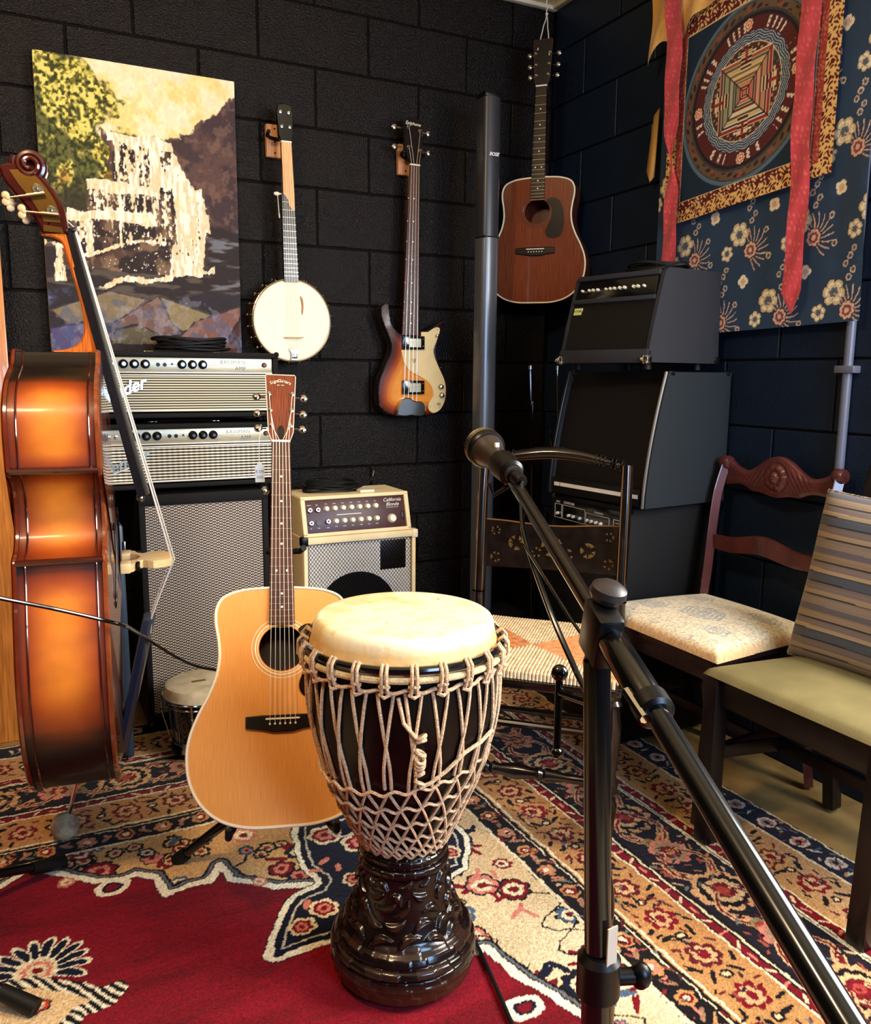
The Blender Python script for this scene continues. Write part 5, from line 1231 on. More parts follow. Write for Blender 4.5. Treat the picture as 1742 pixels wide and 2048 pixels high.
# stack in the right corner (local x = -Y, local y = X)
def rloc(name, label, cat, z=0.0, rot=0.0, Y=-0.87, X=-0.2): return thing(name, label, cat, (X, Y, z), -PI/2+rot)
t = rloc('bass_combo_cabinet', 'lowest black amplifier of the corner stack with white outlined contour panel', 'amplifier', 0.0)
MB().box(-0.225,0.185,-0.19,0.175,0.012,0.772,0.010).build('cabinet', M_tolex, t)
MB().box(-0.205,0.165,-0.196,-0.186,0.05,0.62,0.003).build('grille', M_black, t)
pn = MB().box(-0.205,0.178,-0.197,-0.188,0.655,0.758,0.002).build('control_panel', M_blackg, t)
def outline_rect(a, b, c, d, y, w, parent, name='panel_outline'):
    m = MB(); m.box(a,b,y-0.0006,y,c,c+w).box(a,b,y-0.0006,y,d-w,d).box(a,a+w,y-0.0006,y,c,d).box(b-w,b,y-0.0006,y,c,d); m.build(name, M_white, parent)
outline_rect(-0.190,-0.150,0.690,0.738,-0.1972,0.0012,pn); outline_rect(-0.146,-0.020,0.690,0.738,-0.1972,0.0012,pn); outline_rect(-0.016,0.105,0.690,0.730,-0.1972,0.0012,pn); outline_rect(0.125,0.170,0.672,0.730,-0.1972,0.0012,pn)
text('panel_lettering','CONTOUR',0.012,M_white,pn,TF(-0.110,-0.1974,0.746),0.0002); text('panel_lettering','INPUT',0.008,M_white,pn,TF(-0.172,-0.1974,0.745),0.0002); text('panel_lettering','CROSSOVER',0.008,M_white,pn,TF(0.05,-0.1974,0.737),0.0002)
for x in (-0.170,-0.105,-0.080,-0.045,-0.005,0.018,0.042,0.066): MB().lathe([(0.0055,0),(0.005,0.008)],10,(x,-0.197,0.706),(0,-1,0)).build('control_knob', M_white, t)
for k in range(4): MB().box(0.135,0.160,-0.1979,-0.1972,0.680+k*0.013,0.6812+k*0.013).build('panel_line', M_white, pn)
text('maker_lettering','GENZ',0.016,M_white,t,TF(-0.08,-0.1974,0.635),0.0003,bold=0.0006)
for x in (-0.215,0.176):
    for y in (-0.182,0.166): MB().box(x-0.012,x+0.012,y-0.012,y+0.012,0.750,0.776,0.006).build('corner_protector', M_blackg, t)

t = rloc('speaker_cabinet', 'black speaker cabinet with curved front edge, middle of the corner stack', 'speaker', 0.776, math.radians(6), -0.855, -0.205)
def c2(z): f = z/0.415; return -0.190+0.078*f**1.6
zz = np.linspace(0, 0.405, 12); side = [(c2(z), z) for z in zz]+[(0.165,0.405),(0.165,0.0)]
M_cab2 = mat('blue_black_carpet', (13,23,30), 0.8, bump=0.5, bscale=500)
for xa, xb in ((-0.215,-0.195),(0.212,0.232)): prism_x(side, xa, xb, 0.002).build('side_panel', M_cab2, t)
side2 = [(c2(z)+0.012, z) for z in zz]+[(0.160,0.405),(0.160,0.0)]
prism_x(side2, -0.195, 0.212, 0.0).build('cabinet', M_tolex, t)
for x in (-0.205,0.222): MB().tube([(x, c2(z)-0.002, z) for z in zz], 0.005, 8).build('front_edge_bead', mat('worn_edge_bead', (96,90,84), 0.35) if x > 0 else M_black, t)
fx = [(x, c2(z)+0.012, z) for z in (0.03,)for x in (0,)]
MB().box(-0.190,0.207,-0.190,-0.17,0.0,0.055,0.003).build('bottom_rail', M_tolex, t)
sp = MB().box(-0.180,-0.155,-0.1925,-0.190,0.026,0.038).box(-0.150,0.200,-0.1925,-0.190,0.026,0.038).build('white_stripe', M_white, t)
for x in (-0.2,0.218):
    for y in (-0.10,0.15): MB().box(x-0.014,x+0.014,y-0.014,y+0.014,0.390,0.409,0.005).build('corner_protector', M_black, t)

t = thing('keyboard_combo_amplifier', 'grey slant fronted combo amplifier on top of the corner stack', 'amplifier', (-0.39,-1.108,1.196), -PI/2+math.radians(12))
# origin at the lower front corner nearest the camera; local x runs back along the front to negative
SD = [(0,0.012),(0,0.030),(0.022,0.120),(0.066,0.272),(0.085,0.285),(0.345,0.290),(0.355,0.012)]
W0, W1 = -0.345, 0.0
for xa, xb in ((W0,W0+0.016),(W1-0.016,W1)): prism_x(SD, xa, xb, 0.003).build('side_panel', M_tolex_g, t)
SD2 = [(0.006,0.012),(0.006,0.052),(0.036,0.170),(0.040,0.175),(0.070,0.270),(0.085,0.283),(0.345,0.288),(0.35,0.012)]
prism_x(SD2, W0+0.016, W1-0.016).build('cabinet', M_tolex, t)
MB().box(W0,W1,-0.002,0.02,0.010,0.050,0.004).build('bottom_rail', M_tolex_g, t)
sl = math.atan2(0.044,0.152); PM = Matrix.Translation((0,0.022,0.120)) @ Matrix.Rotation(-sl,4,'X')
pn = MB().box(W0+0.02,W1-0.02,-0.002,0.010,0.090,0.150,0.002).xf(PM).build('control_panel', M_blackg, t)
MB().box(W0+0.016,W1-0.016,-0.006,0.008,0.076,0.090,0.003).box(W0+0.016,W1-0.016,-0.008,0.008,0.150,0.166,0.003).xf(PM).build('panel_rail', M_tolex_g, t)
MB().box(W0+0.02,W1-0.02,0.004,0.010,-0.070,0.074).xf(PM).build('grille', weave_mat('dark_fine_grille', (10,11,14), (44,46,56), 160, 160, -0.2, line='both'), t, sm=False)
for x, r in ((-0.300,0.004),(-0.272,0.0045),(-0.256,0.0045),(-0.238,0.0045),(-0.205,0.004),(-0.188,0.0045),(-0.172,0.0045),(-0.152,0.005),(-0.134,0.005),(-0.100,0.005),(-0.084,0.005),(-0.062,0.004)):
    MB().lathe([(r,0),(r*0.9,0.008)],10,(x,-0.002,0.118),(0,-1,0)).xf(PM).build('control_knob', M_bone, t)
st = MB().box(W0+0.024,W0+0.056,-0.001,0.004,0.042,0.064).xf(PM).build('price_sticker', mat('pale_green_sticker', (196,204,120), 0.6), t)
text('sticker_lettering','U-TUNE',0.009,M_black,st,PM @ TF(W0+0.040,-0.0014,0.054),0.0002)
for x, y in ((W0+0.006,0.004),(W1-0.006,0.004),(W1-0.004,0.345)):
    m = MB().box(x-0.014,x+0.010,y-0.010,y+0.016,0.006,0.034,0.007).ball((x-0.012,y-0.008,0.020),0.007,8)
    if y < 0.1: m.ball((x+0.008,y-0.006,0.010),0.007,8)
    m.build('corner_protector', M_chrome if (y < 0.1) else M_black, t)
for x in (-0.31,-0.04):
    for y in (0.05,0.30): MB().cyl((x,y,-0.008),(x,y,0.014),0.014).build('foot', M_rubber, t)
coil('coiled_cable', 'black cable coiled on top of the slant fronted combo amplifier', (-0.185,-0.90,1.489), 0.085, 0.11, 4, 0.0045, seed=8)

# folded stands leaning in the corner between the column and the amplifiers
t = thing('folded_music_stand', 'folded thin metal music stand in the corner beside the column loudspeaker', 'stand', (-0.225,-0.42,0))
for k, (p, q, r) in enumerate((((-0.08,0.06,1.19),(-0.03,0.03,0.0),0.005),((0.035,0.05,1.19),(0.075,0.02,0.0),0.004),((-0.085,0.03,1.06),(-0.09,-0.02,0.0),0.0045),((0.02,0.06,0.95),(0.13,0.00,0.0),0.0045),((0.08,0.08,0.93),(0.0,0.05,0.0),0.004))):
    p = Vector(p); q = Vector(q); o = MB().tube([p, p.lerp(q,0.5), q], r, 8).build('tube', M_nickel if k == 1 else M_blackg, t)
    MB().cyl(p, p+Vector((0,0,0.014)), r*1.6).build('end_cap', M_chrome if k < 3 else M_rubber, o)
MB().lathe([(0.012,0),(0.012,0.05)],12,(-0.005,0.04,0.60),(0,0,1)).build('clamp_collar', M_black, t)

# ------------------------------------------------------------------ drums
def djembe():
    t = thing('djembe', 'tall carved djembe drum laced with tan rope and cream skin in the foreground', 'drum', M=Matrix.Translation((-1.416,-1.667,0.013)) @ Matrix.Diagonal((0.985,0.985,1.008,1)))
    th0 = math.atan2(-0.893,-0.449)
    bowl = [(0.176,0.640),(0.179,0.60),(0.177,0.55),(0.170,0.505),(0.157,0.455),(0.141,0.41),(0.122,0.365),(0.103,0.322),(0.088,0.290),(0.080,0.270)]
    from bisect import bisect
    zs_ = [p[1] for p in reversed(bowl)]; rs_ = [p[0] for p in reversed(bowl)]
    rad = lambda z: float(np.interp(z, zs_, rs_))
    wood = mat('dark_stained_wood', (10,5,5), 0.32, var=0.3, vscale=14, stretch=(1,1,3), spec=0.25)
    MB().lathe([(0.150,0.655),(0.176,0.650)]+[p[:2] for p in spline(bowl, 4)], 64).build('bowl', wood, t)
    # carved stem and foot
    nz, nt = 230, 320
    z, th = np.meshgrid(np.linspace(0.274, 0.0, nz), np.linspace(0, 2*PI, nt, endpoint=False), indexing='ij')
    pz = [0.0,0.004,0.018,0.045,0.062,0.085,0.105,0.15,0.20,0.232,0.250,0.274]; pr_ = [0.118,0.126,0.139,0.144,0.140,0.131,0.120,0.101,0.091,0.085,0.082,0.080]
    r = np.interp(z, pz, pr_)
    for zc, h, w in ((0.258,0.005,0.0075),(0.240,0.006,0.008),(0.094,0.008,0.010),(0.074,0.008,0.009)): r = r+h*np.exp(-((z-zc)/w)**4)
    r = r-0.005*np.exp(-((z-0.084)/0.0025)**2)-0.006*np.exp(-((z-0.0645)/0.003)**2)-0.004*np.exp(-((z-0.249)/0.002)**2)
    car = sstep(0.108,0.118,z)*sstep(0.232,0.224,z)
    # leaves and crescents cut in relief
    rg = np.random.RandomState(21); rel = np.zeros(z.shape); lf = np.zeros(z.shape); S_ = 0.10
    for row_ in range(5):
        for col_ in range(13):
            a0 = (col_+0.5*(row_ % 2)+rg.uniform(-.15,.15))*2*PI/13; z0 = 0.124+row_*0.0235+rg.uniform(-.003,.003); rot = rg.uniform(-0.7,0.7)+(PI if rg.rand() < .4 else 0)
            dth = (th-a0+PI) % (2*PI)-PI; X_ = dth*S_; Y_ = z-z0; c_, s_ = math.cos(rot), math.sin(rot); x2 = X_*c_+Y_*s_; y2 = -X_*s_+Y_*c_
            w_ = 0.0215*(0.8+0.4*rg.rand()); bend = y2+0.45*x2*x2/w_; prof_ = np.clip(1-(x2/w_)**2, 0, 1)
            d_ = np.abs(bend)/(0.0078*prof_+1e-5); body_ = sstep(1.15, 0.55, d_)*(prof_ > 0.02)
            rel = np.maximum(rel, body_*(0.0065+0.0015*np.cos(d_*3))); rel -= 0.0022*body_*np.exp(-(bend/0.0010)**2); lf = np.maximum(lf, body_)
    r = r+car*(rel-0.004)
    g = fbm(th*7+3, z*60, 3)
    # chisel facets on the turned rings and foot
    fct = np.floor(th*26/(2*PI)+np.floor(z*60)*0.37); hh = _NT[(fct.astype(int)*7) & 255, (np.floor(z*60).astype(int)*13) & 255]
    saw = (th*26/(2*PI)+np.floor(z*60)*0.37) % 1.0
    r = r+(1-car)*((hh-0.5)*0.0022+(saw-0.5)*0.0018)
    P = np.stack([r*np.cos(th), r*np.sin(th), z], -1)
    C = np.zeros(P.shape); C[:] = (20,10,8); mixc(C, (1-car)*sstep(0.07,0.03,z), (84,52,30), 0.7); mixc(C, (1-car)*(hh > 0.62)*sstep(0.2,0.1,z), (60,38,26), 0.6); mixc(C, car*(lf > 0.8)*(g > 0.5), (58,34,18), 0.6)
    grid_mesh('carved_stem', P, C, attr_mat('carved_wood', 0.20, var=0.15, vscale=40, bump=0.10, bscale=90, spec=0.45), t, closed_u=True)
    MB().lathe([(0.118,0.0),(0.116,0.002)], 48).build('foot_rim', wood, t)
    # skin: flat head, rounded lip and folded-down collar
    nr, nt2 = 46, 128
    prof = [(0.001,0.7135)]+[(0.155*i/18,0.7135) for i in range(1,19)]+[(0.160,0.7125),(0.1655,0.7085),(0.169,0.700),(0.1715,0.685),(0.176,0.668),(0.180,0.656)]
    P = np.array([[(rr*math.cos(a), rr*math.sin(a), zz) for a in np.linspace(0,2*PI,nt2,endpoint=False)] for rr, zz in prof])
    C = np.zeros(P.shape); C[:] = (248,234,192); 
    xx, yy, z3 = P[...,0], P[...,1], P[...,2]
    gr = fbm(xx*30, yy*110, 4); mixc(C, sstep(0.56,0.68,gr), (226,196,136), 0.6); mixc(C, sstep(0.60,0.72,fbm(xx*9+4,yy*9,3)), (212,172,110), 0.5); mixc(C, sstep(0.706,0.680,z3), (214,160,88), 0.75); mixc(C, sstep(0.674,0.660,z3), (236,196,130), 0.6)
    mixc(C, (fbm(xx*40+2,yy*160,2) > 0.88), (120,90,50), 0.7)
    grid_mesh('drum_skin', P, C, attr_mat('goat_skin', 0.5, var=0.05, vscale=60, bump=0.15, bscale=120), t, closed_u=True)
    rope = mat('tan_braided_rope', (222,184,142), 0.7, var=0.25, vscale=220, bump=0.8, bscale=520)
    rope2 = mat('cream_wrapped_ring', (222,192,140), 0.75, var=0.15, vscale=260, bump=0.8, bscale=420)
    MB().ring((0,0,0.668), 0.186, 0.0072, 'z', 96, 10).build('black_flesh_ring', M_blackg, t)
    MB().ring((0,0,0.652), 0.188, 0.0062, 'z', 96, 10).build('wrapped_ring', rope2, t)
    N = 24; dl = 2*PI/N
    P3 = lambda a, r_, z_: (r_*math.cos(a), r_*math.sin(a), z_)
    # lower running line of rope dips between the loops
    MB().tube([P3(a, 0.1865+0.002*math.cos(a*N), 0.632-0.0022*math.cos(a*N)) for a in np.linspace(0, 2*PI, N*8+1)], 0.0034, 6, cap=False).build('running_rope', rope, t)
    for i in range(N):
        a = th0+(i+0.5)*dl
        for w in (-0.020, 0.022):
            MB().tube([P3(a+w*1.3,0.190,0.630),P3(a+w,0.197,0.650),P3(a+w,0.1965,0.668),P3(a+w,0.188,0.6785),P3(a+w,0.179,0.670)], 0.0034, 6).build('crown_loop', rope, t)
        MB().tube([P3(a-0.045,0.1905,0.642),P3(a,0.198,0.6445),P3(a+0.045,0.1905,0.642)], 0.0032, 6).build('loop_binding', rope, t)
        MB().tube([P3(a-0.05,0.188,0.628),P3(a,0.193,0.624),P3(a+0.05,0.188,0.628)], 0.0034, 6).build('loop_knot', rope, t)
        top_ = 0.628; zb = 0.452+0.022*math.cos(a-th0-2.1)+0.008*((i*7) % 3-1)
        for s in (-1, 1):
            a0 = a+s*0.30*dl; a1 = a-s*0.14*dl
            pts = []
            for k in range(9):
                f = k/8; z_ = top_+(zb-top_)*f; pts.append(P3(a0+(a1-a0)*min(1, f*1.25), rad(z_)+0.0042+0.001*s*math.sin(f*PI), z_))
            MB().tube(pts, 0.0034, 6).build('vertical_rope', rope, t)
    zr = [0.452,0.410,0.368,0.330,0.300,0.281]
    for k in range(len(zr)):
        MB().tube([P3(a, rad(zr[k])+0.0045+0.0012*math.cos(a*N+k*PI), zr[k]+0.022*math.cos(a-th0-2.1)*(1-k/5)+0.0045*math.cos(a*N+k*PI)) for a in np.linspace(0,2*PI,N*6+1)], 0.0030, 6, cap=False).build('net_rope', rope, t)
        if k == len(zr)-1: break
        for i in range(N):
            for s in (-1, 1):
                a0 = th0+(i+0.5+0.5*(k % 2))*dl; a1 = a0+s*0.5*dl
                za = zr[k]+0.022*math.cos(a0-th0-2.1)*(1-k/5); zb = zr[k+1]+0.022*math.cos(a1-th0-2.1)*(1-(k+1)/5)
                pts = []
                for f in (0,0.25,0.5,0.75,1):
                    z_ = za+(zb-za)*f; pts.append(P3(a0+(a1-a0)*f, rad(z_)+0.0055+0.0015*math.sin(f*PI), z_))
                MB().tube(pts, 0.0029, 5).build('net_rope', rope, t)
    # tied-off tuning knot hanging down one upright
    ak = th0+0.20
    pts = [P3(ak+0.022*math.cos(q), rad(0.60-0.0062*q)+0.010+0.006*math.sin(q), 0.610-0.0062*q) for q in np.linspace(0, 26, 90)]
    pts = [p for p in pts if p[2] < 0.60]
    seg = MB().tube([P3(ak-0.21,rad(0.62)+0.008,0.622),P3(ak-0.16,rad(0.58)+0.008,0.578),P3(ak-0.05,rad(0.55)+0.010,0.552)], 0.0036, 6)
    for z0 in (0.552,0.545,0.522,0.509,0.503,0.497,0.480,0.462):
        seg.tube([P3(ak+0.040*math.cos(q), rad(z0)+0.008+0.008*math.sin(q), z0+0.004*math.cos(q+z0*90)) for q in np.linspace(0,2*PI,14)], 0.0036, 6, cap=False)
    seg.tube([P3(ak,rad(0.46)+0.010,0.455),P3(ak+0.12,rad(0.455)+0.008,0.458),P3(ak+0.30,rad(0.47)+0.009,0.478),P3(ak+0.50,rad(0.50)+0.008,0.505),P3(ak+0.72,rad(0.51)+0.008,0.512),P3(ak+0.95,rad(0.52)+0.008,0.52)], 0.0038, 6)
    seg.build('tuning_knot', rope, t)
djembe()

def bongos():
    t = thing('bongo_drums', 'black bongo drums with natural skins on the rug behind the standing guitar', 'drum', (-1.47,-0.52,0.024))
    sk = mat('bongo_skin', (222,206,172), 0.5, var=0.12, vscale=30); shell = mat('black_gloss_shell', (12,9,10), 0.12, coat=0.6)
    for x, R in ((-0.105,0.110),(0.145,0.095)):
        s = MB().lathe([(R*0.80,0.03),(R*0.90,0.10),(R*0.95,0.175)], 40, (x,0,0)).build('shell', shell, t)
        h = MB().lathe([(0.001,0.214),(R*0.88,0.214),(R*0.97,0.209),(R*1.02,0.197),(R*1.03,0.178)], 48, (x,0,0)).build('drum_skin', sk, t)
        MB().ring((x,0,0.176), R*1.07, 0.004, 'z', 48, 8).ring((x,0,0.158), R*1.02, 0.003, 'z', 48, 8).build('tension_rim', M_chrome, t)
        MB().ring((x,0,0.034), R*0.82, 0.004, 'z', 48, 8).build('bottom_ring', M_chrome, t)
        for k in range(5):
            a = 2*PI*k/5+0.5; c, s_ = math.cos(a), math.sin(a)
            MB().tube([(x+R*1.10*c,R*1.10*s_,0.176),(x+R*1.06*c,R*1.06*s_,0.12),(x+R*0.86*c,R*0.86*s_,0.034)], 0.0028, 8).ball((x+R*1.08*c,R*1.08*s_,0.135),0.006,8).build('tension_rod', M_chrome, t)
        MB().ring((x,0,0.012), R*0.78, 0.012, 'z', 36, 8).build('foot_ring', M_black, t)
        MB().box(x-0.03,x+0.012,-0.012,0.002,0.2142,0.2147).build('skin_stamp', mat('brown_stamp', (120,92,60), 0.7), h)
    MB().box(-0.02,0.06,-0.05,0.05,0.07,0.13,0.01).build('joining_block', shell, t)
    for x in (-0.17,): MB().tube([(x,-0.075,0.05),(x-0.005,-0.080,0.02)],0.010,10).build('clamp', M_chrome, t)
bongos()

# ------------------------------------------------------------------ chairs
def black_chair():
    mid = Vector((-0.680,-1.066,0.015)); t = thing('side_chair', 'black stencilled side chair with woven rush seat facing the drum', 'chair', M=frame(mid, (0.7235,-0.6904,0), (0,0,1)))
    bl = mat('worn_black_lacquer', (14,9,8), 0.22, coat=0.5, var=0.6, vscale=30); gold = mat('faded_gold_stencil', (120,92,46), 0.35, metal=0.5)
    edge = mat('worn_gilt_edge', (126,88,46), 0.3, metal=0.3)
    for s in (-1, 1):
        x = s*0.205
        p = MB()
        q = [p_ for p_ in spline([(x*0.98,0.03,0.0),(x,0.0,0.20),(x,-0.006,0.44),(x,0.004,0.60),(x*1.01,0.022,0.78),(x*1.0,0.036,0.905)], 4)]
        p.tube(q, [0.017]*6+[0.0185]*(len(q)-6), 14, flat=0.85).build('back_post', bl, t)
        MB().tube([(x-s*0.010+0.0, b-0.017, c) for a, b, c in q if c > 0.52], 0.0014, 5).tube([(x+s*0.010, b-0.016, c) for a, b, c in q if c > 0.52], 0.0012, 5).build('gilt_line', edge, t)
        MB().tube([(x, b-0.014, c) for a, b, c in q if 0.50 < c < 0.545], 0.0195, 12).build('post_collar', bl, t)
        # front legs with ball turnings
        fx = s*0.228
        MB().lathe([(0.010,0),(0.014,0.02),(0.012,0.05),(0.019,0.10),(0.021,0.125),(0.014,0.15),(0.020,0.165),(0.020,0.19),(0.014,0.205),(0.021,0.26),(0.023,0.33),(0.018,0.375),(0.024,0.385),(0.018,0.395),(0.024,0.42),(0.022,0.437)], 18, (fx,-0.425,0)).build('front_leg', bl, t)
        for z in (0.11,0.27): MB().tube([(x,0.0,z),((x+fx)/2,-0.21,z),(fx,-0.42,z)], [0.007,0.011,0.007], 10).build('side_stretcher', bl, t)
    # turned front stretcher
    pr_ = [(0.008,-0.22)]
    for c, r in ((-0.14,0.012),(-0.125,0.010),(-0.075,0.018),(-0.068,0.012),(-0.058,0.018),(-0.045,0.013),(0,0.021),(0.045,0.013),(0.058,0.018),(0.068,0.012),(0.075,0.018),(0.125,0.010),(0.14,0.012)): pr_.append((r, c))
    pr_.append((0.008,0.22))
    MB().lathe(pr_, 18, (0,-0.425,0.178), (1,0,0)).build('front_stretcher', bl, t)
    MB().tube([(-0.20,0.0,0.16),(0,0,0.16),(0.20,0,0.16)], [0.007,0.011,0.007], 10).tube([(-0.22,-0.42,0.30),(0,-0.42,0.30),(0.22,-0.42,0.30)], [0.008,0.010,0.008], 10).build('cross_stretcher', bl, t)
    # crest rail: arched bar with ring turnings near both ends
    cr = spline([(-0.212,0.038,0.892),(-0.19,0.040,0.905),(-0.12,0.047,0.920),(-0.03,0.052,0.932),(0.05,0.051,0.930),(0.13,0.046,0.916),(0.19,0.040,0.902),(0.214,0.038,0.890)], 6)
    MB().tube(cr, [0.013+0.010*max(0, 1-(a/0.15)**2)**0.5 if abs(a) < 0.15 else 0.013 for a, b, c in cr], 14, flat=0.75).build('crest_rail', bl, t)
    for s in (-1, 1):
        for k in range(6):
            x = s*(0.118+0.014*k); p = min(cr, key=lambda v: abs(v[0]-x)); MB().lathe([(0.0125,-0.005),(0.0205,-0.001),(0.0205,0.001),(0.0125,0.005)], 14, p, (1,0,-s*0.15)).build('ring_turning', bl, t)
    MB().tube([(a, b-0.006, c-0.017+0.004*(a/0.12)**2) for a, b, c in cr if abs(a) < 0.11], 0.0012, 5).build('crest_gilt_line', edge, t)
    # wide lower slat with stencil
    n = 14
    m = MB()
    for i in range(n+1):
        x = -0.195+0.39*i/n; y = 0.018+0.016*math.cos(x*7); zt = 0.727-0.006*math.cos(x*16); m.v += [(x,y,0.590),(x,y,zt),(x,y+0.010,zt),(x,y+0.010,0.590)]
    for i in range(n):
        for j in range(4): a = i*4+j; b = i*4+(j+1) % 4; m.f.append((a,b,b+4,a+4))
    m.f += [(0,1,2,3),(n*4,n*4+1,n*4+2,n*4+3)]
    sl = m.build('back_slat', bl, t)
    MB().tube([(-0.195+0.39*i/n, 0.018+0.016*math.cos((-0.195+0.39*i/n)*7)-0.001, 0.727-0.006*math.cos((-0.195+0.39*i/n)*16)) for i in range(n+1)], 0.0022, 6).build('slat_edge', edge, sl)
    st = MB(); rr = random.Random(4)
    for (cx, cz, r, k) in ((-0.165,0.70,0.016,6),(-0.165,0.62,0.018,6),(0.165,0.70,0.016,6),(0.165,0.62,0.018,6),(-0.105,0.665,0.026,9),(0.105,0.655,0.026,9),(0.0,0.66,0.036,7),(-0.045,0.64,0.018,5),(0.048,0.64,0.018,5)):
        for i in range(k):
            a = 2*PI*i/k+rr.random(); x = cx+r*0.7*math.cos(a); z = cz+r*0.7*math.sin(a); y = 0.018+0.016*math.cos(x*7)-0.0008
            st.add([(x+0.3*r*math.cos(a+b)*(1.0 if j % 2 else .45), y, z+0.3*r*math.sin(a+b)*(1.0 if j % 2 else .45)) for j, b in enumerate(np.linspace(0, 2*PI, 6, endpoint=False))], [(0,1,2,3,4,5)])
    tag(st.build('stencil_flowers', gold, sl, sm=False), kind='stuff')
    # rush seat: four woven quarters of real cords
    sv = [(-0.205,0.0),(0.205,0.0),(0.235,-0.445),(-0.235,-0.445)]
    MB().prism([(a*0.97,b) for a,b in sv], 0.430, 0.440).xf(Matrix(((1,0,0,0),(0,0,1,0),(0,1,0,0),(0,0,0,1)))).build('seat_core', mat('rush_brown', (112,66,36), 0.8), t)
    rush = mat('pale_rush', (222,194,152), 0.6, var=0.25, vscale=60); rush2 = mat('warm_rush', (196,124,72), 0.6, var=0.3, vscale=60)
    C_ = Vector((0.0,-0.235)); V = [Vector(v) for v in sv]
    for q, (a, b, mt, nc) in enumerate(((V[0],V[1],rush,52),(V[1],V[2],rush2,50),(V[2],V[3],rush,52),(V[3],V[0],rush2,50))):
        m = MB(); inw = (C_-(a+b)/2)
        for i in range(nc):
            f = (i+0.5)/nc; p = a.lerp(b, f); k = 1-abs(2*f-1)
            e = p+inw*k; 
            out = -inw.normalized()*0.004
            m.tube([(p.x+out.x, p.y+out.y, 0.428), (p.x+out.x*0.6, p.y+out.y*0.6, 0.4425), (p.x*0.9+e.x*0.1, p.y*0.9+e.y*0.1, 0.4465), (e.x, e.y, 0.4445)], 0.0040, 5)
        tag(m.build('rush_weave', mt, t), kind='stuff')
    for (a, b, w) in ((V[0],V[1],0.012),(V[1],V[2],0.012),(V[2],V[3],0.014),(V[3],V[0],0.012)):
        MB().beam((a.x,a.y,0.416),(b.x,b.y,0.416),0.022,0.030,(0,0,1)).build('seat_rail', bl, t)
black_chair()

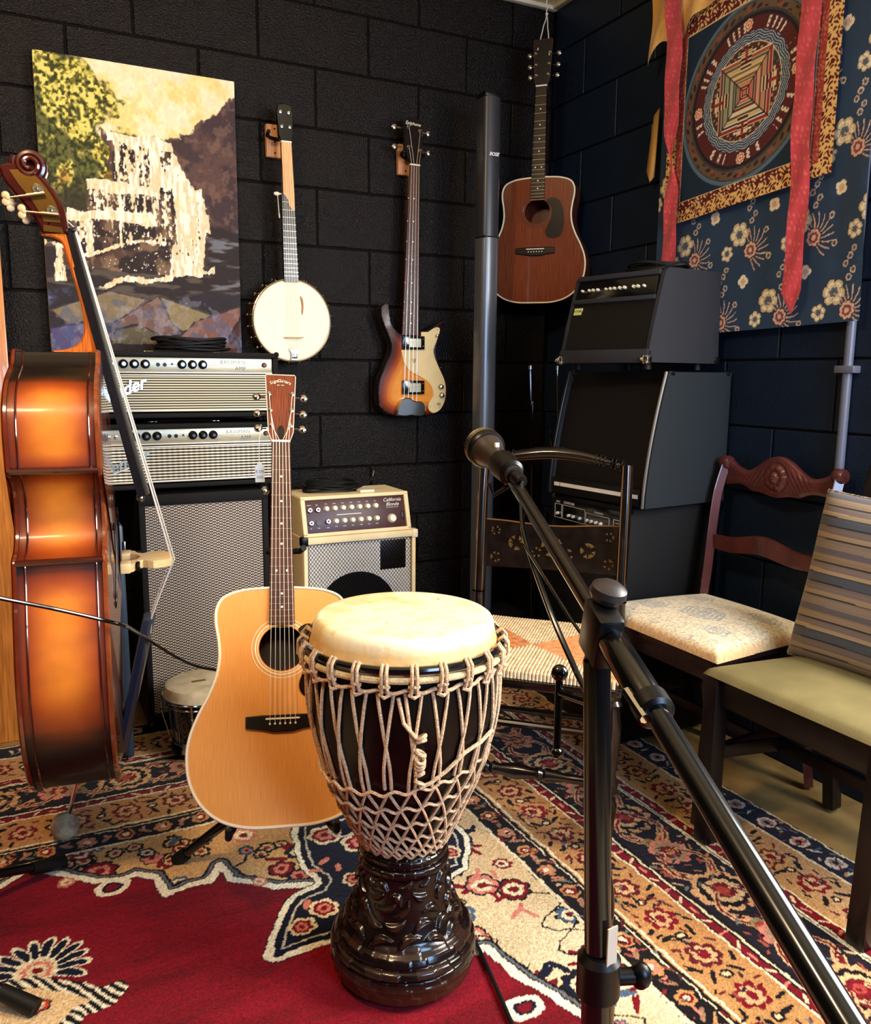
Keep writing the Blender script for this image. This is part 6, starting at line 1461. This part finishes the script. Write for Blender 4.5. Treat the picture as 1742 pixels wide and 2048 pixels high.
M_redmah = mat('red_mahogany', (82,38,34), 0.30, var=0.25, vscale=18, stretch=(1,1,0.4), coat=0.4)
M_shmah = mat('shaded_mahogany', (30,14,13), 0.35, var=0.25, vscale=18, stretch=(1,1,0.4))  # the red mahogany again, with the shade on the lower frame put into its colour
def carved_chair():
    # local x = -Y, y = X ; origin under the seat centre
    t = thing('dining_chair', 'carved mahogany dining chair with pale floral seat against the right wall', 'chair', (-0.30,-1.315,0.012), -PI/2)
    X = lambda Y: -(Y+1.325)
    for s in (-1, 1):
        x0 = s*0.192
        q = spline([(x0*1.0,0.235,0.0),(x0,0.195,0.22),(x0,0.170,0.44),(x0*1.02,0.185,0.56),(x0*1.05,0.200,0.68),(x0*1.07,0.218,0.80),(x0*1.05,0.245,0.895)], 5)
        m = MB()
        for p, r in zip(q[:-1], q[1:]): pass
        m = MB().tube(q, [0.019]*len(q), 4, flat=0.8); m.build('back_post', M_redmah, t, ang=0.3)
        MB().tube([(a-0.012*s*0, b-0.0195, c) for a, b, c in q if c > 0.5], 0.0022, 6).build('post_bead', M_redmah, t)
        MB().lathe([(0.018,-0.016),(0.0215,-0.010),(0.0215,0.010),(0.018,0.016)], 20, (x0*1.05,0.242,0.893), (1,0,0)).build('post_scroll', M_redmah, t)
        fl_ = MB().beam((s*0.225,-0.185,0.44),(s*0.215,-0.205,0.0),0.034,0.034).build('front_leg', M_shmah, t)
        MB().beam((x0,0.18,0.20),(s*0.217,-0.195,0.20),0.016,0.028,(1,0,0)).build('side_stretcher', M_shmah, t)
        MB().beam((x0,0.17,0.418),(s*0.228,-0.19,0.418),0.022,0.055,(1,0,0)).build('seat_rail', M_shmah, t)
    MB().beam((-0.225,-0.195,0.418),(0.225,-0.195,0.418),0.022,0.055,(0,1,0)).build('seat_rail', M_shmah, t)
    MB().beam((-0.19,0.172,0.418),(0.19,0.172,0.418),0.022,0.055,(0,1,0)).build('seat_rail', M_shmah, t)
    MB().beam((-0.20,-0.01,0.20),(0.20,-0.01,0.20),0.028,0.016,(0,0,1)).build('cross_stretcher', M_shmah, t)
    # crest rail: undulating board with carved centre
    nx, nz = 90, 34; P = np.zeros((nz*2+0, nx, 3)); xs = np.linspace(-0.205,0.205,nx)
    top = lambda x: 0.897-0.022*np.exp(-((abs(x)-0.115)/0.055)**2)+0.032*np.exp(-(x/0.065)**2)+0.012*sstep(0.16,0.2,abs(x))
    bot = lambda x: 0.822-0.012*np.exp(-(x/0.05)**2)-0.006*np.exp(-((abs(x)-0.085)/0.02)**2)+0.012*np.exp(-((abs(x)-0.14)/0.05)**2)
    F = np.zeros((nz, nx, 3)); 
    for i in range(nz):
        f = i/(nz-1); z = bot(xs)+(top(xs)-bot(xs))*f
        xx = xs; r = np.hypot(xx, z-0.868); a = np.arctan2(z-0.868, xx)
        rel = 0.010*np.exp(-(r/0.040)**4)*(0.6+0.4*np.abs(np.cos(a*5)))+0.006*np.exp(-(r/0.014)**2)-0.006*np.exp(-((r-0.019)/0.0035)**2)-0.005*np.exp(-((r-0.041)/0.004)**2)
        leaf_ = (np.abs(xx) > 0.042)*(np.abs(xx) < 0.125)*np.sin((np.abs(xx)+0.7*(z-0.86))*420)*0.0022*np.exp(-((z-(0.868-0.2*(np.abs(xx)-0.04)))/0.025)**2)
        edge_ = -0.004*(np.cos(f*2*PI)*0.5+0.5)**6
        F[i, :, 0] = xx; F[i, :, 1] = 0.238-0.012*np.cos(xx*7)-0.010*f*0-rel-leaf_-edge_; F[i, :, 2] = z
    Bk = F[::-1].copy(); Bk[:, :, 1] = 0.262-0.008*np.cos(xs*7)
    A = np.concatenate([F, Bk, F[:1]], 0); grid_mesh('crest_rail', A, None, M_redmah, t)
    # lower splat, gentle serpentine
    n = 24; m = MB()
    for i in range(n+1):
        x = -0.195+0.39*i/n; dz = 0.010*math.cos(x*14)+0.004*math.cos(x*30); y = 0.196-0.012*math.cos(x*6); h_ = 0.024+0.003*math.cos(x*15)
        m.v += [(x,y,0.655+dz-h_),(x,y,0.655+dz+h_),(x,y+0.016,0.655+dz+h_),(x,y+0.016,0.655+dz-h_)]
    for i in range(n):
        for j in range(4): a = i*4+j; b = i*4+(j+1) % 4; m.f.append((a,b,b+4,a+4))
    m.f += [(0,1,2,3),(n*4,n*4+1,n*4+2,n*4+3)]; m.build('lower_slat', M_redmah, t, ang=0.4)
    # upholstered seat
    nu, nv = 130, 110; u, v = np.meshgrid(np.linspace(-1,1,nu), np.linspace(-1,1,nv))
    w = 0.232+0.022*(-v); x = u*w; y = -0.012+v*0.205
    e = np.clip(1-np.maximum(np.abs(u), np.abs(v))**8, 0, 1)**0.5; cr_ = (1-u**2)*(1-v**2)
    z = 0.452+0.038*e+0.016*cr_
    C = np.zeros(u.shape+(3,)); C[:] = (232,216,180)
    a1 = fbm(x*30, y*30, 3); mixc(C, np.abs(np.sin(a1*38)) < 0.30, (150,150,150), 0.7); mixc(C, np.abs(np.sin(fbm(x*55+9,y*55,3)*34)) < 0.22, (196,150,92), 0.7)
    for (cx, cy, r) in ((0.03,-0.05,0.07),(-0.11,0.07,0.05),(0.13,0.08,0.05),(-0.12,-0.10,0.05),(0.15,-0.12,0.04)):
        rr_ = np.hypot(x-cx, (y-cy)*1.4); aa = np.arctan2(y-cy, x-cx); mixc(C, (rr_ < r)*(np.sin(rr_*420+np.sin(aa*6)*2) > 0.3), (128,136,146), 0.8)
    mixc(C, sstep(0.90,1.0,np.maximum(np.abs(u),np.abs(v))), (196,140,76), 0.6)
    up = grid_mesh('seat_cushion', np.stack([x,y,z],-1), C, attr_mat('floral_upholstery', 0.7, var=0.12, vscale=160, bump=0.3, bscale=300, sheen=0.2), t)
    MB().prism([(-0.22,0.18),(0.22,0.18),(0.248,-0.205),(-0.248,-0.205)], 0.440, 0.453).xf(Matrix(((1,0,0,0),(0,0,1,0),(0,1,0,0),(0,0,0,1)))).build('seat_base', M_shmah, t)
carved_chair()

def green_chair():
    t = thing('dining_chair', 'dark wood chair with olive green vinyl seat at the right edge', 'chair', (-0.345,-1.812,0.012), -PI/2)
    dw = mat('dark_walnut', (17,9,10), 0.35, var=0.3, vscale=20, stretch=(1,1,0.4), spec=0.35)
    for s in (-1, 1):
        x = s*0.225
        MB().beam((x,-0.188,0.43),(x*0.97,-0.200,0.0),0.044,0.044,bev=0.004).build('front_leg', dw, t)
        m = MB().beam((x*0.86,0.235,0.0),(x*0.86,0.185,0.44),0.034,0.036).beam((x*0.86,0.185,0.43),(x*0.84,0.290,0.93),0.034,0.028); m.build('back_leg', dw, t)
        MB().beam((x,-0.17,0.398),(x*0.86,0.185,0.398),0.022,0.070,(1,0,0)).build('seat_rail', dw, t)
        MB().beam((x*0.98,-0.19,0.235),(x*0.86,0.21,0.205),0.016,0.034,(1,0,0)).build('side_stretcher', dw, t)
    MB().beam((-0.215,-0.188,0.398),(0.215,-0.188,0.398),0.022,0.070,(0,1,0)).build('seat_rail', dw, t)
    MB().beam((-0.19,0.185,0.398),(0.19,0.185,0.398),0.022,0.070,(0,1,0)).build('seat_rail', dw, t)
    MB().beam((-0.20,0.02,0.222),(0.20,0.02,0.222),0.016,0.034,(0,1,0)).build('cross_stretcher', dw, t)
    for z in (0.70,0.86): MB().beam((-0.19,0.185+0.105*(z-0.43)*2,z),(0.19,0.185+0.105*(z-0.43)*2,z),0.060,0.014,(0,0,1)).build('back_slat', dw, t)
    nu, nv = 60, 50; u, v = np.meshgrid(np.linspace(-1,1,nu), np.linspace(-1,1,nv))
    w = 0.222+0.026*(-v); x = u*w; y = -0.008+v*0.205; e = np.clip(1-np.maximum(np.abs(u),np.abs(v))**10,0,1)**0.5
    z = 0.434+0.026*e+0.010*(1-u**2)*(1-v**2)
    grid_mesh('vinyl_seat', np.stack([x,y,z],-1), None, mat('olive_vinyl', (126,114,74), 0.45, var=0.12, vscale=10, bump=0.15, bscale=300), t)
    t2 = thing('paper_slip', 'small white folded slip lying at the edge of the green seat', 'paper', (-0.515,-1.995,0.470), -PI/2)
    MB().add([(-0.03,0.0,-0.003),(0.02,-0.01,-0.004),(0.03,0.02,-0.002),(-0.01,0.03,0.0),(0.0,0.01,0.008)], [(0,1,4),(1,2,4),(2,3,4),(3,0,4)]).build('slip_sheet', M_white, t2, sm=False)
    # striped pillow leaning on the chair back
    tp = thing('striped_pillow', 'grey and tan striped pillow leaning on the olive green chair', 'pillow', M=Matrix.Translation((-0.235,-1.815,0.468)) @ Matrix.Rotation(-PI/2,4,'Z') @ Matrix.Rotation(math.radians(-14),4,'X'))
    nu, nv = 90, 220; u, v = np.meshgrid(np.linspace(-1,1,nu), np.linspace(-1,1,nv))
    pin = 1-0.10*(np.abs(v)**4)*0-0.05*np.cos(v*PI/2); xx = u*0.225*(1-0.06*(1-u**2)*v**4-0.07*v*0.3*0); xx = u*(0.215+0.012*v**2); zz = 0.20+v*(0.205+0.010*u**2)
    th_ = 0.068*np.clip((1-u**4)*(1-v**4),0,1)**0.55+0.002
    C = np.zeros(u.shape+(3,))
    pal = [((128,112,96),9),((24,22,26),1.2),((150,128,100),5),((112,98,92),7),((24,22,26),1.2),((70,74,84),8),((24,22,26),1),((166,144,112),4),((120,104,98),6),((24,22,26),1.4),((138,118,92),7),((92,84,88),6)]
    tot = sum(w for _, w in pal); s_ = (v*0.5+0.5)*3*tot+0.35*fbm(u*4,v*4,2)+1.2*(1-u**2)*0.6
    s2 = s_ % tot; acc = 0
    for c, w_ in pal: mixc(C, (s2 >= acc) & (s2 < acc+w_), c); acc += w_
    C *= (0.93+0.14*_rs.rand(nv, 1, 1))
    mp = attr_mat('striped_weave', 0.8, var=0.08, vscale=500, bump=0.3, bscale=700, sheen=0.15)
    Fp = np.stack([xx, -0.055-th_, zz], -1); Bp = np.stack([xx, -0.055+th_, zz], -1)[::-1]
    Cf = np.concatenate([C, C[::-1]], 0); grid_mesh('pillow_cover', np.concatenate([Fp, Bp, Fp[:1]], 0), np.concatenate([Cf, C[:1]], 0), mp, tp)
    e_ = [(float(xx[0,i]),-0.055,float(zz[0,i])) for i in range(nu)]+[(float(xx[i,-1]),-0.055,float(zz[i,-1])) for i in range(nv)]+[(float(xx[-1,i]),-0.055,float(zz[-1,i])) for i in range(nu-1,-1,-1)]+[(float(xx[i,0]),-0.055,float(zz[i,0])) for i in range(nv-1,-1,-1)]
    MB().tube(e_[::3], 0.0042, 6).build('piping', mat('pillow_piping', (170,152,128), 0.8, var=0.6, vscale=120, col2=(40,36,38)), tp)
green_chair()

# ------------------------------------------------------------------ microphone on boom stand in the foreground
def mic_stand():
    base = Vector((-1.579,-2.480,0.015)); t = thing('microphone_stand', 'black boom microphone stand crossing the right foreground', 'stand', base)
    W_ = lambda *p: Vector(p)-base
    cl = W_(-1.583,-2.452,0.945); b0 = W_(-1.487,-2.147,1.040); b1 = W_(-1.6805,-2.800,0.836); d = (b1-b0).normalized()
    side = d.cross(Vector((0,0,1))).normalized(); up = side.cross(d).normalized()
    bc = b0.lerp(b1, 0.47)     # point of the boom beside the clutch
    MB().tube([Vector((0,0,0.02)), W_(-1.579,-2.468,0.62)], 0.0155, 24).build('lower_pole', M_blackg, t)
    MB().tube([W_(-1.579,-2.468,0.60), cl+Vector((0,0,-0.03))], 0.0125, 24).build('upper_pole', M_blackg, t)
    MB().lathe([(0.016,0),(0.0205,0.004),(0.0205,0.040),(0.015,0.046)], 24, W_(-1.579,-2.468,0.588), (0,0,1)).build('height_collar', M_black, t)
    MB().tube([W_(-1.560,-2.474,0.606), W_(-1.545,-2.480,0.606)], 0.008, 12).ball(W_(-1.540,-2.482,0.606), 0.011, 12, (1,1,1.2)).build('height_knob', M_black, t)
    st = MB().box(-0.006,0.006,-0.0165,-0.0150,-0.024,0.024).xf(Matrix.Translation(W_(-1.579,-2.468,0.645)) @ Matrix.Rotation(0.1,4,'Z')).build('pole_sticker', mat('buff_sticker', (196,176,152), 0.6), t)
    MB().tube([bc, b0], 0.0078, 20).build('boom_front_tube', M_blackg, t)
    MB().tube([bc-d*0.02, b1+d*0.10], 0.0094, 24).build('boom_rear_tube', mat('satin_black_tube', (22,24,28), 0.20, metal=0.5, coat=0.3), t)
    MB().lathe([(0.0105,-0.062),(0.0135,-0.056),(0.0135,0.060),(0.0115,0.066)], 24, bc+d*0.045, d).build('boom_clutch_sleeve', M_blackg, t)
    MB().lathe([(0.012,0),(0.0155,0.003),(0.0155,0.018),(0.012,0.021)], 24, bc+d*0.098, d).build('sleeve_collar', M_black, t)
    MB().tube([bc+d*0.09+side*0.014+up*0.002, bc+d*0.125+side*0.013+up*0.003], 0.0042, 8).build('collar_clip', M_chrome, t)
    MB().obox((cl+bc)/2-Vector((0,0,0.004)), (side, d, up), (0.013,0.022,0.026), 0.006).build('tilt_joint', M_black, t)
    MB().tube([bc-up*0.030, cl+Vector((0,0,-0.035))], 0.013, 18).build('joint_neck', M_black, t)
    MB().lathe([(0.006,0),(0.006,0.014),(0.014,0.016),(0.017,0.022),(0.016,0.028),(0.010,0.032)], 28, bc+up*0.008-d*0.012, (up-side*0.15)).build('tilt_knob', mat('dull_black_knob', (44,36,34), 0.4), t)
    # side rod with ball end
    s0 = W_(-1.583,-2.440,0.872); s1 = W_(-1.587,-2.401,0.868)
    MB().tube([s0, s1], 0.0045, 12).build('side_arm', M_blackg, t)
    r = MB().tube([s1+Vector((0,0,0.012)), W_(-1.593,-2.409,0.815)], 0.0036, 12).build('hanging_rod', M_blackg, t)
    MB().ball(W_(-1.587,-2.401,0.887), 0.0082, 18).build('ball_end', M_blackg, r)
    MB().ball(W_(-1.5935,-2.410,0.811), 0.0055, 12).ball(W_(-1.590,-2.412,0.812), 0.003, 8).build('rod_tip', M_blackg, r)
    for k in range(3):
        a = 0.5+2*PI*k/3; f = Vector((0.30*math.cos(a),0.30*math.sin(a),0.010)); lg = MB().tube([Vector((0,0,0.16)), f*0.5+Vector((0,0,0.085)), f], 0.009, 12).build('leg', M_blackg, t)
        MB().tube([f*0.94+Vector((0,0,0.005)), f*1.06], 0.012, 12).build('rubber_foot', M_rubber, lg)
    MB().lathe([(0.022,0.12),(0.026,0.125),(0.026,0.19),(0.018,0.20)], 20).build('leg_hub', M_black, t)
    # microphone clip and microphone
    c0 = W_(-1.4885,-2.142,1.050)
    ax = (W_(-1.4755,-2.050,1.074)-c0).normalized(); sx = ax.cross(Vector((0,0,1))).normalized(); uz = sx.cross(ax)
    MB().lathe([(0.0125,-0.012),(0.0165,-0.008),(0.0185,0.020),(0.0175,0.028),(0.0150,0.030)], 24, c0, ax).build('microphone_clip', M_black, t)
    MB().tube([b0, b0-uz*0.0+Vector((0,0,-0.004)), c0-uz*0.012], 0.0075, 12).tube([b0+side*0.004-up*0.010, b0+side*0.020-up*0.024-d*0.004, b0+side*0.026-up*0.010-d*0.010], 0.0030, 8).build('clip_swivel', M_black, t)
    m = thing('microphone', 'dark handheld vocal microphone with mesh grille held by the boom', 'microphone', c0+base)
    MB().lathe([(0.0110,-0.018),(0.0118,-0.005),(0.0140,0.030),(0.0165,0.052),(0.0190,0.064),(0.0225,0.074),(0.0230,0.078)], 32, (0,0,0), ax).build('microphone_body', mat('grey_brown_enamel', (62,52,46), 0.35, metal=0.4), m)
    MB().lathe([(0.0238,0.074),(0.0262,0.078),(0.0262,0.084),(0.0250,0.087)], 40, (0,0,0), ax).build('grille_band', M_black, m)
    gl = MB(); u_ = ax.orthogonal().normalized(); w_ = ax.cross(u_); gc = ax*0.088
    for i in range(36):
        a = 2*PI*i/36; gl.tube([gc+(u_*math.cos(a)+w_*math.sin(a))*0.0255*math.cos(q)+ax*0.0255*math.sin(q)*0.95 for q in np.linspace(-0.15, 1.5, 9)], 0.0006, 4)
    for q in np.linspace(-0.1, 1.35, 13):
        gl.tube([gc+(u_*math.cos(a)+w_*math.sin(a))*0.0257*math.cos(q)+ax*0.0255*math.sin(q)*0.95 for a in np.linspace(0, 2*PI, 41)], 0.0006, 4, cap=False)
    tag(gl.build('wire_mesh', M_nickel, m), kind='stuff')
    MB().lathe([(0.0244*math.cos(q), 0.088+0.0244*0.95*math.sin(q)) for q in np.linspace(-0.1,1.5,10)], 32, (0,0,0), ax).build('foam_liner', M_black, m)
    MB().box(-0.003,0.003,-0.002,0.002,-0.004,0.004,0.001).xf(Matrix.Translation(ax*0.046+uz*0.0165)).build('switch', M_bone, m)
    MB().lathe([(0.0075,-0.040),(0.0085,-0.036),(0.0085,-0.018),(0.0100,-0.016)], 20, (0,0,0), ax).build('cable_connector', M_black, m)
    # cable falls from the microphone along the boom and down the pole
    cab = thing('microphone_cable', 'black cable running from the microphone beneath the boom and down the stand', 'cable', c0+base-ax*0.040)
    o = c0+base-ax*0.040
    pts = spline([o, (-1.515,-2.215,1.013), (-1.536,-2.258,0.985), (-1.562,-2.345,0.932), (-1.571,-2.405,0.888), (-1.570,-2.430,0.860), (-1.572,-2.447,0.80), (-1.560,-2.448,0.72), (-1.552,-2.450,0.66), (-1.556,-2.446,0.60), (-1.558,-2.445,0.40), (-1.556,-2.430,0.15), (-1.52,-2.38,0.03), (-1.40,-2.30,0.018), (-1.10,-2.6,0.018)], 8)
    pts = [Vector(p)-o for p in pts]
    MB().tube(pts, 0.0030, 10).build('cable_run', M_blackg, cab)
    MB().tube([Vector((-1.549,-2.275,0.985))-o, Vector((-1.575,-2.400,0.938))-o, Vector((-1.578,-2.430,0.925))-o], 0.0016, 8).build('thin_wire', M_blackg, cab)
mic_stand()

# cable from the left edge, passing the bass to behind the guitar
t = thing('instrument_cable', 'black cable stretched from the left edge across the double bass', 'cable', (-2.36,-1.70,1.02))
o = Vector(t.location)
pts = spline([(-2.36,-1.70,1.02),(-2.215,-1.42,0.83),(-2.10,-1.375,0.772),(-1.985,-1.322,0.718),(-1.875,-1.276,0.663),(-1.83,-1.12,0.60),(-1.765,-0.95,0.51),(-1.70,-0.85,0.435),(-1.63,-0.76,0.368),(-1.56,-0.70,0.325),(-1.50,-0.66,0.29),(-1.42,-0.65,0.20),(-1.38,-0.68,0.06),(-1.30,-0.75,0.018)], 8)
MB().tube([Vector(p)-o for p in pts], 0.0040, 10).build('cable_run', M_blackg, t)
# tripod stand mostly outside the left edge
t = thing('tripod_stand', 'black tubular tripod stand whose rubber feet reach in from the left edge', 'stand', (-2.40,-1.25,0.015))
for k, f in enumerate(((0.395,0.232,0.012),(0.325,-0.243,0.012),(-0.36,0.05,0.012))):
    f = Vector(f); h = Vector((0,0,0.145)); lg = MB().tube([h, h.lerp(f,0.5)+Vector((0,0,0.01)), f], 0.0105, 14).build('leg', M_blackg, t)
    MB().tube([h.lerp(f,0.84), f+(f-h).normalized()*0.006], [0.0145,0.0165], 14).build('rubber_foot', M_rubber, lg)
MB().tube([(0,0,0.05),(0,0,0.95),(0.01,-0.1,1.1)], 0.010, 14).build('pole', M_blackg, t)
MB().lathe([(0.022,0.11),(0.026,0.12),(0.026,0.17),(0.016,0.18)], 18).build('leg_hub', M_black, t)
MB().tube([(0.01,-0.1,1.1),(0.04,-0.45,1.01)], 0.006, 10).build('boom', M_blackg, t)
# black cable beside the djembe foot
t = thing('floor_cable', 'thin black cable on the red rug right of the djembe foot', 'cable', (-1.24,-1.66,0.018)); o = Vector(t.location)
MB().tube([Vector(p)-o for p in spline([(-1.255,-1.60,0.019),(-1.262,-1.69,0.019),(-1.285,-1.80,0.019),(-1.315,-1.93,0.019),(-1.35,-2.10,0.019),(-1.45,-2.30,0.019)], 8)], 0.0042, 8).build('cable_run', M_rubber, t)
# second upright wooden thing cut by the left edge: a leaning pale wooden board
t = thing('wooden_board', 'pale varnished wooden board standing against the wall at the far left edge', 'board', (-2.06,-0.14,0))
MB().obox((-0.035,0.0,0.86),((1,0,0),(0,1,-0.03),(0,0.03,1)),(0.055,0.012,0.86),0.004).build('board_face', mat('varnished_pine', (206,132,62), 0.3, var=0.25, vscale=20, stretch=(8,8,0.4), coat=0.4), t)
# narrow blue board edge seen between the bass and the tall cabinet
t = thing('blue_case', 'narrow dark blue case edge standing between the double bass and the tall cabinet', 'case', (-1.79,-0.42,0.012))
M_bluec = mat('dark_blue_case', (40,58,78), 0.4, var=0.2)
MB().obox((0,0.04,0.36),((1,0,0),(0,1,0),(0,0,1)),(0.016,0.11,0.36),0.010).build('case_body', M_bluec, t)
for z in (0.12,0.62): MB().box(0.014,0.020,-0.075,-0.045,z,z+0.05,0.002).build('latch', M_nickel, t)

# unseen ceiling lamp, assumed from the warm light and added above its area light
t = thing('assumed_ceiling_lamp', 'assumed small round ceiling lamp, out of view, added above the warm area light', 'lamp', (-2.42,-2.05,2.612))
MB().lathe([(0.06,-0.020),(0.20,-0.020),(0.21,-0.010),(0.21,0.0)], 40).build('lamp_base', M_trimw, t)
MB().ring((0,0,-0.028), 0.19, 0.010, 'z', 40, 8).build('lamp_rim', M_brass, t)
